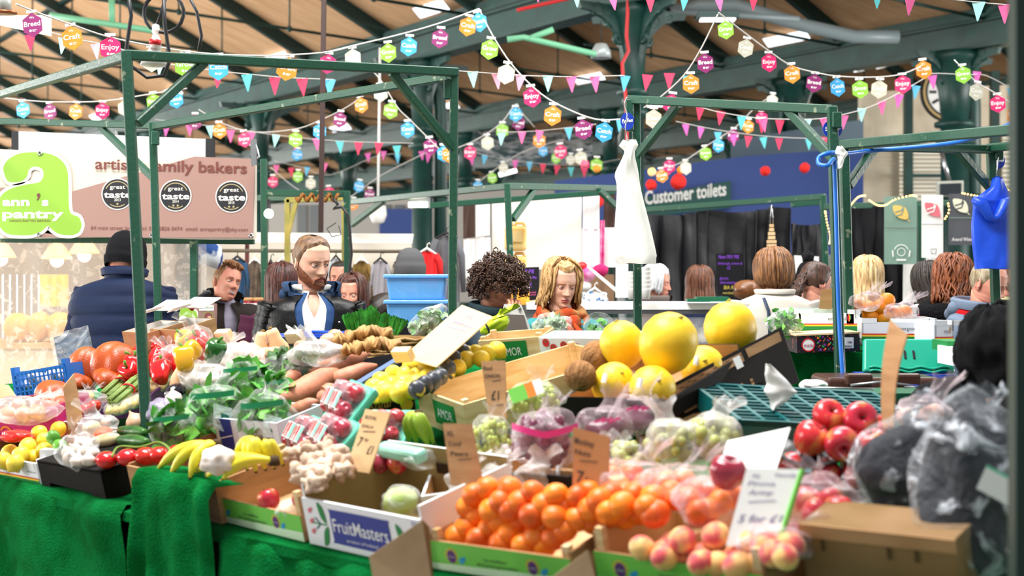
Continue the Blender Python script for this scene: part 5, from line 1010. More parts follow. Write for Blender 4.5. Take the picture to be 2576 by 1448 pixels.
coat(b, U, A, mat('blouse_dots', '28314f', rough=.8, col2='e3e3ea', sc=60, th=(.55, .6)), .006, .85, 'blouse', None, 1.46, sleeves=False); coat(b, U, A, Mteal, .03, .75, 'cardigan', lambda z: .4, 1.48)
ringscarf(b, U, Mscarf, (0, -.005, 1.475), .108, .098, .034, .22, seed=1); ringscarf(b, U, Mscarf2, (0, -.012, 1.435), .125, .108, .036, .35, 'scarf_wrap', seed=2.5)
MB().tube([U @ V(p) for p in ((.02, -.13, 1.43), (.05, -.15, 1.36), (.08, -.155, 1.27), (.1, -.15, 1.15))], [.045, .05, .055, .06], 0, 12, flat=.4).build('scarf_end', Mscarf2, b); MB().tube([U @ V(p) for p in ((.05, -.14, 1.42), (.1, -.16, 1.34), (.14, -.155, 1.24), (.16, -.15, 1.12))], [.035, .04, .045, .045], 0, 12, flat=.4).build('scarf_end', Mscarf, b)
MB().ball(U @ V((.045, -.135, 1.42)), (.05, .035, .045), 0, 14, None, .3).build('scarf_knot', Mscarf2, b)
# ---- 3. smiling man leaning
hm = HM_('sandy', '7d5335', 'a9794f')
b, H_, U, A = person('smiling man with short sandy hair in a dark coat, leaning beside the lace curtain', 570, 712, 9.0, yaw=38, hyaw=42, hp=-6, hr=17, lean=16, drop=.03, skin='pink', mouth='open', eyes=(.3, .8), brow=HM_('browsn', '9a6b4c', 'a97b5c'), jaw=1.05)
cap_hair(b, H_, hm, lambda a: R(47) if abs(a) < R(45) else R(47) - R(52) * min(1, (abs(a) - R(45)) / R(35)) if abs(a) < R(80) else R(-5) - R(30) * min(1, (abs(a) - R(80)) / R(60)), .008)
random.seed(5)
strands(b, H_, hm, lambda i, t: [scalp(R(rnd(-60, 60)) if i % 2 else R(rnd(-180, 180)), R(rnd(50, 86)), 0) * 0 + q for q in (lambda a, e: [scalp(a, e, .004), scalp(a * .9, e - .06, .02), scalp(a * .85, e - .1, .036)])(R(rnd(-80, 80)), R(rnd(48, 84)))], 90, .005, 'spiky_hair')
Mcoat = mat('coat_darkbrown', '2d2624', rough=.8); coat(b, U, A, mat('shirt_lilac', 'b9b3c9', rough=.8), .006, .9, 'shirt', None, 1.5, sleeves=False); coat(b, U, A, Mcoat, .035, .6, 'coat', lambda z: .1 + .14 * max(0, (z - 1.2) / .28), 1.48); collar(b, U, mat('collar_black', '1c1a1b', rough=.9), 1.43, 1.53, (.1, .1), 1.2, .8)
# ---- 4. curly haired person, hand to the mouth
hm = HM_('darkcurl', '2e1d15', '5a3c2a', sc=30)
arm4 = {-1: [V((-.17, -.26, 1.25)), V((-.075, -.19, 1.475))], 'turn-1': Matrix.Rotation(R(200), 4, 'Z') @ Matrix.Rotation(R(25), 4, 'X'), 'curl': .75}
b, H_, U, A = person('person with a mop of dark curls in a grey-blue top, hand at mouth', 1250, 722, 7.6, yaw=52, hyaw=62, hp=24, lean=10, skin='tan', eyes=(0, .8), arms=arm4, brow=HM_('browcl', '3a2519', '4a3020'))
cap_hair(b, H_, hm, lambda a: R(20) if abs(a) < R(80) else R(20) - R(50) * min(1, (abs(a) - R(80)) / R(25)), .032, bumps=.3)
random.seed(9)
mb = MB()
for i in range(950):
    a, z = rnd(-pi, pi), rnd(-.5, 1); e = math.asin(z); nr = noise.noise(V((a * 2, z * 4, 0)))
    if abs(a) < R(100) and e < R(4 - 30 * (abs(a) > R(75))): continue
    c = scalp(a, max(e, R(-40)), .055 + .028 * nr + (rnd(-.02, .018))) + V((0, -.012 * cos(a) if abs(a) < R(60) else 0, 0)); r_ = rnd(.008, .014); ax = V((rnd(-1, 1), rnd(-1, 1), rnd(-1, 1))).normalized(); u = ax.orthogonal().normalized(); w_ = ax.cross(u)
    mb.tube([H_ @ (c + (u * cos(q) + w_ * sin(q)) * r_ + ax * q * .0022) for q in [j * .9 for j in range(9)]], .0034, 0, 4)
mb.build('curly_hair', hm, b)
Mgb = mat('top_greyblue', '3c4a55', rough=.85, bump=.15, bsc=20); coat(b, U, A, Mgb, .028, .75, 'jacket', None, 1.48, cuff=.9); collar(b, U, mat('neck_teal', '2c3d42', rough=.9), 1.42, 1.53, (.105, .105), 1.1, .05, 'snood')
# ---- 5. man in the black beanie seen from behind
b, H_, U, A = person('man in a black beanie and navy quilted gilet seen from behind', 318, 655, 7.7, yaw=178, hyaw=170, hp=16, lean=6, drop=.055, face=False, skin='pink')
def beanie(u, v):
    a = -pi + 2 * pi * u; e = R(90) - R(106) * v; return H_ @ (scalp(a, e, .02 + .006 * (v > .8) + .0015 * sin(a * 46)) + V((0, .008 * v, .012 * (1 - v))))
MB().grid(beanie, 150, 26, wrap=True).build('beanie', mat('beanie_black', '131316', rough=.95), b)
Mgil = mat('gilet_navy', '17233f', rough=.7, bump=.2, bsc=16); Mslv = mat('sleeve_navy', '191f38', rough=.85, bump=.15, bsc=24)
coat(b, U, A, Mslv, .02, .85, 'jumper', None, 1.47); coat(b, U, A, Mgil, .038, .78, 'quilted_gilet', None, 1.48, sleeves=False, puff=.013, quilts=7, fat=1.08); collar(b, U, Mgil, 1.43, 1.535, (.098, .1), 1.05, .3)
# ---- 6. woman with the brown bob in a pale coat
hm = HM_('brownbob', '5f3b22', '9a6a3f')
b, H_, U, A = person('woman with a sleek brown bob in a pale trench coat seen from behind', 1946, 688, 8.1, yaw=188, hyaw=196, hp=10, drop=.045, face=False, skin='fair', fem=1)
cap_hair(b, H_, hm, lambda a: R(-10) - R(25) * (abs(a) > R(70)), .022, bumps=.1); random.seed(6)
strands(b, H_, hm, lambda i, t: fall(R(62 + 236 * t), R(rnd(60, 84)), rnd(.055, .075) + .02 * abs(cos(R(62 + 236 * t))), .001, 20, rnd(.016, .032), .02, i, 1.2), 120, .008)
Mtr = mat('trench', 'd9d2c6', rough=.8, bump=.08, bsc=14); coat(b, U, A, Mtr, .035, .5, 'trench_coat', None, 1.48); collar(b, U, Mtr, 1.43, 1.5, (.092, .088), 1.12, .5); MB().tube([U @ V(p) for p in ((.1, .12, 1.45), (.085, .158, 1.38), (.08, .165, 1.25), (.075, .16, 1.1))], .012, 0, 8, flat=.5).build('bag_strap', mat('strap_navy', '2b3a52', rough=.6), b)
# ---- 7. curly brunette in a maroon coat, 8. pompom hat behind
hm = HM_('brunette', '33211a', '5a3d2e')
b, H_, U, A = person('woman with curly dark brown ponytail in a maroon coat, turned to the aisle', 2052, 712, 8.4, yaw=115, hyaw=118, hp=14, skin='pink', fem=1, eyes=(0, .5), trousers='22222a')
cap_hair(b, H_, hm, lambda a: R(30) if abs(a) < R(60) else R(30) - R(48) * min(1, (abs(a) - R(60)) / R(30)), .014, bumps=.3); random.seed(8)
strands(b, H_, hm, lambda i, t: [V((rnd(-.04, .04), .1 + .05 * q + rnd(-.015, .015), .03 - .17 * q + .012 * sin(q * 14 + i))) for q in [j / 8 for j in range(9)]], 46, .009, 'ponytail')
coat(b, U, A, mat('coat_maroon', '4c1529', rough=.8), .035, .6, 'maroon_coat', None, 1.48); collar(b, U, mat('check_scarf', 'c9ccd2', rough=.9, col2='4a5366', sc=24), 1.43, 1.51, (.1, .1), 1.2, .1, 'check_scarf')
b, H_, U, A = person('person in a black pompom hat behind the curly ponytail woman', 2040, 705, 9.6, yaw=150, face=False, skin='fair')
MB().grid(lambda u, v: H_ @ (scalp(-pi + 2 * pi * u, R(90) - R(100) * v, .022 + .002 * sin(u * 180))), 80, 18, wrap=True).build('knit_hat', mat('beanie_black', '131316'), b)
MB().ball(H_ @ V((.02, .02, .165)), .045, 0, 20, None, .35).build('pompom', mat('pompom_black', '1d1d20', rough=1.0, bump=1.0, bsc=90), b); coat(b, U, A, mat('coat_plain_black', '1b1b1f', rough=.8), .03, .6, 'coat', None)
# ---- 9. blonde from behind
hm = HM_('lightblonde', 'b08a55', 'e6cf9c')
b, H_, U, A = person('woman with long straight blonde hair in a charcoal coat seen from behind', 2182, 695, 9.2, yaw=175, face=False, skin='fair', fem=1); random.seed(12)
cap_hair(b, H_, hm, lambda a: R(10) if abs(a) < R(60) else R(-30), .016); strands(b, H_, hm, lambda i, t: fall(R(60 + 240 * t), R(rnd(60, 85)), rnd(.13, .22), .003, 25, rnd(.012, .026), .03, i), 100, .0085)
coat(b, U, A, mat('coat_charcoal', '43464c', rough=.9, bump=.2, bsc=40), .03, .6, 'coat', None); MB().tube([U @ V(p) for p in ((-.12, .05, 1.47), (-.125, .14, 1.4), (-.12, .16, 1.2))], .012, 0, 8).build('bag_strap', mat('strap_red', '8a3a34', rough=.6), b)
# ---- 10. black haired woman, 11. auburn curls
hm = HM_('black', '15110f', '33271f')
b, H_, U, A = person('woman with long black hair and a black and white coat seen from behind', 2332, 708, 9.3, yaw=200, hyaw=205, hr=-8, hp=16, face=False, skin='fair', fem=1); random.seed(13)
cap_hair(b, H_, hm, lambda a: R(10) if abs(a) < R(60) else R(-30), .016); strands(b, H_, hm, lambda i, t: [p + V((-.35 * max(0, -.02 - p.z), 0, 0)) for p in fall(R(60 + 240 * t), R(rnd(60, 85)), rnd(.16, .24), .003, 25, rnd(.012, .026), .05, i)], 100, .0085)
coat(b, U, A, mat('coat_patch', 'dcd9d0', rough=.9, col2='17171a', sc=5, th=(.48, .52), bump=.3, bsc=40), .04, .6, 'patterned_coat', None)
hm = HM_('auburn', '5c2d17', '9a5730')
b, H_, U, A = person('woman with frizzy auburn hair and a maroon coat with a black fur collar, back turned', 2398, 702, 8.2, yaw=160, hyaw=160, hp=5, face=False, skin='fair', fem=1); random.seed(14)
cap_hair(b, H_, hm, lambda a: R(10) if abs(a) < R(60) else R(-30), .03, bumps=.6); strands(b, H_, hm, lambda i, t: fall(R(55 + 250 * t), R(rnd(50, 85)), rnd(.06, .13), .012, rnd(50, 80), rnd(.016, .045), .08, rnd(0, 6)), 150, .007)
coat(b, U, A, mat('coat_berry', '7a1730', rough=.8), .04, .55, 'berry_coat', None, fat=1.06); ringscarf(b, U, mat('fur_black', '0e0e12', rough=1.0, bump=.8, bsc=70), (0, .03, 1.45), .15, .13, .055, -.25, 'fur_collar')
# ---- 12. older man with the red scarf
hm = HM_('greyblond', '7c6a4c', 'b3a68c')
b, H_, U, A = person('older man with thinning hair in a grey-blue hooded coat and red scarf, looking down', 2486, 712, 7.5, yaw=44, hyaw=44, hp=22, lean=8, skin='pink', eyes=(.1, .85), brow=hm, jaw=1.1)
cap_hair(b, H_, hm, lambda a: R(62) if abs(a) < R(40) else R(62) - R(70) * min(1, (abs(a) - R(40)) / R(50)) if abs(a) < R(90) else R(-8) - R(25) * min(1, (abs(a) - R(90)) / R(60)), .009)
Mpk = mat('parka_blue', '6e7c90', rough=.75, bump=.15, bsc=16); coat(b, U, A, Mpk, .045, .6, 'parka', lambda z: .3, 1.48, fat=1.08); collar(b, U, Mpk, 1.4, 1.535, (.125, .12), 1.25, .6, 'hood'); ringscarf(b, U, Mpk, (0, .09, 1.47), .12, .08, .035, -.4, 'hood_roll', arc=1.0)
Msc = mat('scarf_red', 'b5161c', rough=.9, bump=.3, bsc=50); ringscarf(b, U, Msc, (0, -.02, 1.425), .14, .125, .04, .35); MB().tube([U @ V(p) for p in ((-.04, -.17, 1.38), (-.05, -.19, 1.25), (-.05, -.19, 1.05))], [.05, .055, .055], 0, 12, flat=.35).build('scarf_end', Msc, b)
# ---- 13. white haired, 14. auburn long hair by the black curtain
hm = HM_('white', 'b9bcc0', 'eceff2')
b, H_, U, A = person('woman with short white hair in profile behind the chilled counter', 1652, 712, 10.2, yaw=70, hp=6, skin='pink', fem=1, brow=None); random.seed(15)
cap_hair(b, H_, hm, lambda a: R(40) if abs(a) < R(40) else R(40) - R(65) * min(1, (abs(a) - R(40)) / R(40)), .02, bumps=.2); strands(b, H_, hm, lambda i, t: fall(R(55 + 250 * t), R(rnd(60, 85)), rnd(.02, .06), .002, 30, rnd(.014, .03), .03, i), 90, .009)
coat(b, U, A, mat('coat_taupe', '6c625e', rough=.9), .035, .6, 'coat', None); collar(b, U, mat('coat_taupe', '6c625e'), 1.43, 1.54, (.11, .11), 1.15, .3)
hm = HM_('chestnut', '4a2a1c', '7d4c33')
b, H_, U, A = person('woman with long chestnut hair and a navy coat seen from behind before the black curtain', 1760, 714, 10.4, yaw=185, face=False, skin='fair', fem=1); random.seed(16)
cap_hair(b, H_, hm, lambda a: R(10) if abs(a) < R(60) else R(-30), .018); strands(b, H_, hm, lambda i, t: fall(R(58 + 244 * t), R(rnd(60, 85)), rnd(.1, .2), .003, 25, rnd(.012, .03), .12, i), 100, .0095)
coat(b, U, A, mat('coat_navy2', '1f2742', rough=.85), .04, .6, 'coat', None)
# ---- 15-19. faces and backs deeper in the crowd
hm = HM_('redbrown', '3a1f17', '5d3324')
b, H_, U, A = person('woman with long red-brown hair beside the bearded man, face half hidden by the post', 886, 740, 8.6, yaw=-10, hp=6, skin='pink', fem=1); random.seed(17)
cap_hair(b, H_, hm, lambda a: R(45) if abs(a) < R(45) else R(-20), .016); strands(b, H_, hm, lambda i, t: fall(R(52 + 256 * t), R(rnd(60, 85)), rnd(.13, .22), .004, 25, rnd(.012, .03), .06, i), 90, .009); coat(b, U, A, mat('jumper_rust', '8a4a44', rough=.9), .03, .7, 'jumper', None)
b, H_, U, A = person('man with short dark hair glimpsed behind the post beside the bearded man', 858, 700, 10.0, yaw=-8, skin='pink', brow=HM_('black', '15110f', '33271f')); cap_hair(b, H_, HM_('black', '15110f', '33271f'), lambda a: R(45) if abs(a) < R(50) else R(-15), .01); coat(b, U, A, mat('coat_offwhite', 'cfc8bd', rough=.9), .03, .7, 'jacket', None)
hm = HM_('darkauburn', '2a1613', '5a2a1e')
b, H_, U, A = person('woman with dark auburn hair mostly hidden behind the leather jacket shoulder', 708, 715, 8.6, yaw=190, face=False, skin='fair', fem=1); random.seed(18); cap_hair(b, H_, hm, lambda a: R(0), .018); strands(b, H_, hm, lambda i, t: fall(R(360 * t), R(rnd(60, 85)), rnd(.1, .18), .002, 25, rnd(.012, .026), .04, i), 90, .009); coat(b, U, A, mat('coat_plum', '4a2036', rough=.85), .03, .7, 'coat', None)
b, H_, U, A = person('person in a grey felt hat behind the blue storage boxes', 1032, 680, 9.2, yaw=170, face=False, skin='fair')
MB().grid(lambda u, v: H_ @ (scalp(-pi + 2 * pi * u, R(90) - R(100) * v, .018 + .008 * (v > .72)) + V((0, 0, .012 * (1 - v)))), 60, 18, wrap=True).build('felt_hat', mat('felt_grey', '58585a', rough=1.0), b); coat(b, U, A, mat('coat_charcoal', '43464c'), .03, .6, 'coat', None)
b, H_, U, A = person('person in a dark grey hooded top bending down behind the herbs', 968, 795, 8.7, yaw=-60, hyaw=-70, hp=35, lean=38, skin='fair', k=1.0, face=False); cap_hair(b, H_, HM_('black', '15110f', '33271f'), lambda a: R(0), .02); coat(b, U, A, mat('hoodie_grey', '3d3b44', rough=.9), .04, .7, 'hooded_top', None, fat=1.05); ringscarf(b, U, mat('hoodie_grey', '3d3b44'), (0, .05, 1.47), .13, .1, .045, -.3, 'hood')
# ---- 20. big dark figure close on the right, 21. bearded man at the far edge
Mbk = mat('coat_deepblack', '0c0c0f', rough=.9, bump=.3, bsc=12)
b, H_, U, A = person('person in a bulky black coat at the frame edge, arm reaching down', 2535, 905, 4.2, yaw=-78, hyaw=-90, hp=15, lean=52, skin='fair', face=False, arms={s_: [V((s_ * .22, -.22, 1.62)), V((s_ * .2, -.4, 1.5))] for s_ in (-1, 1)}); coat(b, U, A, Mbk, .09, .5, 'black_coat', None, fat=1.25); cap_hair(b, H_, Mbk, lambda a: R(-45), .05, 'hood', bumps=.5); ringscarf(b, U, Mbk, (0, .05, 1.47), .15, .13, .06, -.2, 'hood_roll')
b, H_, U, A = person('man with a ginger beard at the far edge behind the blue bags', 2540, 690, 9.6, yaw=25, hyaw=25, hp=8, skin='pink'); beard(b, H_, hb); cap_hair(b, H_, hb, lambda a: R(45) if abs(a) < R(50) else R(-15), .012); coat(b, U, A, mat('shirt_spots', 'b9b58c', rough=.9, col2='3c3a2c', sc=16, th=(.58, .62)), .03, .7, 'shirt', None)
b, H_, U, A = person('person in a dark coat with back turned beside the red scarf man', 2600, 705, 8.2, yaw=180, face=False, skin='fair'); cap_hair(b, H_, HM_('black', '15110f', '33271f'), lambda a: R(-20), .02); coat(b, U, A, mat('coat_slate', '2b2f38', rough=.85), .04, .6, 'coat', None)
# ================================================================ THE VEGETABLE AND FRUIT STALL
Mturf = mat('turf_green', '07662b', rough=1, col2='0d7d3c', sc=9, bump=.9, bsc=150, spec=.1)
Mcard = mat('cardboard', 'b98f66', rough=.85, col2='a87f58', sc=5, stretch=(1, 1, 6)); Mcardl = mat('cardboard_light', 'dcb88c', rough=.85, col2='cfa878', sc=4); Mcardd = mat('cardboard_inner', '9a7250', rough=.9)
Mpen = mat('marker_pen', '4a3f3a', rough=.8); Mpenp = mat('pen_pale', '8f86a8', rough=.8)
Mwbox = mat('box_white', 'eceef2', rough=.55); Mdark = mat('box_black', '1a1512', rough=.75, col2='14100e', sc=6)
Mwood = mat('crate_wood', 'ecd2a6', rough=.7, col2='d9b884', sc=5, stretch=(1, 1, 7), bump=.1)
Mgreenp = mat('print_green', '74cb4e', rough=.5); Mpurple = mat('print_purple', '5b2b78', rough=.5); Mprblue = mat('print_blue', '2a9fd8', rough=.5); Morg = mat('print_orange', 'f08a2c', rough=.5); Myel = mat('print_yellow', 'f2c62c', rough=.5); Mdgreen = mat('print_dgreen', '10823a', rough=.5); Mredp = mat('print_red', 'd2232a', rough=.5); Mnavyp = mat('print_navy', '27358f', rough=.5)
Mteal = mat('crate_teal', '0b6264', rough=.4); Mmint = mat('tray_mint', '9fe3cf', rough=.35); Mblk = mat('tray_black', '1b1a1e', rough=.3)
MF = film('bag_film'); MFt = film('bag_film_thick', base=.1, crink=.5, sc=7); MFw = film('bag_film_milky', col='fbf7f4', base=.26, crink=.45, sc=6); MFd = film('bag_film_dark', col='dfe5ee', base=.06, crink=.85, sc=11, lo=.52, hi=.64, rough=.1, bump=1.4); MFp = film('bag_film_pink', col='f6e2ea', base=.1, crink=.42, sc=8)

def FE(x, off=0.0):
    """point of the counter's front edge in a pixel column"""
    q = (x - CX) / F; f = F0 - I2 * off; a = (q * f.y - f.x) / (E2.x - q * E2.y); return V((f.x + E2.x * a, f.y + E2.y * a, 0))
root = thing('display_counter', 'long sloping market counter carrying the fruit and vegetables', 'counter', V((-.6, 4.6, 0)))
BP = lambda a, b, dz=0: F0 + E2 * a + (I2 + V((0, 0, SLOPE))) * b + V((0, 0, dz))
mb = MB(); c = [BP(*p, -.004) for p in ((-1.9, -.02), (4.2, -.02), (4.2, .5), (2.1, 1.65), (.8, 1.65), (-1.9, .85))]; n = 6; mb.add(c + [p - V((0, 0, .03)) for p in c], [tuple(range(n)), tuple(range(2 * n - 1, n - 1, -1))] + [(i, i + n, (i + 1) % n + n, (i + 1) % n) for i in range(n)], 0, False); part(root, mb, 'sloping_board', Mturf)
for a in (-1.6, 0, 1.5, 3.0):
    for b in (.12, .45): p = BP(a, b, -.03); part(root, MB().bar((p.x, p.y, 0), p, .05), 'leg', Mcardd)
def drape_px(x0, x1, ztop, lab, off, folds, amp=.025, zb=.12, tail=0.0):
    a, b = FE(x0, off), FE(x1, off)
    def f(u, v):
        p = a.lerp(b, u); zt = ztop[0] + (ztop[1] - ztop[0]) * u + (ztop[2] if len(ztop) > 2 else 0) * sin(pi * u) ; z = zt + (zb - zt) * max(0, v * 1.12 - .12)
        fo = amp * sin(u * folds * 2 * pi + 2 * sin(u * 5 + v)) * (.3 + .7 * v) + .02 * noise.noise(V((u * 6, v * 4, off)))
        return p - I2 * (fo - (.12 * (1 - v / .107) if v < .107 else 0)) + V((0, 0, z + (.012 if v < .107 else 0)))
    return one(MB().grid(f, 120, 24), 'turf_cloth', lab, 'cloth', Mturf)
drape_px(-160, 304, (.86, .85), 'green artificial grass cloth hanging under the lemon box and dark box', .03, 4); drape_px(552, 1700, (.83, .8), 'long green artificial grass cloth hanging below the lettered crates', .03, 8)
drape_px(332, 528, (.985, .965, .012), 'green grass cloth folded over the banana box front', .07, 4, .02)
for x, lab in ((318, 'dark brown block standing in for shade in the gap beside the first green cloth'), (540, 'dark block standing in for shade in the narrow gap beside the long green cloth')): one(MB().box(FE(x, -.16) + V((0, 0, .42)), (.16, .12, .76)), 'shade_block', lab, 'box', mat('gap_shade', '2e2420', rough=.9))  # dark blocks added to imitate the shade under the counter

def crate(lab, p0, p1, dep, h, mats, cat='crate', dz=0.0, hf=None, hb=None, th=.008, name='fruit_crate', posts=None, printer=None, hole=None, tilt=0.0, bottom=True):
    """open box; p0, p1: pixels of the front face's lower corners; mats: (outside, inside)"""
    a, b = S(*p0, dz), S(*p1, dz); w_ = (b - a).length; d = b - a; spin = atan2(d.dot(T), d.dot(E)); M = SM(a, spin, tilt)
    root = thing(name, lab, cat, M); hf = hf or h; hb = hb or h; mo, mi = mats[0], mats[1]
    def wall(n_, x0, x1, y0, y1, h0, pn):
        mb = MB(); mb.box(((x0 + x1) / 2, (y0 + y1) / 2, h0 / 2), (x1 - x0, y1 - y0, h0), 0)
        ix = {'front': 3, 'back': 5, 'left': 4, 'right': 2}; mb.m = [0] * 6
        inner = {'front_panel': 4, 'back_panel': 2, 'left_panel': 3, 'right_panel': 5}[n_]; mb.m[inner] = 1
        mb.build(pn, [mo, mi], root)
    wall('front_panel', 0, w_, 0, th, hf, 'end_panel'); wall('back_panel', 0, w_, dep - th, dep, hb, 'end_panel'); wall('left_panel', 0, th, th, dep - th, h, 'side_panel'); wall('right_panel', w_ - th, w_, th, dep - th, h, 'side_panel')
    if bottom: MB().box((w_ / 2, dep / 2, th / 2), (w_ - 2 * th, dep - 2 * th, th)).build('base_panel', mi, root)
    if posts:
        for x in (th + .009, w_ - th - .009):
            for y in (th + .009, dep - th - .009): MB().box((x, y, max(h, hb) / 2 + .006), (.02, .02, max(h, hb) + .012)).build('corner_post', posts, root)
    if printer:
        mb = MB(); K = Matrix(((1, 0, 0, 0), (0, 0, 1, -.0015), (0, 1, 0, 0), (0, 0, 0, 1)))
        ms = printer(mb, K, w_, hf); mb.build('print', ms, root)
    return root, M, w_
def prune(mb, K, w_, h):   # green fruit growers' label
    K2 = K; mb.poly([(0, 0), (w_, 0), (w_, h), (0, h)], 0, K2); mb.poly([(0, 0), (w_, 0), (w_, h * .36), (0, h * .22)], 1, K2, -.0004)
    for x in (.16, .74):
        X = x * w_; r = h * .2
        mb.poly([(X + r * (1.55 if i % 2 else .95) * cos(i * pi / 12), h * .56 + r * (1.55 if i % 2 else .95) * sin(i * pi / 12)) for i in range(24)], 4, K2, -.0008); mb.disc(X, h * .53, r, 2, K2, -.0012, 20, r * 1.15); mb.text('la prune', X - r * .8, X + r * .8, h * .5, h * .06, 1, K2, -.0016, down=False); mb.disc(X + r * 2.1, h * .42, r * .55, 3, K2, -.0008, 12); mb.disc(X + r * 2.6, h * .5, r * .4, 3, K2, -.0008, 12)
    mb.text('Le meilleur', w_ * .4, w_ * .56, h * .52, h * .11, 5, K2, -.0012, down=False, bold=.01); mb.text('de la prune gourmande !', w_ * .34, w_ * .64, h * .34, h * .12, 5, K2, -.0012, down=False, bold=.01)
    return [Mgreenp, mat('print_pale', 'd9efcf', rough=.5), Mpurple, Mprblue, Myel, mat('print_grey', '4b5a48', rough=.6)]
def fruitm(mb, K, w_, h):
    x0, x1 = w_ * .24, w_ * .74; mb.poly(bez([(x0, h * .2), (x0, h * .8), (x0 + .01, h * .86), (x1 - .01, h * .86), (x1, h * .8), (x1, h * .2), (x1 - .01, h * .14), (x0 + .01, h * .14)], 3), 1, K); mb.text('FruitMasters', x0 + .008, x1 - .008, h * .4, h * .28, 0, K, -.0012, down=False, bold=.004); mb.text('product of holland', x0 + w_ * .12, x1 - w_ * .12, h * .23, h * .06, 0, K, -.0012, down=False)
    for cx_, cy_, t in ((w_ * .17, h * .74, 1), (w_ * .18, h * .26, -1), (w_ * .83, h * .6, 1)):
        mb.poly(bez([(cx_ - .016, cy_ + .03 * t), (cx_ + .006, cy_ + .016 * t), (cx_ + .014, cy_ - .028 * t), (cx_ - .008, cy_ - .012 * t)], 3), 2, K, -.0006)
    mb.stroke([(w_ * .05, h * .5), (w_ * .2, h * .5)], .004, 2, K, -.0006); mb.stroke([(w_ * .1, h * .62), (w_ * .14, h * .5), (w_ * .1, h * .38)], .005, 4, K, -.0006)
    for y in (.3, .52, .75): mb.disc(w_ * .06, h * y, .007, 3, K, -.0008, 8); mb.disc(w_ * .075, h * y + .006, .005, 3, K, -.0008, 8)
    for i in range(7): mb.stroke([(w_ * .93 + i * .004, h * .95), (w_ * .99, h * .3 + i * .008)], .0012, 1, K, -.0006)
    return [Mwbox, Mnavyp, Mdgreen, mat('print_cherry', 'e06a7c', rough=.5), Mteal]
def emerg(mb, K, w_, h):
    for y0, y1, m in ((0, .26, 1), (.26, .33, 2), (.33, .38, 3)): mb.poly([(0, h * y0), (w_, h * y0), (w_, h * y1), (0, h * y1)], m, K)
    mb.text('emergosol', w_ * .46, w_ * .74, h * .52, h * .15, 4, K, -.0008, down=False); mb.poly(bez([(w_ * .79, h * .46), (w_ * .765, h * .62), (w_ * .785, h * .8), (w_ * .8, h * .64)], 3), 3, K, -.0008); mb.poly(bez([(w_ * .795, h * .46), (w_ * .8, h * .64), (w_ * .79, h * .82), (w_ * .815, h * .64)], 3), 2, K, -.001); mb.poly(bez([(w_ * .8, h * .46), (w_ * .815, h * .64), (w_ * .8, h * .84), (w_ * .83, h * .66)], 3), 1, K, -.0008)
    mb.stroke([(w_ * .9, h), (w_ * .9, h * .62), (w_ * .985, h * .6), (w_ * .985, h)], .0025, 4, K, -.0008)
    return [Mwbox, Mdgreen, Myel, Mredp, mat('print_charcoal', '55565c', rough=.6)]

# ---- fruit kinds
def fruit(name, r, m, prof=None, extra=None, n=20):
    mb = MB(); pr = prof or [(sin(pi * i / 12) , -cos(pi * i / 12)) for i in range(13)]
    mb.lathe([(max(.0005, x * r), z * r) for x, z in pr], n); o = mb.build(name, m)
    for e in (extra or []): e(o, r)
    return o
APP = [(.02, -.72), (.18, -.84), (.38, -.86), (.62, -.72), (.84, -.38), (.98, .05), (1.0, .3), (.92, .58), (.72, .8), (.45, .88), (.22, .8), (.08, .62), (.0, .52)]
stem = lambda col, z0, z1, rr: (lambda o, r: MB().tube([(0, 0, z0 * r), (.06 * r, 0, (z0 + z1) / 2 * r), (.16 * r, 0, z1 * r)], rr * r, n=6).build('stem', mat('stem_' + col, col, rough=.8), o))
calyx = lambda col, z, k: (lambda o, r: MB().add([(0, 0, z * r)] + [((.1 if i % 2 else k) * r * cos(i * pi / 5), (.1 if i % 2 else k) * r * sin(i * pi / 5), (z + (0 if i % 2 else -.08)) * r) for i in range(10)], [(0, i + 1, (i + 1) % 10 + 1) for i in range(10)], 0).build('calyx', mat('calyx_' + col, col, rough=.7), o))
ORP = [(sin(pi * i / 12) * (1.04 if 2 < i < 10 else 1), -.93 * cos(pi * i / 12)) for i in range(13)]
LEP = [(.02, -1.32), (.12, -1.26), (.22, -1.12), (.5, -.92), (.82, -.55), (.98, -.1), (.98, .2), (.84, .58), (.55, .92), (.28, 1.08), (.1, 1.14), (.0, 1.15)]
gloss = dict(rough=.32, spec=.5)
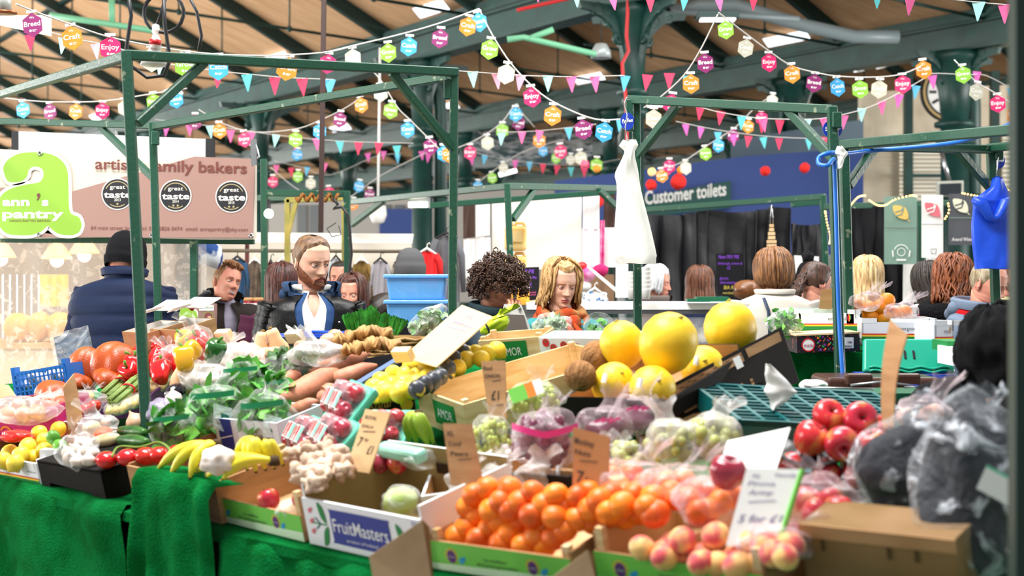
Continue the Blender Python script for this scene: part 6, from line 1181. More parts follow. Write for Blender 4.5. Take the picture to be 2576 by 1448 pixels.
K_ = {
    'clementine': fruit('clementine', .0285, mat('clementine', 'fb8419', rough=.38, col2='f26d12', sc=16, bump=.12, bsc=220, rv=.14), ORP, [calyx('8a7a34', .9, .16)]),
    'orange': fruit('orange', .038, mat('orange_fruit', 'f9921c', rough=.4, bump=.15, bsc=200, rv=.08), ORP, [calyx('7a7a34', .9, .12)]),
    'lemon': fruit('lemon', .031, mat('lemon', 'fbe24c', rough=.38, col2='f4d02a', sc=10, bump=.12, bsc=180, rv=.07), LEP, [calyx('9a9a44', 1.12, .1)]),
    'lime': fruit('lime', .026, mat('lime', '4f8f2c', rough=.35, col2='6fae3c', sc=12), LEP, [calyx('3c6a20', 1.12, .1)]),
    'apple': fruit('apple', .04, mat('apple_red', 'd02a3c', rough=.25, col2='e6a24e', sc=11, th=(.52, .72), stretch=(2, 2, .7), coat=.3, rv=.1), APP, [stem('4a3320', .5, 1.05, .05), calyx('5a4a2c', -.7, .12)]),
    'peach': fruit('peach', .031, mat('peach', 'e8565a', rough=.6, col2='f9c878', sc=16, th=(.42, .58), rv=.12, sheen=.3), ORP, [calyx('8a5a2c', .9, .12)]),
    'tomato': fruit('tomato', .035, mat('tomato_red', 'd81e1c', rough=.2, coat=.4, rv=.05), [(x, z * .86) for x, z in ORP], [calyx('4f7a2c', .84, .5)]),
    'cherry_tomato': fruit('cherry_tomato', .016, mat('tomato_red', 'd81e1c'), ORP, n=14),
    'garlic': fruit('garlic_bulb', .026, mat('garlic_white', 'efe6dc', rough=.7, col2='dccbc0', sc=26, stretch=(1, 1, .2)), [(.3, -.75), (.85, -.6), (1.05, -.15), (.92, .3), (.55, .62), (.22, .9), (.14, 1.25), (.0, 1.3)], n=16),
    'coconut': fruit('coconut', .058, mat('coconut_husk', '8d6440', rough=1.0, col2='a97c52', sc=30, stretch=(1, 1, .15), bump=.8, bsc=90), [(x, z * 1.05) for x, z in ORP]),
    'melon': fruit('melon', .098, mat('melon_yellow', 'ffda34', rough=.45, col2='f7c81e', sc=5, bump=.12, bsc=30), [(.03, -1.1), (.3, -1.04), (.62, -.86), (.88, -.5), (1.0, -.05), (.98, .35), (.82, .72), (.55, .98), (.25, 1.1), (.06, 1.13), (.0, 1.12)], [stem('a89a4a', 1.1, 1.2, .05)], 32),
    'grape': None, 'onion': fruit('onion', .034, mat('onion_skin', 'c98a6a', rough=.35, col2='e3b79c', sc=12, stretch=(1, 1, .2), rv=.1), [(.05, -.9), (.5, -.8), (.95, -.3), (1.0, .1), (.75, .55), (.35, .85), (.12, 1.1), (.05, 1.3), (.0, 1.3)]),
}
for k, o in K_.items():
    if o: o.location = (0, -6, -5)
USED = set()
def put(kind, x, y, dz, lab, group=None, s=1.0, rot=None, d=None):
    """fruit centred on a pixel, dz above the board (or at distance d)"""
    src = K_[kind]; loc = P(x, y, d) if d else S(x, y, dz); rot = rot or (rnd(-.9, .9), rnd(-.9, .9), rnd(0, 6.28)); s = s * rnd(.95, 1.05) if group else s
    M = Matrix.Translation(loc) @ Euler(rot).to_matrix().to_4x4() @ Matrix.Scale(s, 4)
    o = dup(src, M); tag(o, lab, kind.replace('_', ' '), group); return o
def heap(kind, pts, dz, lab, group, s=1.0, rot=None):
    for i, q in enumerate(pts): put(kind, q[0], q[1], q[2] if len(q) > 2 else dz, lab, group, s, rot)
def film_bag(lab, x, y, dz, rx, ry, rz, m=MF, d=None, seed=0, tail=None, name='clear_bag', cat='bag', M=None, wob=.28, root=None):
    """loose plastic bag centred on a pixel, with an optional tied tail (dx, dz)"""
    c = P(x, y, d) if d else S(x, y, dz); root = root or thing(name, lab, cat, c)
    mb = MB().ball((0, 0, 0), (rx, ry, rz), 0, 40, None, wob, seed)
    for i, v in enumerate(mb.v): mb.v[i] = v * (1 + .05 * noise.noise(v * 26 + V((seed, 0, 0))) + .025 * noise.noise(v * 60))
    mb.build('film', m, root)
    if tail:
        tx, tz = tail; b0 = V((tx * .35, 0, rz * .75)); mb = MB(); n = 16
        def f(u, v): a = 2 * pi * u; r = (.45 * (1 - v) ** 2 + .12 + .5 * v * v * (1 + .4 * sin(3 * a + seed))) * .055; return b0 + V((tx, 0, tz)) * v + V((r * cos(a) * 1.2, r * sin(a) * .7, .012 * sin(5 * a) * v))
        mb.grid(f, 24, 8, wrap=True).build('knotted_top', m, root)
    return root, c
def leaves(n, rx, ry, rz, ls, m, root, seed=0, upright=0.0, name='leaves'):
    r_ = random.Random(seed); mb = MB()
    for i in range(n):
        while True:
            p = V((r_.uniform(-1, 1), r_.uniform(-1, 1), r_.uniform(-1, 1)))
            if .25 < p.length < 1: break
        c = V((p.x * rx, p.y * ry, p.z * rz)); t = (V((r_.gauss(0, 1), r_.gauss(0, 1), r_.gauss(upright, 1)))).normalized(); x = t.orthogonal().normalized(); x = Matrix.Rotation(r_.uniform(0, 6), 3, t) @ x; nn = t.cross(x); L = ls * r_.uniform(.7, 1.3); W = L * .36
        mb.add([c, c + t * L * .35 + x * W + nn * .12 * L, c + t * L * .75 + x * W * .8, c + t * L - nn * .15 * L, c + t * L * .75 - x * W * .8, c + t * L * .35 - x * W + nn * .12 * L, c + t * L * .4 - nn * .04 * L], [(0, 1, 6), (1, 2, 6), (2, 3, 6), (3, 4, 6), (4, 5, 6), (5, 0, 6)], 0)
    return mb.build(name, m, root)
def card(lab, px, dz, lines, m=Mcard, pen=Mpen, name='price_card', cat='price card', fold=0.0, d=None, th=.004, d2=None):
    """stiff card through four pixels (top left, top right, bottom right, bottom left); lines: (text, x0, x1, baseline, height) in 0..1"""
    pb = [S(*p, dz) for p in px[2:]] if d is None else [P(*p, d) for p in px[2:]]
    dd = [pb[1].y, pb[0].y]; back = .03 if d2 is None else d2
    pt = [P(*px[0], dd[0] + back), P(*px[1], dd[1] + back)]
    TL, TRr, BR, BL = pt[0], pt[1], pb[0], pb[1]; root = thing(name, lab, cat, (BL + BR) / 2); nrm = (TRr - TL).cross(BL - TL).normalized()
    if nrm.y > 0: nrm = -nrm
    Q = lambda u, v, h=0: TL.lerp(TRr, u).lerp(BL.lerp(BR, u), v) + nrm * (h + fold * sin(pi * v))
    mb = MB(); k = 7
    for h, fl in ((0, 1), (-th, 0)): mb.grid(lambda u, v: Q(u, v, h), 3, k, 0, None, False)
    n = 3 * k
    bord = [0, 1, 2] + [2 + 3 * i for i in range(1, k)] + [n - 2, n - 3] + [3 * i for i in range(k - 2, 0, -1)]
    mb.f += [(bord[i], bord[(i + 1) % len(bord)], bord[(i + 1) % len(bord)] + n, bord[i] + n) for i in range(len(bord))]; mb.m += [0] * len(bord); mb.s += [False] * len(bord)
    part(root, mb, 'card', m)
    if lines:
        mb = MB()
        for ln in lines:
            if ln[0] == '_': pts = [Q(ln[1], ln[3] + .012, .0012), Q(ln[2], ln[3] - .012, .0012), Q(ln[2], ln[3] + .002, .0012), Q(ln[1], ln[3] + .026, .0012)]; mb.add(pts, [(0, 1, 2, 3)], 0, False); continue
            k0 = len(mb.v); mb.text(ln[0], ln[1], ln[2], ln[3], ln[4], 0, bold=.012, shear=.15); mb.v[k0:] = [Q(v.x, v.y, .0012) for v in mb.v[k0:]]
        part(root, mb, 'handwriting', pen)
    return root
# ---- front row of boxes
crate('white lemon box with a green base stripe at the counter end', (-130, 1180), (103, 1226), .36, .1, (Mwbox, Mcard), 'box', name='cardboard_box', hf=.088, printer=emerg)
def darkbox(lab, p0, p1, dep, h):
    a, b = S(*p0), S(*p1); w_ = (b - a).length; d = b - a; M = SM(a, atan2(d.dot(T), d.dot(E))); root = thing('upturned_box', lab, 'box', M)
    MB().box((w_ / 2, dep / 2, h - .004), (w_, dep, .008)).build('top_panel', Mdark, root); MB().prism([(0, 0), (.055, 0), (.055, .03), (w_ - .09, .02), (w_ - .09, 0), (w_, 0), (w_, h), (0, h)], 0, .006, 0, Matrix(((1, 0, 0, 0), (0, 0, 1, 0), (0, 1, 0, 0), (0, 0, 0, 1)))).build('front_panel', Mdark, root)
    for x in (.003, w_ - .003): MB().box((x, dep / 2, h / 2), (.006, dep, h)).build('side_panel', Mdark, root)
darkbox('dark brown upturned tray under the tomatoes and garlic', (109, 1230), (270, 1262), .3, .105)
crate('banana box with its brown rim showing above the folded green cloth', (338, 1262), (560, 1318), .42, .13, (Mcard, Mcardd), 'box', name='cardboard_box', hf=.125)
crate('green fronted fruit crate with two pink apples, in the middle of the front row', (530, 1302), (768, 1362), .3, .13, (Mcard, Mcardl), hf=.076, posts=Mwood, printer=prune)
r_, M5, w5 = crate('white fruit box with a blue name panel and green leaves', (780, 1366), (1078, 1434), .34, .17, (Mwbox, mat('box_inner_olive', '9a8458', rough=.8)), 'box', hf=.135, hb=.19, name='cardboard_box', printer=fruitm)
MB().box((w5 * .5, .333, .13), (.085, .012, .03)).build('hand_hole', mat('hole_dark', '3a2c20', rough=.9), r_)
crate('plain white box with a slanting blue corner print behind the clementines', (1072, 1322), (1416, 1276), .22, .085, (Mwbox, Mcardl), 'box', name='cardboard_box', dz=.02)
crate('green fronted crate heaped with clementines', (1091, 1428), (1446, 1482), .5, .09, (Mcard, Mcardl), hf=.076, posts=Mwood, printer=prune)
crate('green fronted crate of peaches at the near end', (1506, 1466), (1932, 1536), .36, .125, (Mcard, Mcardl), hf=.082, posts=Mwood, printer=prune)
a = S(2036, 1500); M = SM(a, atan2((S(2424, 1556) - a).dot(T), (S(2424, 1556) - a).dot(E))); w_ = (S(2424, 1556) - a).length
root = thing('cardboard_box', 'closed plain brown cardboard box under the dark plastic bags', 'box', M); MB().box((w_ / 2, .07, .085), (w_, .14, .17)).build('body', mat('kraft_dark', '937452', rough=.85, col2='82653f', sc=4), root)
MB().box((w_ / 2, -.002, .155), (w_ + .004, .004, .03)).build('flap_edge', Mcard, root)
for x in (.05, .2, .26): MB().box((x, -.003, .125), (.006, .003, .025)).build('slot', mat('slot_dark', '5a452e', rough=.9), root)
heap('lemon', [(98, 1090, .12), (70, 1124, .11), (52, 1146, .105), (10, 1158, .09), (38, 1164, .09), (146, 1080, .1), (114, 1108, .11), (112, 1134, .1), (24, 1140, .07), (84, 1152, .08), (-14, 1162, .08)], .1, 'lemon in the white box at the counter end', 'lemons in the end box')
put('lime', 134, 1100, .15, 'dark lime lying on the lemons at the counter end'); put('lime', 152, 1122, .12, 'lighter lime tucked below the dark lime')
heap('tomato', [(268, 1156), (322, 1150), (367, 1146), (402, 1144), (446, 1140)], .14, 'large red vine tomato in the row on the dark tray', 'vine tomatoes', 1.0, (0, 0, 1))
one(MB().tube(smooth([S(x, y, .17) for x, y in ((282, 1148), (292, 1128), (312, 1122), (352, 1124), (396, 1112), (420, 1122), (432, 1142))]), .004, n=6), 'tomato_vine', 'green vine stalk lying across the large tomatoes', 'stalk', mat('vine_green', '6f8a3c', rough=.7))
one(MB().box(S(128, 1142, .1), (.06, .06, .04)), 'paper_block', 'small white paper card before the garlic bag', 'paper', M_white)
film_bag('clear bag full of garlic bulbs on the dark tray', 198, 1134, .16, .072, .06, .062, MF, seed=2, tail=(.0, .06))
heap('garlic', [(176, 1150), (196, 1158), (222, 1156), (232, 1140), (212, 1134), (186, 1130), (202, 1112), (224, 1116), (170, 1136)], .15, 'garlic bulb in the clear bag on the dark tray', 'bagged garlic', .9)
film_bag('clear bag of carrots and parsnips above the garlic', 245, 1075, .17, .07, .06, .045, MFt, seed=4, tail=(-.03, .06))
def root_veg(lab, pts, rs, m, name, cat, grp=None, n=14):
    return one(MB().tube(smooth(pts, 5), [rs[min(int(i / 5), len(rs) - 1)] * (1 - (i / 5) % 1) + rs[min(int(i / 5) + 1, len(rs) - 1)] * ((i / 5) % 1) for i in range((len(pts) - 1) * 5 + 1)], 0, n), name, lab, cat, m, grp)
Mpars = mat('parsnip', 'e9d6a6', rough=.7); Mcarr = mat('carrot', 'e8632a', rough=.6); Mcour = mat('courgette', '24501f', rough=.3, col2='3d6e2c', sc=16)
for i, (x0, y0, x1, y1, m, nm, lab) in enumerate(((232, 1112, 300, 1100, Mpars, 'parsnip', 'pale parsnip under the carrot bag'), (240, 1098, 278, 1082, Mcarr, 'carrot', 'short orange carrot in the clear bag'), (210, 1080, 250, 1068, Mpars, 'parsnip', 'pale parsnip inside the clear bag'), (300, 1082, 366, 1088, Mcour, 'courgette', 'upper dark green courgette beside the stall post'), (298, 1105, 372, 1112, Mcour, 'courgette', 'lower dark green courgette behind the tomatoes'))):
    a, b = S(x0, y0, .13), S(x1, y1, .13); root_veg(lab, [a, a.lerp(b, .33), a.lerp(b, .66), b], [.012, .022, .024, .012], m, nm, nm)
card('brown price card with scrawled writing standing by the blue crate', [(158, 972), (184, 940), (206, 1050), (172, 1082)], .16, [('Shallots', .05, .75, .38, .06), ('bag', .2, .6, .5, .06), ('50p each', .15, .95, .74, .08)], d2=.02)
root, M, w_ = crate('magenta printed box holding bagged onions at the counter end', (-60, 1112), (150, 1100), .22, .12, (mat('box_magenta', 'c3206f', rough=.5), Mcardd), 'box', name='cardboard_box', dz=.05)
mb = MB(); K = Matrix(((1, 0, 0, 0), (0, 0, 1, -.002), (0, 1, 0, 0), (0, 0, 0, 1)))
for cx_, cy_, a0, a1 in ((.1, .075, 2.6, 6.6), (.16, .03, .3, 2.6), (.09, .02, .2, 2.0)): mb.ring(cx_, cy_, .022, .03, 0, K, 0, 18, a0, a1)
mb.build('print', [Morg], root)
film_bag('crumpled red plastic bag lying before the magenta box', 42, 1096, .14, .06, .04, .022, mat('red_bag', 'e02a24', rough=.3, bump=.5, bsc=12), seed=6)
film_bag('clear bag of onions in the magenta box', 60, 1030, .2, .14, .08, .05, MFt, seed=7, tail=(.1, .03)); heap('onion', [(20, 1040), (60, 1042), (-10, 1030), (95, 1036), (45, 1022)], .18, 'onion showing through the clear bag in the magenta box', 'onions in the clear bag')
# blue lattice crate with garlic
a, b = S(45, 1008, .12), S(168, 968, .16); M = Matrix.Translation(a) @ Matrix.Rotation(atan2(b.y - a.y, b.x - a.x), 4, 'Z') @ Matrix.Rotation(-R(10), 4, 'Y'); L = (b - a).length
root = thing('plastic_crate', 'small blue lattice crate of white garlic behind the magenta box', 'crate', M); Mbl = mat('crate_blue', '1f6fc4', rough=.35)
for y in (0, .2):
    mb = MB()
    for i in range(13): mb.box((L * i / 12, y, .055), (.006, .006, .11))
    for z in (.01, .035, .06, .085, .11): mb.box((L / 2, y, z), (L, .006, .006 if z < .1 else .014))
    mb.build('lattice_side', Mbl, root)
for x in (0, L):
    mb = MB().box((x, .1, .06), (.008, .2, .12)); mb.box((x, .02, .07), (.02, .04, .14)); mb.build('end_panel', Mbl, root)
for i in range(12): o = dup(K_['garlic'], M @ Matrix.Translation((L * (.1 + .07 * i), .06 + .07 * (i % 2), .06 + .015 * (i % 3))) @ Euler((i, i * 2, 0)).to_matrix().to_4x4()); tag(o, 'white garlic bulb inside the blue lattice crate', 'garlic', 'garlic in the blue crate')
# orange nets of vegetables
Mnet = mat('orange_skin', 'c4571c', rough=.35, col2='b34a16', sc=8, bump=.2, bsc=160, coat=.2)
def netbag(lab, x, y, dz, rx, rz, seed):
    def fn(a, r, z): return r * (1 - .16 * abs(sin(a * 2.5 + z * 9 + seed)) ** 3)
    pr = [(max(.002, sin(pi * i / 16) ** .8 * rx), -cos(pi * i / 16) * rz) for i in range(17)]
    o = MB().lathe(pr, 60, 0, Euler((.3 * sin(seed), .5 * cos(seed), seed)).to_matrix().to_4x4(), fn).build('squash', Mnet); o.location = S(x, y, dz); return tag(o, lab, 'squash')
for a in ((214, 928, .17, .085, .098, 1), (288, 918, .2, .105, .098, 2.2), (282, 958, .15, .085, .045, 3), (198, 962, .14, .075, .04, 4.1), (150, 1000, .16, .085, .07, 5.3), (142, 1024, .14, .07, .055, 6.5)): pass
for a, lab in zip(((214, 928, .17, .085, .098, 1), (288, 918, .2, .105, .098, 2.2), (282, 958, .15, .085, .045, 3), (198, 964, .14, .075, .04, 4.1), (140, 996, .16, .085, .06, 5.3), (142, 1026, .14, .07, .055, 6.5)), ('ribbed orange squash nearest the shiny black tray', 'largest ribbed orange squash before the red peppers', 'flat ribbed orange squash above the asparagus', 'small orange squash behind the price card top', 'smooth orange squash beside the blue lattice crate', 'bent orange squash below the blue lattice crate')): netbag(lab, *a)
root = thing('produce_tray', 'shiny black tray wrapped in film, tilted before the man in the gilet', 'tray', Matrix.Translation(P(188, 884, 6.7)) @ Euler((R(62), R(-14), R(12))).to_matrix().to_4x4()); o = MB().box((0, 0, .0), (.17, .16, .02)).build('tray', Mblk, root); mod_bevel(o, .01); MB().box((0, 0, .035), (.165, .155, .05), 0, None, .9).build('contents', mat('tray_blueblack', '2a4560', rough=.25, col2='1c2a3c', sc=20), root); MB().grid(lambda u, v: V((-.09 + .18 * u, -.085 + .17 * v, .066 + .006 * noise.noise(V((u * 7, v * 7, 0))))), 20, 20).build('film', MFt, root)
# peppers
def pepper(col, nm):
    mb = MB().lathe([(.002, -.04), (.018, -.044), (.03, -.034), (.036, 0), (.04, .03), (.032, .046), (.014, .042), (.004, .034)], 36, 0, None, lambda a, r, z: r * (1 + .1 * cos(3 * a) * (1 if r > .01 else 0))); o = mb.build('pepper', mat('pepper_' + nm, col, rough=.18, coat=.5)); MB().tube([(0, 0, .034), (.004, 0, .055), (.012, 0, .068)], .006, n=8).build('stem', mat('stem_green', '5f8f33', rough=.6), o); o.location = (0, -6, -5); return o
K_['pepper'] = pepper('d3151b', 'red'); K_['pepper_y'] = pepper('efb01e', 'yellow'); K_['pepper_g'] = pepper('2c6a2c', 'green')
heap('pepper', [(345, 915), (330, 925), (395, 925), (352, 895), (318, 900), (392, 905), (340, 880), (330, 938), (405, 938)], .2, 'shiny red pepper in the loose heap behind the post', 'loose red peppers')
heap('cherry_tomato', [(285, 886), (268, 888), (396, 880), (404, 868), (390, 870), (412, 884), (300, 882), (400, 892), (420, 880)], .24, 'small red tomato above the red peppers', 'small tomatoes', 1.2)
film_bag('clear bag of red peppers beside the loose heap', 437, 908, .2, .09, .07, .06, MFt, seed=9, tail=(-.04, .05)); heap('pepper', [(425, 912), (450, 908), (438, 895), (412, 905), (455, 920)], .19, 'red pepper inside the clear bag', 'bagged red peppers')
film_bag('clear bag of mixed peppers standing highest in the heap', 492, 872, .3, .07, .06, .09, MF, seed=10, tail=(-.03, .06))
for x, y, k, lab in ((500, 878, 'pepper', 'red pepper in the mixed bag'), (474, 888, 'pepper_y', 'upper yellow pepper in the mixed bag'), (464, 905, 'pepper_y', 'lower yellow pepper in the mixed bag'), (470, 860, 'pepper_y', 'topmost yellow pepper in the mixed bag'), (540, 885, 'pepper_g', 'dark green pepper beside the mixed bag'), (512, 862, 'pepper', 'upper red pepper in the mixed bag')): o = put(k, x, y, .29, lab); o['category'] = 'pepper'
for x0, y0, x1, y1, lab in ((322, 882, 376, 852, 'opened brown box with white flaps behind the tallest post'), (392, 876, 446, 852, 'opened brown box with white flaps beyond the tallest post')):
    root, M, w_ = crate(lab, (x0, y0 + 25), (x0 + 66, y0 + 30), .2, .13, (Mcard, M_white), 'box', dz=.17, name='cardboard_box'); MB().box((w_ / 2, .24, .15), (w_, .1, .004), 0, Matrix.Rotation(R(12), 4, 'X')).build('flap', M_white, root); MB().box((w_ * .95, .1, .15), (.06, .12, .004), 0, Matrix.Rotation(R(-20), 4, 'Y')).build('flap', M_white, root)
# asparagus, corn, purple tray
crate('purple fronted tray of asparagus and sweetcorn', (238, 1062), (388, 1040), .26, .075, (mat('box_purple', '6c2f7c', rough=.5), Mcardd), 'box', name='cardboard_box', dz=.05)
Masp = mat('asparagus', '6d8a3a', rough=.6, col2='8aa357', sc=20)
for (x0, y0, x1, y1, lab) in ((268, 1000, 330, 945, 'bunch of asparagus with a red band, the upper one'), (285, 1018, 350, 962, 'bunch of asparagus with a red band, the lower one')):
    a, b = S(x0, y0, .14), S(x1, y1, .17); root = thing('asparagus_bunch', lab, 'asparagus', a); t = (b - a).normalized(); x = t.cross(V((0, 0, 1))).normalized(); z = x.cross(t)
    for i in range(10): o_ = x * (.011 * (i % 4 - 1.5)) + z * (.012 * (i // 4)); MB().tube([o_, o_ + t * .12, o_ + t * .19, o_ + t * (.215 + .01 * (i % 3))], [.006, .0065, .008, .002], n=8).build('spear', Masp, root)
    MB().tube([t * .12 + (x * cos(q) * .03 + z * (sin(q) * .022 + .012)) for q in [i * pi / 8 for i in range(16)]], .004, n=6, closed=True).build('band', Mredp, root)
Mcorn = mat('sweetcorn', 'f0d884', rough=.5, col2='dcc060', sc=70, bump=.3, bsc=120)
for x, y, lab in ((300, 1022, 'film wrapped sweetcorn pack nearest the purple front'), (328, 1010, 'film wrapped sweetcorn pack in the middle of the purple tray'), (398, 968, 'film wrapped sweetcorn pack beyond the post')):
    a = S(x, y, .12); root = thing('sweetcorn_pack', lab, 'sweetcorn', SM(a, .8)); [MB().tube([(.026 * i, -.07, 0), (.026 * i, 0, .006), (.026 * i, .07, 0)], [.014, .018, .012], n=12).build('cob', Mcorn, root) for i in (-1, 0, 1)]; MB().ball((0, 0, 0), (.06, .09, .03), 0, 24).build('film', MF, root)
film_bag('clear bag of lemons and tomatoes in front of the orange squash', 218, 1010, .15, .08, .06, .05, MF, seed=12, tail=(.02, .03)); heap('tomato', [(235, 1022), (215, 1028)], .14, 'red tomato in the clear mixed bag', 'tomatoes in the mixed bag', .8); heap('lemon', [(204, 1000), (222, 998)], .14, 'lemon in the clear mixed bag', 'lemons in the mixed bag', .8)
put('onion', 342, 1062, .15, 'pink-brown onion against the tallest post', s=1.1); put('onion', 266, 1064, .14, 'red radish-like onion beneath the purple tray', s=.6)
# squash, aubergine, bagged salad
Mbn = mat('butternut', 'eec49a', rough=.5, col2='e3ae80', sc=6)
def butternut(lab, x, y, dz, s=1.0, rot=(0, 0, 0)):
    o = MB().lathe([(.005, -.07), (.03, -.068), (.045, -.04), (.044, -.01), (.03, .025), (.028, .055), (.024, .07), (.006, .074)], 24).build('butternut_squash', Mbn); MB().lathe([(.008, .07), (.009, .082), (.002, .084)], 8).build('stalk', mat('stem_brown', '8a6f48', rough=.9), o)
    o.matrix_world = Matrix.Translation(S(x, y, dz)) @ Euler(rot).to_matrix().to_4x4() @ Matrix.Scale(s, 4); return tag(o, lab, 'squash')
butternut('butternut squash half wrapped above the aubergine', 462, 945, .19, 1.1, (.3, .2, 0)); butternut('butternut squash standing before the leather jacket', 655, 876, .24, .9, (0, .15, 0)); butternut('butternut squash beside the wooden price block', 697, 868, .24, .95, (.2, -.35, 0)); butternut('butternut squash lying low behind the bagged mushrooms', 612, 880, .22, .9, (1.2, .5, 0)); butternut('pale butternut squash beneath the black basket edge', 690, 895, .22, .9, (1.3, -.4, 0))
root_veg('glossy dark aubergine under the wrapped squash', [S(418, 998, .17), S(436, 988, .18), S(452, 982, .18), S(466, 985, .17)], [.014, .032, .03, .012], mat('aubergine', '1d1524', rough=.15, coat=.5), 'aubergine', 'aubergine'); put('garlic', 436, 1000, .19, 'pale onion bulb before the aubergine', s=1.2)
for x, y, lab in ((570, 855, 'pale wooden block sign behind the mushrooms'), (748, 858, 'small wooden price block beside the blue tray'), (1020, 905, 'wooden price block on the sweet potato box edge')): o = one(MB().box((0, 0, 0), (.07, .03, .045)), 'wooden_block', lab, 'block', Mwood); o.matrix_world = SM(S(x, y, .27), .2, R(20))
root, M, w_ = crate('black plastic mesh crate edge behind the bagged mushrooms', (640, 930), (690, 945), .22, .06, (Mblk, Mblk), dz=.12, name='plastic_crate')
for x, y, rx, rz, sd, lab in ((560, 905, .16, .07, 21, 'big milky bag of mushrooms in the middle of the stall'), (640, 905, .13, .06, 22, 'milky bag of mushrooms nearer the bearded man'), (520, 950, .1, .06, 23, 'milky bag of mushrooms beside the wrapped squash')):
    film_bag(lab, x, y, .2, rx, .09, rz, MFw, seed=sd, tail=(.03, .05)); g = 'mushrooms under film %d' % sd
    for i in range(9): put('garlic', x - rx * 420 + rx * 100 * i, y + 14 * sin(i * 2.2), .19, 'white mushroom inside the ' + lab.replace('big milky bag of mushrooms', 'big milky bag').replace('milky bag of mushrooms', 'bag'), g, .9)
Mspin = mat('spinach', '3a9230', rough=.4, col2='78c04e', sc=9, rv=.05); Mlab2 = mat('label_green', '0f8a57', rough=.4); Mzip = film('zip_film', col='d9f0ee', base=.45, crink=.3)
for x, y, dz, rx, rz, sd, lab in ((440, 1085, .17, .085, .085, 31, 'bag of spinach leaves beside the tallest post'), (545, 1030, .2, .105, .095, 32, 'large bag of spinach with a green band in the middle of the pile'), (668, 1055, .18, .1, .095, 33, 'bag of spinach with a tilted white label flap, next to the apples'), (612, 958, .25, .085, .075, 34, 'topmost bag of spinach in the pile'), (690, 985, .2, .06, .06, 35, 'small bag of spinach against the sweet potatoes')):
    root, c = film_bag(lab, x, y, dz, rx, rx * .8, rz, MF, seed=sd, tail=(.02, .05), name='spinach_bag'); leaves(120, rx * .76, rx * .6, rz * .74, .06, Mspin, root, sd)
    mb = MB().grid(lambda u, v: V((rx * (-.7 + 1.4 * u), -rx * .86 * sqrt(max(.05, 1 - (1.4 * u - .7) ** 2 * .8)), rz * (.42 + .2 * v + .15 * u))), 10, 3); mb.build('label_band', Mlab2, root)
    if sd in (32, 33): MB().grid(lambda u, v: V((rx * (.1 + .6 * u), -rx * (.98 + .03 * v), rz * (.35 - .9 * v - .2 * u))), 6, 4).build('zip_flap', Mzip, root); MB().grid(lambda u, v: V((rx * (.35 + .25 * u), -rx * (1.0 + .03 * v), rz * (.0 - .3 * v - .1 * u))), 3, 3).build('label', mat('label_dteal', '135e50', rough=.4), root)
root, c = film_bag('flat bag of green beans next to the sweet potatoes', 745, 915, .22, .12, .08, .045, MF, seed=36, name='bean_bag'); leaves(120, .1, .065, .035, .055, mat('beans', '3d6b30', rough=.5, col2='5b8a40', sc=9), root, 36, name='beans')
film_bag('empty crumpled clear bag above the green beans', 800, 890, .26, .1, .06, .05, MFw, seed=37, tail=(-.05, .06)); film_bag('pale lilac cabbage bag beneath the tallest spinach', 405, 1035, .17, .07, .06, .05, film('film_lilac', col='cfc3e0', base=.4, crink=.4), seed=38)
# blue tray, onion plait, parsley, basket, boxes behind
a, b = P(700, 868, 6.55), P(888, 850, 6.4); M = Matrix.Translation(a) @ Matrix.Rotation(atan2(b.y - a.y, b.x - a.x), 4, 'Z'); L = (b - a).length; root = thing('storage_tray', 'black-blue storage tray with a bright blue rim before the bearded man', 'tray', M); Mtr2 = mat('tray_slate', '27333f', rough=.4)
o = MB().box((L / 2, .0, .0), (L, .012, .09), 0, Matrix.Rotation(R(-14), 4, 'X')).box((L / 2, .3, 0), (L, .012, .09)).box((0, .15, 0), (.012, .3, .09)).box((L, .15, 0), (.012, .3, .09)).box((L / 2, .15, -.04), (L, .3, .01)).build('tray_body', Mtr2, root)
MB().tube([(-.02, -.02, .048), (L + .02, -.02, .048), (L + .02, .32, .048), (-.02, .32, .048)], .009, n=8, closed=True).build('rim', mat('rim_blue', '2350d8', rough=.35), root); MB().tube([(-.02, -.02, .045), (-.06, -.06, .0), (-.07, -.08, -.03)], .009, n=8).build('corner_rim', mat('rim_blue', '2350d8'), root)
for i in range(4): MB().box((L * (.15 + .23 * i), -.016, -.005), (.028, .012, .07)).build('rib', Mblk, root)
Monion = mat('dry_husk', '7d5228', rough=.6, col2='bf9256', sc=14, stretch=(1, 1, .4))
def plait(lab, p0, p1, r_, dz):
    a, b = S(*p0, dz), S(*p1, dz); root = thing('onion_plait', lab, 'onion plait', a); t = b - a; n = 22
    for k in range(3): MB().tube([t * (i / n) + V((0, -.02 * cos(i * .95 + k * 2.09), .02 * sin(i * 1.9 + k * 2.09) + .02 * sin(pi * i / n))) for i in range(n + 1)], [r_ * (.8 + .35 * sin(i * 1.3 + k)) for i in range(n + 1)], n=10).build('strand', Monion, root)
plait('thick plait of dry brown onion stalks, the upper one', (842, 862), (985, 840), .013, .28); plait('thick plait of dry brown onion stalks, the lower one', (862, 886), (1008, 872), .013, .25)
for x, y, lab in ((826, 858, 'loose brown onion at the end of the plait'), (842, 848, 'pale brown onion beside the plait end'), (760, 876, 'brown onion next to the wooden price block')): put('onion', x, y, .27, lab)
root = thing('parsley_bunch', 'dark green bunch of fresh leaves before the blue storage boxes', 'herbs', P(940, 842, 6.35)); mb = MB(); rr_ = random.Random(4)
for i in range(190):
    x = rr_.uniform(-.11, .11); h = .06 + .05 * (1 - abs(x) / .11) * rr_.random() + .02 * (x < 0); y = rr_.uniform(-.04, .04); p = V((x, y, 0)); q = V((x * 1.15 + rr_.gauss(0, .012), y + rr_.gauss(0, .012), h)); w_ = V((.007, .002, 0)); mb.add([p - w_ * .5, p + w_ * .5, q + w_, q + V((0, 0, .012)), q - w_], [(0, 1, 2, 3, 4)], 0)
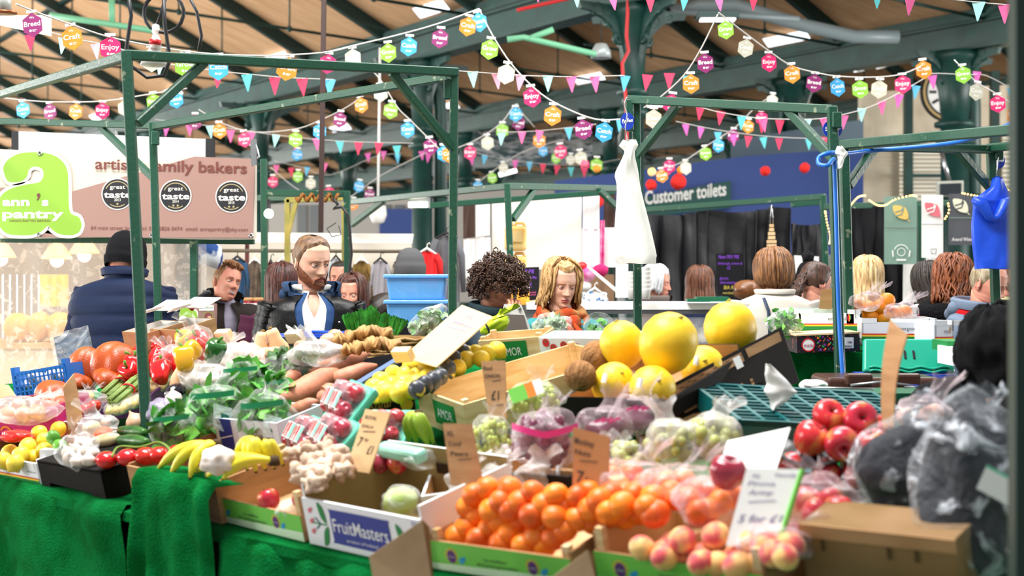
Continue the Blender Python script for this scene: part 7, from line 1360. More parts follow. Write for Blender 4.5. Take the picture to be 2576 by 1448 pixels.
mb.build('leaves', mat('parsley', '1d6e1a', rough=.5, col2='3a9a2c', sc=20), root); MB().tube([(-.1, -.04, .015), (0, -.05, .01), (.1, -.04, .02)], .002, n=5).build('string', mat('string_blue', '2f8f9c', rough=.6), root)
root = thing('wicker_basket', 'round wicker basket behind the onion plait', 'basket', P(1010, 905, 6.25)); Mwick = mat('wicker', 'c59b6a', rough=.7, col2='9a7344', sc=30)
for j in range(7): MB().tube([V((.17 * (1 + .02 * j) * cos(q), .13 * (1 + .02 * j) * sin(q), .016 * j + .004 * sin(q * 12 + j * pi))) for q in [i * pi / 24 for i in range(48)]], .0075, n=6, closed=True).build('woven_row', Mwick, root)
MB().lathe([(.165, .0), (.168, .05), (.178, .105)], 40).build('lining', mat('basket_lining', '8a6a40', rough=.9), root, Matrix.Diagonal((1, .78, 1, 1)))
Msb = film('box_blue_plastic', col='6cb2f2', base=.82, crink=.1, rough=.25, bump=.1)
for i, (y0, y1, lab) in enumerate(((690, 755, 'upper translucent blue storage box of the stacked pair'), (755, 818, 'lower translucent blue storage box of the stacked pair'))):
    d = 7.5; c = P(1047, y1, d); h = (y1 - y0) / F * d; root = thing('storage_box', lab, 'storage box', c); o = MB().box((0, .14, h * .45), (.29, .26, h * .9), 0, None, 1.1).build('box', Msb, root); mod_bevel(o, .015, 3); o = MB().box((0, .14, h * .93), (.345, .31, .022)).build('rim', Msb, root); mod_bevel(o, .006)
one(MB().box(P(1047, 819, 7.5) + V((0, .14, -.62)), (.5, .42, 1.24)), 'storage_stand', 'dark crate stand beneath the blue storage boxes', 'stand', Mblk)
# sweet potatoes
Mswp = mat('sweet_potato', 'd38c6c', rough=.55, col2='c07458', sc=9, bump=.15, bsc=40)
SP = [((690, 958), (758, 940), .033, 'darkest round sweet potato beside the spinach'), ((708, 1000), (850, 930), .042, 'largest sweet potato with a curled tail'), ((775, 938), (930, 886), .038, 'long thick sweet potato at the back of the heap'), ((790, 912), (865, 905), .022, 'slim pinkish sweet potato at the very back'), ((815, 950), (950, 918), .03, 'long sweet potato next to the lemon box'), ((725, 1022), (800, 1008), .024, 'sweet potato at the bottom corner of the heap'), ((800, 990), (845, 970), .03, 'sweet potato just above the apple packs'), ((655, 985), (720, 958), .026, 'sweet potato partly under the small spinach bag')]
for (x0, y0), (x1, y1), r_, lab in SP:
    a, b = S(x0, y0, .19), S(x1, y1, .2); m_ = (a + b) / 2 + V((0, 0, -.015)); root_veg(lab, [a, a.lerp(m_, .5) + V((0, 0, -.006)), m_, b.lerp(m_, .5) + V((0, 0, .004)), b], [r_ * .3, r_ * 1.05, r_ * 1.2, r_ * .9, r_ * .15], Mswp, 'sweet_potato', 'sweet potato')
root, M, w_ = crate('black and blue edged box of sweet potatoes', (752, 1062), (850, 1030), .5, .1, (Mdark, mat('edge_blue', '5b74a4', rough=.5)), 'box', name='cardboard_box', dz=.06, hf=.05)
one(MB().bar(S(893, 970, .2), S(1000, 905, .22), .03, .012), 'box_edge_strip', 'grey-blue cardboard rim between sweet potatoes and lemons', 'board', mat('edge_blue', '5b74a4'))
# apple packs
Mrg = mat('label_rg', 'e9f1ec', rough=.3)
def apple_pack(lab, x, y, dz, spin, tilt, n=(3, 2)):
    M = SM(S(x, y, dz), spin, tilt); root = thing('apple_pack', lab, 'apple pack', M); w_, dp = n[0] * .062, n[1] * .064
    o = MB().box((0, 0, -.018), (w_ + .02, dp + .02, .03), 0, None, 1.06).build('tray', mat('tray_teal', '5fc4a8', rough=.3), root); mod_bevel(o, .01)
    for i in range(n[0]):
        for j in range(n[1]): dup(K_['apple_dark'], Matrix.Translation(((i - (n[0] - 1) / 2) * .061, (j - (n[1] - 1) / 2) * .062, .014)) @ Euler((i * 2.1 + j, j * 1.3, i)).to_matrix().to_4x4() @ Matrix.Scale(.79, 4), parent=root)
    MB().grid(lambda u, v: V((-(w_ + .016) / 2 + (w_ + .016) * u, -(dp + .016) / 2 + (dp + .016) * v, -.008 + .056 * min(1, 6 * u * (1 - u)) * min(1, 6 * v * (1 - v)) + .005 * noise.noise(V((u * 9, v * 7, x)))))  , 24, 20).build('film', MF, root)
    mb = MB(); K = Matrix.Translation((0, -.012, .052)) @ Matrix.Rotation(R(14), 4, 'X')
    for k in range(2):
        x0 = -.07 + .07 * k; mb.poly([(x0, -.034), (x0 + .062, -.034), (x0 + .062, .02), (x0, .02)], 0, K); mb.poly([(x0 + .02, -.032), (x0 + .034, -.032), (x0 + .034, .018), (x0 + .02, .018)], 1, K, .0008); mb.poly([(x0 + .004, -.03), (x0 + .014, -.03), (x0 + .014, .015), (x0 + .004, .015)], 1, K, .0008); mb.poly([(x0 + .04, -.03), (x0 + .06, -.03), (x0 + .06, .018), (x0 + .04, .018)], 2, K, .0008)
    mb.build('label', [Mrg, Mredp, mat('label_mint', '7ec9ae', rough=.4)], root)
o = K_['apple_dark'] = fruit('apple', .04, mat('apple_crimson', '9c1c38', rough=.22, col2='c9505e', sc=9, th=(.5, .8), coat=.4, rv=.15), APP, [stem('4a3320', .5, 1.0, .05)]); o.location = (0, -6, -5)
apple_pack('film wrapped tray of red apples, topmost of the packs', 872, 1010, .26, -.35, R(38)); apple_pack('film wrapped tray of red apples nearest the bananas', 775, 1098, .15, -.3, R(35)); apple_pack('film wrapped tray of red apples between two other packs', 838, 1096, .19, -.4, R(35)); apple_pack('film wrapped apple tray half hidden behind the royal gala card', 958, 1078, .12, .2, R(40))
card('brown card handwritten Royal Gala with its price', [(919, 1028), (981, 1038), (928, 1190), (870, 1180)], .17, [('ROYAL', .1, .58, .15, .055), ('GALA', .08, .56, .29, .045), ('_', .2, .7, .34, 0), ('7', .15, .32, .6, .15), ('for', .38, .55, .51, .06), ('£1', .62, .85, .7, .14)], Mcardl)
o = MB().box((0, 0, 0), (.2, .045, .04)).build('lid', Mmint); mod_bevel(o, .012); o.matrix_world = SM(S(1010, 1138, .18), -.1, .1); tag(o, 'mint green tray turned upside down beside the royal gala card', 'tray')
for x, y, lab in ((955, 1165, 'dark red apple under the mint tray, near the card'), (1000, 1166, 'green and red apple under the mint tray')): put('apple_dark' if x < 980 else 'apple', x, y, .14, lab, s=.8)
film_bag('small clear punnet film with a red label before the pear card', 1060, 1155, .16, .06, .05, .03, MFt, seed=41)
# bananas
Mban = mat('banana', 'f3d932', rough=.45, col2='c9d23c', sc=5, th=(.45, .75)); Mbang = mat('banana_green', 'b7c93a', rough=.45, col2='8fb02e', sc=5); Mtip = mat('banana_tip', '4a3a28', rough=.8)
def bananas(lab, sx, sy, tips, dz, m=Mban, r_=.0165, dz2=None):
    """a hand of bananas: all fingers leave the stalk at (sx, sy); tips: (x, y) of each finger end"""
    s0 = S(sx, sy, dz); root = thing('banana_bunch', lab, 'bananas', s0)
    MB().tube([(0, 0, .012), (0, .004, -.012)], [.013, .018], n=10).build('crown', Mtip, root)
    for i, (x, y) in enumerate(tips):
        e = S(x, y, (dz2 or dz - .06)) - s0; b = V((0, 0, .028)) - I2 * .02; pts = [e * t + b * sin(pi * t) * (1 - .2 * t) for t in [k / 9 for k in range(10)]]
        f_b = MB().tube(pts, [r_ * q for q in (.5, .6, .85, 1, 1.05, 1.05, 1, .85, .55, .25)], 0, 10).build('banana', m, root); MB().ball(pts[-1], r_ * .32, n=8).build('tip', Mtip, f_b)
bananas('bunch of green-yellow bananas spread at the box end', 545, 1116, [(396, 1180), (428, 1194), (478, 1202), (512, 1176)], .22, dz2=.15); bananas('long bananas lying along the front of the box', 690, 1158, [(492, 1186), (520, 1198), (560, 1204)], .2, dz2=.16)
bananas('upright bunch of bananas in the middle of the box', 650, 1105, [(596, 1172), (622, 1180), (644, 1186), (668, 1180)], .25, dz2=.16); bananas('bananas beside the apple packs with a dark stalk', 676, 1112, [(690, 1176), (712, 1168)], .24, dz2=.16); bananas('green tinged bunch of bananas standing before the lemon box', 1053, 1042, [(1028, 1110), (1048, 1116), (1078, 1122), (1092, 1116)], .22, Mbang, .018, dz2=.12)
MB_ = mat('box_navywhite', 'dfe3ee', rough=.5); crate('white and navy box behind the bananas', (556, 1150), (716, 1168), .2, .14, (MB_, MB_), 'box', dz=.05, name='cardboard_box', printer=lambda mb, K, w_, h: (mb.poly([(.02, .0), (.09, .0), (.09, h), (.02, h)], 0, K), mb.stroke([(.02, h * .5), (.09, h * .6)], .004, 1, K, -.001), [Mnavyp, Mwbox])[-1])
Mging = mat('ginger', 'd8bfa8', rough=.65, col2='bf9c84', sc=7)
def lump(lab, x, y, dz, s, seed, m=Mging, name='ginger_root', cat='ginger', grp=None):
    o = MB().ball((0, 0, 0), (.05, .03, .026), 0, 24, None, .9, seed).build(name, m); MB().ball((.03, 0, .02), (.02, .018, .026), 0, 14, None, .4, seed).build('knob', m, o); MB().ball((-.03, .005, .01), (.022, .018, .018), 0, 14, None, .4, seed).build('knob', m, o); o.matrix_world = SM(S(x, y, dz), seed, .3) @ Matrix.Scale(s, 4); return tag(o, lab, cat, grp)
for i, (x, y) in enumerate(((765, 1150), (810, 1140), (845, 1150), (790, 1172), (835, 1178), (865, 1190), (770, 1200), (810, 1205), (748, 1148), (790, 1222))): lump('pale knobbly ginger root in the heap above the white fruit box', x, y - 8, .18, .9, i * 1.7, grp='ginger heap')
film_bag('white garlic wrapped in film among the bananas', 548, 1158, .22, .05, .045, .04, mat('garlic_white', 'efe6dc'), seed=44, name='garlic_pack', cat='garlic')
put('apple', 677, 1257, .09, 'pink apple alone in the green fronted crate', s=.85); put('apple', 766, 1256, .1, 'pink apple at the edge of the white fruit box', s=.85); film_bag('crumpled white bag in the green fronted crate', 735, 1282, .07, .045, .04, .03, MFw, seed=45)
root, c = film_bag('film wrapped pale cabbage in the white fruit box', 1008, 1262, .1, .055, .05, .045, MFt, seed=46, name='cabbage_pack', cat='cabbage'); MB().ball((0, 0, 0), (.048, .045, .04), 0, 22, None, .12, 3).build('cabbage', mat('cabbage', 'c9d98a', rough=.6, col2='a8c265', sc=6), root)
# lemon box, big card, wooden crates
la, lb, lc = S(922, 1064, .08), S(1040, 1056, .08), S(1330, 868, .2)
root, M, w_ = crate('black lemon box with gold lettering', (915, 1072), (1048, 1048), .62, .1, (Mdark, mat('box_charcoal', '3a3d46', rough=.6)), 'box', name='cardboard_box', dz=.06, printer=lambda mb, K, w_, h: (mb.text('Azahar', w_ * .12, w_ * .62, h * .52, h * .3, 0, K, -.001, down=False, shear=.35, bold=.01), mb.text('citrus', w_ * .5, w_ * .75, h * .26, h * .1, 0, K, -.001, down=False), mb.disc(w_ * .86, h * .5, h * .22, 1, K, 0), [mat('print_gold', 'b98a3c', rough=.4), Myel])[-1])
LEM = [(520, 490), (640, 510), (390, 545), (480, 550), (560, 570), (650, 570), (300, 600), (380, 630), (470, 620), (560, 620), (330, 690), (430, 690), (240, 650), (300, 660), (765, 450), (940, 440), (1020, 390), (1100, 390), (880, 500), (1180, 365), (840, 470), (610, 470), (450, 660), (520, 670), (260, 700), (960, 400), (790, 540), (1060, 430)]
heap('lemon', [(860 + x / 3.017, 760 + y / 3.017, .2) for x, y in LEM], .2, 'lemon in the black lettered box', 'lemons in the black box', 1.02)
Mwrap = mat('wrap_dark', '3c4048', rough=.3, col2='e6cf3c', sc=24, th=(.62, .68), bump=.4, bsc=20)
for x, y in ((905, 375), (845, 430), (800, 500), (740, 570), (690, 600), (570, 660), (625, 630)): o = put('lemon', 860 + x / 3.017, 760 + y / 3.017, .225, 'lemon wrapped in dark printed paper in the black box', 'paper wrapped lemons'); o.data = o.data.copy(); o.data.materials[0] = Mwrap
card('large pale brown card slanting over the lemon box', [(1162, 766), (1240, 796), (1098, 922), (1012, 898)], .26, [('XL', .38, .62, .16, .06), ('walnuts', .25, .85, .3, .06), ('_', .25, .8, .36, 0)], mat('card_pale', 'd8bd92', rough=.8), Mpenp, d2=.25)
root, M, w_ = crate('empty pale wooden crate with a green label beside the lemon box', (1062, 1062), (1180, 1110), .62, .12, (Mwood, Mwood), dz=.06, posts=Mwood, name='wooden_crate', printer=lambda mb, K, w_, h: (mb.poly([(w_ * .35, h * .2), (w_ * .8, h * .2), (w_ * .8, h * .85), (w_ * .35, h * .85)], 0, K), mb.text('AMOR', w_ * .42, w_ * .74, h * .4, h * .26, 1, K, -.001, down=False), [Mdgreen, Mwbox])[-1])
card('brown card handwritten red onion with its price', [(1210, 908), (1270, 906), (1275, 1052), (1230, 1052)], .2, [('Red', .05, .45, .16, .07), ('ONION', .08, .78, .29, .06), ('_', .4, .8, .34, 0), ('£1', .25, .68, .68, .16), ('_', .4, .85, .76, 0)])
card('brown card handwritten XL conference pears', [(1114, 1064), (1186, 1066), (1216, 1222), (1134, 1220)], .17, [('XL', .06, .34, .2, .08), ('Conf', .1, .55, .36, .07), ('Pears', .12, .7, .52, .07), ('_', .35, .8, .57, 0)])
card('brown card handwritten monkey nuts in front of the plums', [(1441, 1074), (1533, 1098), (1530, 1272), (1440, 1268)], .16, [('Monkey', .04, .6, .2, .08), ('Nuts', .05, .5, .34, .07), ('_', .2, .7, .4, 0), ('7', .12, .34, .7, .15), ('for', .36, .58, .7, .08)], mat('card_tan', 'b57c50', rough=.85))
root, M, w_ = crate('pale wooden crate with a green label before the woman in the scarf', (1212, 916), (1372, 906), .13, .09, (Mwood, Mwood), dz=.1, posts=Mwood, name='wooden_crate', printer=lambda mb, K, w_, h: (mb.poly([(w_ * .25, 0), (w_ * .75, 0), (w_ * .75, h * .9), (w_ * .25, h * .9)], 0, K), mb.text('AMOR', w_ * .34, w_ * .66, h * .3, h * .34, 1, K, -.001, down=False), [Mdgreen, Mwbox])[-1])
def tomprint(mb, K, w_, h):
    mb.text('Beef Tomatoes', w_ * .42, w_ * .98, h * .38, h * .36, 1, K, -.001, down=False); mb.poly([(0, 0), (w_, 0), (w_, h * .24), (0, h * .24)], 3, K)
    for x, y, r_ in ((.08, .75, .2), (.16, .48, .2), (.28, .62, .2)): mb.disc(w_ * x, h * y, h * r_ * 1.1, 1, K, -.001); mb.poly([(w_ * x + h * (.09 if i % 2 else .03) * cos(i * pi / 5), h * (y + .08) + h * (.09 if i % 2 else .03) * sin(i * pi / 5)) for i in range(10)], 2, K, -.0015)
    return [Mwbox, Mredp, Mdgreen, mat('strip_grey', 'a9b4c8', rough=.5)]
crate('white box printed with red tomatoes before the woman in the scarf', (1362, 896), (1590, 900), .1, .07, (Mwbox, Mwbox), 'box', dz=.12, name='cardboard_box', printer=tomprint)
for x, y, d, rx, rz, sd, lab in ((1075, 805, 6.3, .09, .05, 51, 'slanting bag of cress behind the large pale card'), (1390, 820, 6.0, .085, .055, 52, 'bag of watercress before the woman in the scarf'), (1975, 812, 6.15, .075, .06, 53, 'bag of green lettuce beside the orange stall boxes')):
    root, c = film_bag(lab, x, y, 0, rx, .05, rz, MFt, d=d, seed=sd, name='salad_bag'); leaves(110, rx * .85, .04, rz * .85, .035, mat('cress', '5f9a55', rough=.5, col2='b5d0a6', sc=12) if sd < 53 else Mspin, root, sd)
    if sd == 51: root.rotation_euler = (0, R(-38), 0)
root, c = film_bag('lime green crisp packet on the wooden crate', 1245, 818, 0, .065, .03, .035, mat('packet_lime', 'b9cf2a', rough=.3, bump=.3, bsc=20), d=5.9, seed=54, name='packet', cat='packet', tail=(.06, .02)); MB().tube([(-.035, -.036, .035), (-.03, -.042, 0), (-.03, -.036, -.035)], .005, n=6).build('stripe', M_black, root); root.rotation_euler = (0, R(-20), 0)
root = thing('salad_tub', 'round clear tub of basil leaning beside the melons', 'tub', Matrix.Translation(P(1505, 832, 5.8)) @ Euler((R(70), 0, R(20))).to_matrix().to_4x4()); MB().lathe([(.05, -.03), (.07, .02), (.075, .022), (.07, .02)], 30).build('tub', MFt, root); leaves(40, .05, .05, .02, .03, Mspin, root, 55)
root = thing('punnet', 'dark shiny punnet beside the basil tub', 'punnet', Matrix.Translation(P(1530, 850, 5.5)) @ Euler((R(60), R(-25), 0)).to_matrix().to_4x4()); o = MB().box((0, 0, 0), (.09, .07, .04)).build('punnet', Mblk, root); mod_bevel(o, .012)
# melons
root, M, w_ = crate('black cardboard melon box with brown printing, tilted open', (1412, 1052), (1680, 1062), .5, .06, (Mdark, Mcard), 'box', dz=.1, name='cardboard_box', hf=.07, hb=.1)
A_, B_, C_, D_ = P(1672, 975, 4.3), P(1965, 822, 4.75), P(2010, 960, 4.75), P(1740, 1085, 4.3)
Q = lambda u, v, h=0: A_.lerp(B_, u).lerp(D_.lerp(C_, u), v) - V((.3, .9, 0)) * h
mb = MB(); mb.add([Q(0, 0), Q(1, 0), Q(1, 1), Q(0, 1), Q(0, 0, -.012), Q(1, 0, -.012), Q(1, 1, -.012), Q(0, 1, -.012)], [(0, 1, 2, 3), (7, 6, 5, 4), (0, 4, 5, 1), (1, 5, 6, 2), (2, 6, 7, 3), (3, 7, 4, 0)], 0, False); o = mb.build('tall_side_panel', Mdark, root); o.matrix_parent_inverse = M.inverted()
mb = MB()
for u0, v0, u1, v1 in ((.03, .07, .62, .24), (.66, .05, .97, .22), (.03, .5, .2, .62), (.22, .45, .38, .72), (.04, .72, .3, .85)): mb.add([Q(u0, v0, .001), Q(u1, v0, .001), Q(u1, v1, .001), Q(u0, v1, .001)], [(0, 1, 2, 3)], 0, False)
for i in range(3):
    for j in range(2): u, v = .42 + .09 * i, .58 + .07 * j; mb.add([Q(u, v, .0015), Q(u + .025, v, .0015), Q(u + .025, v + .05, .0015), Q(u, v + .05, .0015)], [(0, 1, 2, 3)], 0, False)
for i in range(16): u, v = (.05 + .036 * i, .1 + .04 * (i % 3)); mb.add([Q(u, v, .002), Q(u + .03, v, .002), Q(u + .03, v + .012, .002), Q(u, v + .012, .002)], [(0, 1, 2, 3)], 1, False)
mb.add([Q(.54, .1, .0025), Q(.6, .1, .0025), Q(.6, .32, .0025), Q(.54, .32, .0025)], [(0, 1, 2, 3)], 2, False); mb.add([Q(.5, .74, .0025), Q(.7, .72, .0025), Q(.68, .92, .0025), Q(.52, .94, .0025)], [(0, 1, 2, 3)], 3, False); o = mb.build('print', [Mcard, Mdark, M_white, mat('hole_black', '080706', rough=.9)], root); o.matrix_parent_inverse = M.inverted()
MEL = ((1566, 868, 4.55, .72, (.2, -.35, 0), 'large yellow melon leaning beside the coconuts'), (1680, 866, 4.4, .92, (.5, .3, 0), 'largest yellow melon in the middle of the box'), (1838, 832, 4.75, .9, (.1, -.15, 0), 'round yellow melon highest on the box corner'), (1542, 968, 4.4, .68, (.9, .4, 0), 'yellow melon with a paper label next to the coconut'), (1640, 980, 4.3, .72, (1.1, .2, 0), 'yellow melon with a paper label at the box front'), (1768, 926, 4.55, .72, (1.2, -.3, 0), 'yellow melon with a paper label against the box side'))
for x, y, d, s_, rot, lab in MEL: put('melon', x, y, 0, lab, s=s_ * 1.0, rot=rot, d=d)
for x, y, d in ((1522, 950, 4.32), (1610, 962, 4.22), (1752, 906, 4.47)): o = MB().grid(lambda u, v: V((-.008 + .016 * u, .004 * (u - .5) ** 2 * 4, -.016 + .032 * v)), 4, 4).build('fruit_label', M_white); o.matrix_world = Matrix.Translation(P(x, y, d)) @ Euler((R(-28), R(18), 0)).to_matrix().to_4x4(); tag(o, 'white paper sticker on a yellow melon ' + {1522: 'near the coconut', 1610: 'at the box front', 1752: 'by the box side'}[x], 'sticker')
put('coconut', 1460, 945, 0, 'hairy brown coconut at the corner of the melon box', s=.84, d=4.35); put('coconut', 1504, 898, 0, 'paler brown coconut behind the first one', s=.95, d=4.6)
bag('crumpled white tissue hanging on the melon box side', mat('tissue', 'f4f4f2', rough=.9), [(916, 1926, 1938), (940, 1924, 1964), (965, 1932, 1988), (985, 1920, 2004), (1005, 1936, 1985), (1028, 1938, 1952)], 4.2, 'tissue', .02, 7)
# grapes and plums
def grapes(lab, x, y, dz, rx, rz, m, n, sd, bagm=MF, tail=(.02, .05), lbl=None, s_=.0105):
    root, c = film_bag(lab, x, y, dz, rx, rx * .8, rz, bagm, seed=sd, tail=tail, name='grape_bag', cat='grapes'); r_ = random.Random(sd)
    g = MB().ball((0, 0, 0), (s_, s_, s_ * 1.15), 0, 12).build('grape', m, root); k = 0
    for i in range(n):
        p = V((r_.gauss(0, 1), r_.gauss(0, 1) - .6, r_.gauss(0, 1))).normalized() * r_.uniform(.55, .86); q = g if i == 0 else g.copy()
        if i: COL.objects.link(q); q.parent = root
        q.location = (p.x * rx, p.y * rx * .8, p.z * rz)
    if lbl: mb = MB(); K = Matrix.Translation((lbl[0], -rx * .9, lbl[1])) @ Euler((R(70), R(-20), 0)).to_matrix().to_4x4(); mb.poly([(-.05, -.02), (.05, -.02), (.05, .025), (-.05, .025)], 0, K); mb.poly([(.0, -.02), (.025, -.02), (.025, .025), (.0, .025)], 1, K, .0008); mb.poly([(.025, -.02), (.05, -.02), (.05, .025), (.025, .025)], 2, K, .0008); mb.build('label', [Mgreenp, Morg, M_white], root)
Mgg = mat('grape_green', 'a9b845', rough=.25, col2='c3cc68', sc=8, rv=.1); Mgp = mat('grape_purple', '5a2438', rough=.3, col2='7c3f58', sc=8, rv=.1)
grapes('bag of green grapes with a green and orange label', 1345, 1005, .22, .085, .06, Mgg, 70, 61, lbl=(-.025, .03)); grapes('bag of green grapes beside the pear card', 1235, 1105, .16, .07, .07, Mgg, 70, 62); grapes('bag of pale green grapes before the card board box', 1690, 1112, .18, .075, .06, mat('grape_pale', 'b7bd6a', rough=.3), 45, 64, MFw, (-.03, .07), s_=.013); grapes('bag of pale green pears beneath the cardboard corner', 1790, 1095, .18, .075, .06, mat('grape_pale', 'b7bd6a'), 30, 65, MFw, (.03, .05), s_=.018); grapes('small bag of pale green fruit behind the monkey nuts card', 1570, 1150, .14, .06, .045, mat('grape_pale', 'b7bd6a'), 30, 66, MFt, (-.02, .03), s_=.013)
grapes('bag of dark plums with a pink band', 1370, 1105, .2, .095, .085, Mgp, 60, 63, MFp, (.02, .06), s_=.017); MB().grid(lambda u, v: V((-.09 + .18 * u, -.078 * sqrt(max(.05, 1 - (2 * u - 1) ** 2 * .9)) - .006, .012 + .018 * v + .02 * abs(2 * u - 1))), 16, 3).build('pink_band', mat('band_pink', 'e83c92', rough=.4), bpy.data.objects['grape_bag.005'])
for x, y, sd, lab in ((1520, 1075, 67, 'clear bag with pink printing behind the monkey nuts card'), (1600, 1045, 68, 'tall clear bag with pink printing under the melons')): root, c = film_bag(lab, x, y, .2, .075, .05, .06, MFp, seed=sd, tail=(.03, .07)); MB().ball((0, .01, -.012), (.055, .035, .035), 0, 16, None, .3, sd).build('plums', Mgp, root); [MB().stroke([(-.03 + .02 * i, .0), (.0 + .02 * i, .012)], .006, 0, Matrix.Translation((0, -.05, .02)) @ Matrix.Rotation(R(90), 4, 'X')).build('pink_print', mat('band_pink', 'e83c92'), root) for i in range(3)]
for i, (x, y) in enumerate(((1270, 1125), (1290, 1112), (1282, 1140), (1300, 1130))): put('garlic', x, y, .14, 'brown shelled nut beside the plum bag', 'nuts by the plum bag', .5)
crate('black edged box beneath the grapes and plums', (1130, 1258), (1446, 1290), .3, .1, (Mdark, Mcard), 'box', name='cardboard_box', dz=.03)
for x, y, sd, lab in ((1165, 1210, 70, 'twisted clear wrap at the foot of the pear card'), (1250, 1200, 71, 'milky bag of mushrooms in the white box'), (1345, 1195, 72, 'milky bag with a pointed top in the white box')): film_bag(lab, x, y, .13, .05, .04, .035, MFw, seed=sd, tail=(.02, .05))
crate('open cardboard box with raised flaps behind the grape bags', (1600, 1125), (2010, 1172), .2, .05, (Mcard, Mcardd), 'box', dz=.01, name='cardboard_box', hf=.02)
a, b = S(1560, 1125, .12), S(1745, 1040, .12); one(MB().add([a, b, b + V((0, 0, -.07)), a + V((0, 0, -.04)), a + V((.02, .02, 0)), b + V((.02, .02, 0)), b + V((.02, .02, -.07)), a + V((.02, .02, -.04))], [(0, 1, 2, 3), (7, 6, 5, 4), (0, 4, 5, 1), (1, 5, 6, 2), (2, 6, 7, 3), (3, 7, 4, 0)], 0, False), 'cardboard_flap', 'long brown cardboard flap slanting up to the melon box', 'box flap', Mcard)
card('white card lying slanted behind the purple apple', [(1830, 1108), (1988, 1074), (1945, 1200), (1800, 1205)], .17, [('_', .55, .7, .9, 0)], M_white, Mpenp, d2=.1); card('white card with a green edge, handwritten with a price', [(1878, 1176), (2018, 1180), (1958, 1372), (1826, 1372)], .13, [('XL', .12, .3, .12, .045), ('Family', .55, .95, .1, .04), ('Pinova', .1, .6, .22, .05), ('Army', .15, .62, .34, .06), ('_', .2, .7, .42, 0), ('5 for £1', .1, .92, .7, .1)], M_white, Mpenp)
a, b = S(1958, 1372, .135), P(2019, 1180, S(1958, 1372, .13).y + .03); one(MB().bar(a, b, .006, .01), 'card_edge', 'bright green edge strip of the white price card', 'strip', Mgreenp)
# clementines
pts = []
for r_ in range(7):
    for i in range(13):
        x = 1146 + 56 * i + (28 if r_ % 2 else 0) + rnd(-7, 7); y = 1348 - 26 * r_ + .12 * (x - 1146) + rnd(-5, 5)
        lim = 1436 + 8 * r_ if r_ < 3 else 1540 + 50 * (r_ - 3)
        if x < lim and y > 1222 and x > 1136 + 6 * r_ and not (x > 1425 and y > 1318): pts.append((x, y, .075 + .022 * min(r_, 5) + (.01 if r_ > 2 and 1180 < x < 1420 else 0)))
pts += [(1520, 1300, .14), (1570, 1296, .14), (1490, 1310, .13), (1610, 1288, .15)]
heap('clementine', pts, .1, 'loose clementine in the heaped green fronted crate', 'loose clementines', 1.14); put('clementine', 1648, 1292, .17, 'biggest loose orange at the edge of the clementine heap', s=1.25, rot=(.2, -.3, 0))
for x, y, rx, sd, lab, ps in ((1590, 1210, .1, 81, 'clear bag of clementines on top of the heap', ((1555, 1222), (1600, 1238), (1540, 1200), (1590, 1195), (1625, 1215), (1572, 1240))), (1720, 1225, .1, 82, 'clear bag of clementines with a twisted top', ((1690, 1240), (1730, 1252), (1675, 1215), (1720, 1210), (1760, 1235), (1700, 1255))), (1790, 1265, .085, 83, 'clear bag of clementines next to the white price card', ((1815, 1262), (1845, 1250), (1780, 1285), (1830, 1235), (1760, 1290)))):
    film_bag(lab, x, y, .19, rx, rx * .7, .055, MFp, seed=sd, tail=(.05, .06)); heap('clementine', [(p[0], p[1], .18) for p in ps], .18, 'clementine inside the ' + lab.replace('clear bag of clementines', 'clear bag'), 'bagged clementines %d' % (sd - 80), 1.08)
o = put('apple_dark', 1829, 1190, .26, 'very dark red shiny apple beside the white cards', s=1.05, rot=(.3, .2, 0)); put('tomato', 1838, 1240, .17, 'orange-red fruit below the dark apple', s=.9)
# peaches
pts = [(1616, 1378, .11), (1718, 1358, .13), (1800, 1346, .14)] + [(x, y + .1 * (x - 1680) + rnd(-4, 4), .075 + .01 * ((x // 10) % 3)) for y in (1384, 1404) for x in range(1672, 1910, 46)] + [(1690, 1372, .1), (1770, 1372, .1), (1838, 1380, .1)]
heap('peach', pts, .1, 'loose peach in the near crate', 'loose peaches', 1.02)
film_bag('clear pink bag of peaches in the near crate', 1955, 1368, .13, .08, .06, .045, MFp, seed=85, tail=(.05, .03)); heap('peach', [(1890, 1360), (1925, 1372), (1960, 1355), (1990, 1372), (1945, 1392), (2010, 1350), (1975, 1400)], .13, 'peach inside the clear pink bag', 'bagged peaches')
film_bag('clear bag of pink apples beside the white price card', 2060, 1262, .16, .085, .06, .06, MFp, seed=86, tail=(-.02, .05)); heap('apple', [(2030, 1260), (2050, 1290), (2090, 1262), (2110, 1280)], .15, 'pink apple inside the clear bag by the price card', 'bagged pink apples', .8)
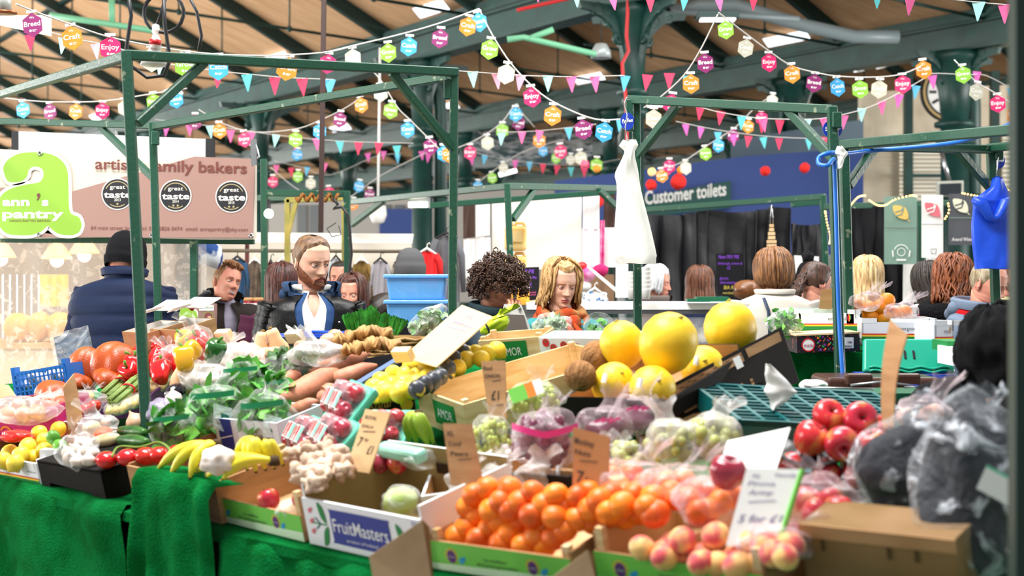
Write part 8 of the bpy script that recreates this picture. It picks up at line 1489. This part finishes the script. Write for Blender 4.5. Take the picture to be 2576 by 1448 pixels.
# red apples on black trays, teal crates, dark bags
for y, lab in ((1120, 'upper black moulded tray carrying the red apples'), (1195, 'lower black moulded tray under the red apples')):
    o = MB().grid(lambda u, v: V((-.14 + .28 * u, -.09 + .18 * v, .012 * cos(u * 3 * pi) * cos(v * 2 * pi))), 40, 26).build('moulded_tray', Mblk); mod_solid(o, .004); c = S(2085, y + 25, .22 if y < 1150 else .12); c.y = min(c.y, 3.75); o.matrix_world = Matrix.Translation(P(2080, y + 22, 3.7)) @ Euler((R(10), R(4), R(-12))).to_matrix().to_4x4(); tag(o, lab, 'tray')
AP = ((2083, 1048, 3.75, 1.0, (.9, .2, 0), 'red apple with a yellow base at the top of the pile'), (2163, 1055, 3.72, 1.06, (1.3, -.2, 0), 'red apple at the top of the pile next to the tall card'), (2040, 1105, 3.66, 1.08, (.3, .6, 0), 'pale pink apple nearest the white card'), (2118, 1112, 3.6, 1.04, (2.0, .2, 0), 'middle red apple of the lower row on the tray'), (2196, 1122, 3.6, 1.0, (.2, -.3, 0), 'pink apple of the lower row nearest the dark bag'), (2212, 1080, 3.8, .85, (.4, 0, 0), 'small pink apple tucked behind the tall card'), (1992, 1168, 3.68, .8, (2.2, .4, 0), 'pale apple under the upper tray edge'), (2078, 1185, 3.66, .9, (2.4, 0, 0), 'yellow-red apple under the upper tray'), (2160, 1195, 3.62, .9, (.5, 0, 0), 'dark red apple under the upper tray by the dark bag'), (2144, 1172, 3.7, .8, (1, 1, 0), 'red apple in shade between the trays'))
for x, y, d, s_, rot, lab in AP: put('apple', x, y, 0, lab, s=s_ * 1.1, rot=rot, d=d)
card('tall thin brown card standing behind the red apples', [(2238, 805), (2282, 842), (2248, 1075), (2218, 1062)], .2, [], Mcard, fold=.015)
def gridcrate(lab, p, M):
    root = thing('plastic_crate', lab, 'crate', M); mb = MB(); W, D = .62, .4
    for i in range(9): mb.box((W * i / 8, D / 2, 0), (.012, D, .018))
    for j in range(12): mb.box((W / 2, D * j / 11, 0), (W, .007 if j % 3 else .014, .016))
    mb.build('lattice_base', Mteal, root); MB().box((W / 2, 0, -.02), (W, .014, .06)).build('rim', Mteal, root); MB().box((W / 2, D, -.02), (W, .014, .06)).build('rim', Mteal, root); MB().box((0, D / 2, -.02), (.014, D, .06)).build('rim', Mteal, root); MB().box((W, D / 2, -.02), (.014, D, .06)).build('rim', Mteal, root)
gridcrate('upturned teal lattice crate behind the red apples', 0, Matrix.Translation(P(1862, 1062, 4.05)) @ Euler((R(11), R(4), R(14))).to_matrix().to_4x4())
o = one(MB().box(P(1985, 1080, 4.6), (.75, .5, .1)), 'plastic_crate', 'teal crate underneath the upturned lattice crate', 'crate', Mteal); one(MB().box(P(2120, 1230, 3.9), (.3, .2, .12)), 'plastic_crate', 'teal crate glimpsed under the black apple trays', 'crate', Mteal)
MF2 = mat('dark_produce', '181b24', rough=.7, col2='0c0d12', sc=6)
for x, y, d, rx, rz, sd, lab in ((2312, 1196, 3.32, .155, .15, 91, 'big clear bag of dark vegetables on the brown box'), (2458, 1268, 3.0, .155, .225, 92, 'largest clear bag of dark vegetables at the frame edge')):
    root, c = film_bag(lab, x, y, 0, rx, rx * .75, rz, MFd, d=d, seed=sd, tail=(.02, .08)); MB().ball((0, .01, -.012), (rx * .88, rx * .64, rz * .86), 0, 30, None, .35, sd).build('contents', MF2, root)
    if sd == 92: mb = MB(); K = Matrix.Translation((.02, -rx * .84, .05)) @ Euler((R(80), R(28), 0)).to_matrix().to_4x4(); mb.poly([(-.06, -.028), (.075, -.028), (.075, .02), (-.06, .02)], 0, K); mb.poly([(-.06, .02), (.075, .02), (.075, .026), (-.06, .026)], 1, K); mb.build('label', [M_white, mat('label_mint2', '66c9a0', rough=.4)], root)
root, c = film_bag('clear bag of pink and cream vegetables behind the dark bags', 2320, 1045, 0, .085, .06, .05, MFp, d=3.7, seed=93, tail=(.06, .07)); heap('onion', [(2280, 1050), (2320, 1055), (2350, 1040)], .1, 'pale pink onion inside the bag behind the dark bags', 'onions in the pink bag', .9)
film_bag('small pointed clear bag between the apples and the dark bag', 2150, 1235, 0, .035, .03, .045, MFp, d=3.5, seed=94, tail=(.01, .05))
for px, lab in (([(1062, 1300), (1078, 1310), (1092, 1460), (942, 1460)], 0),): pass
def tent(lab, px, d):
    a, b, c, e, f = [P(x, y, d + q) for x, y, q in px]; root = thing('paper_card', lab, 'card', c); part(root, mod_b(MB().add([a, b, c, e], [(0, 1, 2, 3)], 0, False)), 'front_leaf', mat('kraft_bag', 'b59a78', rough=.9, col2='a68b69', sc=6)); part(root, MB().add([b, f, f + V((.02, .05, -.3)), c], [(0, 1, 2, 3)], 0, False), 'back_leaf', mat('kraft_dark', '937452'))
    for o in root.children: mod_solid(o, .004)
mod_b = lambda m: m
tent('folded brown card seen from behind, before the white fruit box', [(929, 1398, 0), (1062, 1308, .04), (1092, 1500, .02), (950, 1520, -.02), (1078, 1325, .09)], 3.35); tent('folded brown card seen from behind, between the green fronted crates', [(1390, 1450, 0), (1478, 1384, .04), (1510, 1500, .02), (1395, 1520, -.02), (1492, 1392, .09)], 3.05)
card('pale tan card at the counter end beside the blue crate', [(-20, 960), (22, 968), (50, 1008), (-20, 1022)], .14, [], mat('card_pale', 'f1dcb4'))
# ---- orange stall on the right
root = thing('orange_table', 'green grass covered table of the orange stall', 'table', V((P(2090, 0, 6.4).x, 6.4, 0))); zt = P(0, 888, 6.2).z
o = part(root, MB().box((P(2085, 0, 6.6).x, 6.6, zt / 2), (.5, .7, zt)), 'turf_cover', Mturf)
def ebox(lab, x0, x1, yt, yb, d, dep, tilt=0, rz=0):
    k = d / F; w_ = (x1 - x0) * k; h = (yb - yt) * k; M = Matrix.Translation(P(x0, yb, d)) @ Euler((R(tilt), 0, R(rz))).to_matrix().to_4x4(); root = thing('cardboard_box', lab, 'box', M)
    for (c, s_) in (((w_ / 2, .004, h * .42), (w_, .008, h * .84)), ((w_ / 2, dep, h / 2), (w_, .008, h))): MB().box(c, s_).build('end_panel', Mwbox, root)
    for x in (.004, w_ - .004): MB().box((x, dep / 2, h / 2), (.008, dep, h)).build('side_panel', Mwbox, root); MB().box((x + (.03 if x < .1 else -.03), .004, h * .9), (.06, .009, h * .2)).build('corner_tab', Mwbox, root)
    MB().box((w_ / 2, dep / 2, .01), (w_, dep, .02)).build('base_panel', Mdgreen, root); mb = MB(); K = Matrix(((1, 0, 0, 0), (0, 0, 1, -.0015), (0, 1, 0, 0), (0, 0, 0, 1))); mb.build('print', emerg(mb, K, w_, h), root); return M, w_, h
ebox('white box with green and yellow stripes, nearest the lettuce bag', 2010, 2168, 778, 835, 6.3, .3); ebox('white box of oranges with striped base, on the green crate', 2168, 2352, 800, 862, 6.15, .32, 0, -6); ebox('white striped box end turned towards the red scarf man', 2352, 2410, 806, 872, 6.0, .3, 0, 22); ebox('white striped box tucked behind the front orange box', 2140, 2310, 772, 812, 6.75, .3)
for i, (x, y) in enumerate(((2150, 770), (2187, 776), (2160, 792), (2216, 770), (2195, 796), (2172, 806), (2232, 755), (2252, 790), (2275, 785), (2225, 800), (2140, 790), (2260, 800))): put('orange', x, y, 0, 'orange in the striped white box', 'oranges in the striped box', .95, d=6.38 + .02 * (i % 3))
for x, y, sd, lab in ((2180, 758, 101, 'clear bag lying over the oranges by the post'), (2268, 782, 102, 'clear bag of oranges at the end of the striped box')): film_bag(lab, x, y, 0, .075, .05, .04, MFp, d=6.3, seed=sd, tail=(.05, .05))
for px, lab in (([(2066, 728), (2098, 724), (2092, 778), (2060, 776)], 'brown cardboard flap standing beside the blue hose'), ([(2096, 720), (2126, 722), (2122, 776), (2096, 778)], 'brown cardboard flap right against the stall post'), ([(2176, 735), (2212, 738), (2236, 768), (2200, 768)], 'small brown cardboard flap leaning over the oranges')): card(lab, px, 0, [], Mcard, d=6.55, d2=0, name='cardboard_flap', cat='box flap')
d = 6.0; q = FP(d); root = thing('fruit_crate', 'dark crate with colourful flower print and a round white logo', 'crate', P(2085, 884, d)); part(root, MB().prism([(2004, 843), (2162, 836), (2164, 882), (2006, 888)], -300, 0, 0, q), 'body', mat('crate_floral', '1d1620', rough=.4, col2='c2443a', sc=38, th=(.6, .66), kind='noise'))
mb = MB().ring(2033, 867, 14, 17, 2, q, 2).disc(2033, 867, 15, 0, q, 1.5); mb.text('metis', 2022, 2046, 872, 9, 1, q, 3, bold=.01); mb.poly([(2118, 848), (2147, 848), (2147, 875), (2118, 876)], 0, q, 2); [mb.poly([(x, 858), (x + 1.5, 858), (x + 1.5, 863), (x, 863)], 3, q, 3) for x in range(2132, 2144, 3)]; [mb.poly([(x, 868), (x + 1.5, 868), (x + 1.5, 873), (x, 873)], 3, q, 3) for x in range(2122, 2142, 3)]
for i in range(38):
    x, y = 2052 + (i * 37) % 62, 845 + (i * 53) % 36; mb.disc(x, y, 1.6 + (i % 3), 4 + i % 4, q, 1.2, 8)
part(root, mb, 'print', [M_white, mat('logo_magenta', 'a8346f', rough=.5), Mredp, M_black, Morg, mat('dot_green', '2f9a4a', rough=.5), mat('dot_purple', '7a3a92', rough=.5), Mredp]); part(root, MB().prism([(2002, 841), (2164, 834), (2164, 838), (2002, 845)], -300, 2, 0, q), 'wood_rim', Mwood)
Mtg = mat('lid_turquoise', '1fa588', rough=.3); a = P(2172, 935, 5.75); root = thing('crate_lid', 'turquoise plastic crate standing on its side under the orange box', 'crate', Matrix.Translation(a) @ Euler((R(-28), 0, R(-3))).to_matrix().to_4x4())
o = MB().box((.18, 0, .07), (.37, .03, .15), 0, None, .92).build('panel', Mtg, root); mod_bevel(o, .012, 3)
for x in (.17, .205): MB().box((x, -.017, .07), (.008, .004, .035), 0, Matrix.Rotation(0, 4, 'Y')).build('slot', M_black, root)
for z in (-.005, .01): MB().tube([(.02 + .32 * i / 20, -.02, z + .005 * sin(i * 1.1)) for i in range(21)], .005, n=6).build('rim_rib', Mtg, root)
o = one(MB().box(P(2270, 945, 5.8), (.36, .2, .02)), 'plastic_crate', 'bright blue crate edge beneath the turquoise crate', 'crate', mat('rim_blue', '2350d8'))
Mbrp = mat('bin_brown', '4a2f25', rough=.3); root = thing('plastic_bin', 'brown plastic bin lid with handles behind the teal crate', 'bin', P(2200, 990, 5.5)); o = part(root, MB().box(P(2200, 962, 5.6), (.46, .3, .06), 0, None, .95), 'lid', Mbrp); mod_bevel(o, .015, 3)
for x in (2160, 2280): o = part(root, MB().box(P(x, 955, 5.4), (.1, .05, .05)), 'handle', Mbrp); mod_bevel(o, .01)
o = part(root, MB().box(P(2200, 962, 5.6) - V((0, 0, .45)), (.42, .28, .84)), 'body', Mbrp)
root = thing('folding_crate', 'dark green folding crate with steel bars before the brown bin', 'crate', P(2210, 1000, 5.0)); part(root, MB().box(P(2210, 992, 5.1), (.36, .25, .03)), 'body', mat('crate_dgreen', '0f5c3a', rough=.4)); [part(root, MB().tube([P(x, y, 4.95) for x, y in l], .004, n=6), 'bar', M_steel) for l in (((2040, 975), (2120, 976), (2200, 978)), ((2140, 968), (2215, 960), (2325, 972), (2275, 974)))]
film_bag('crumpled white bag behind the teal crate', 2045, 968, 0, .05, .04, .02, mat('tissue', 'f4f4f2'), d=5.2, seed=103)
crate_r = one(MB().box(P(2440, 868, 5.6), (.24, .2, .04)), 'salad_box', 'white box with green inside beside the dark coated figure', 'box', Mdgreen); one(MB().box(P(2420, 893, 5.5), (.13, .2, .07)), 'cardboard_box', 'plain white box next to the dark coated figure', 'box', Mwbox)
film_bag('crumpled blue plastic bag below the dark coat', 2345, 990, 0, .05, .04, .03, mat('bag_blue', '1b4fd8'), d=4.9, seed=104)
for o in [x for x in K_.values() if x]:
    for ch in list(o.children): bpy.data.objects.remove(ch)
    bpy.data.objects.remove(o)
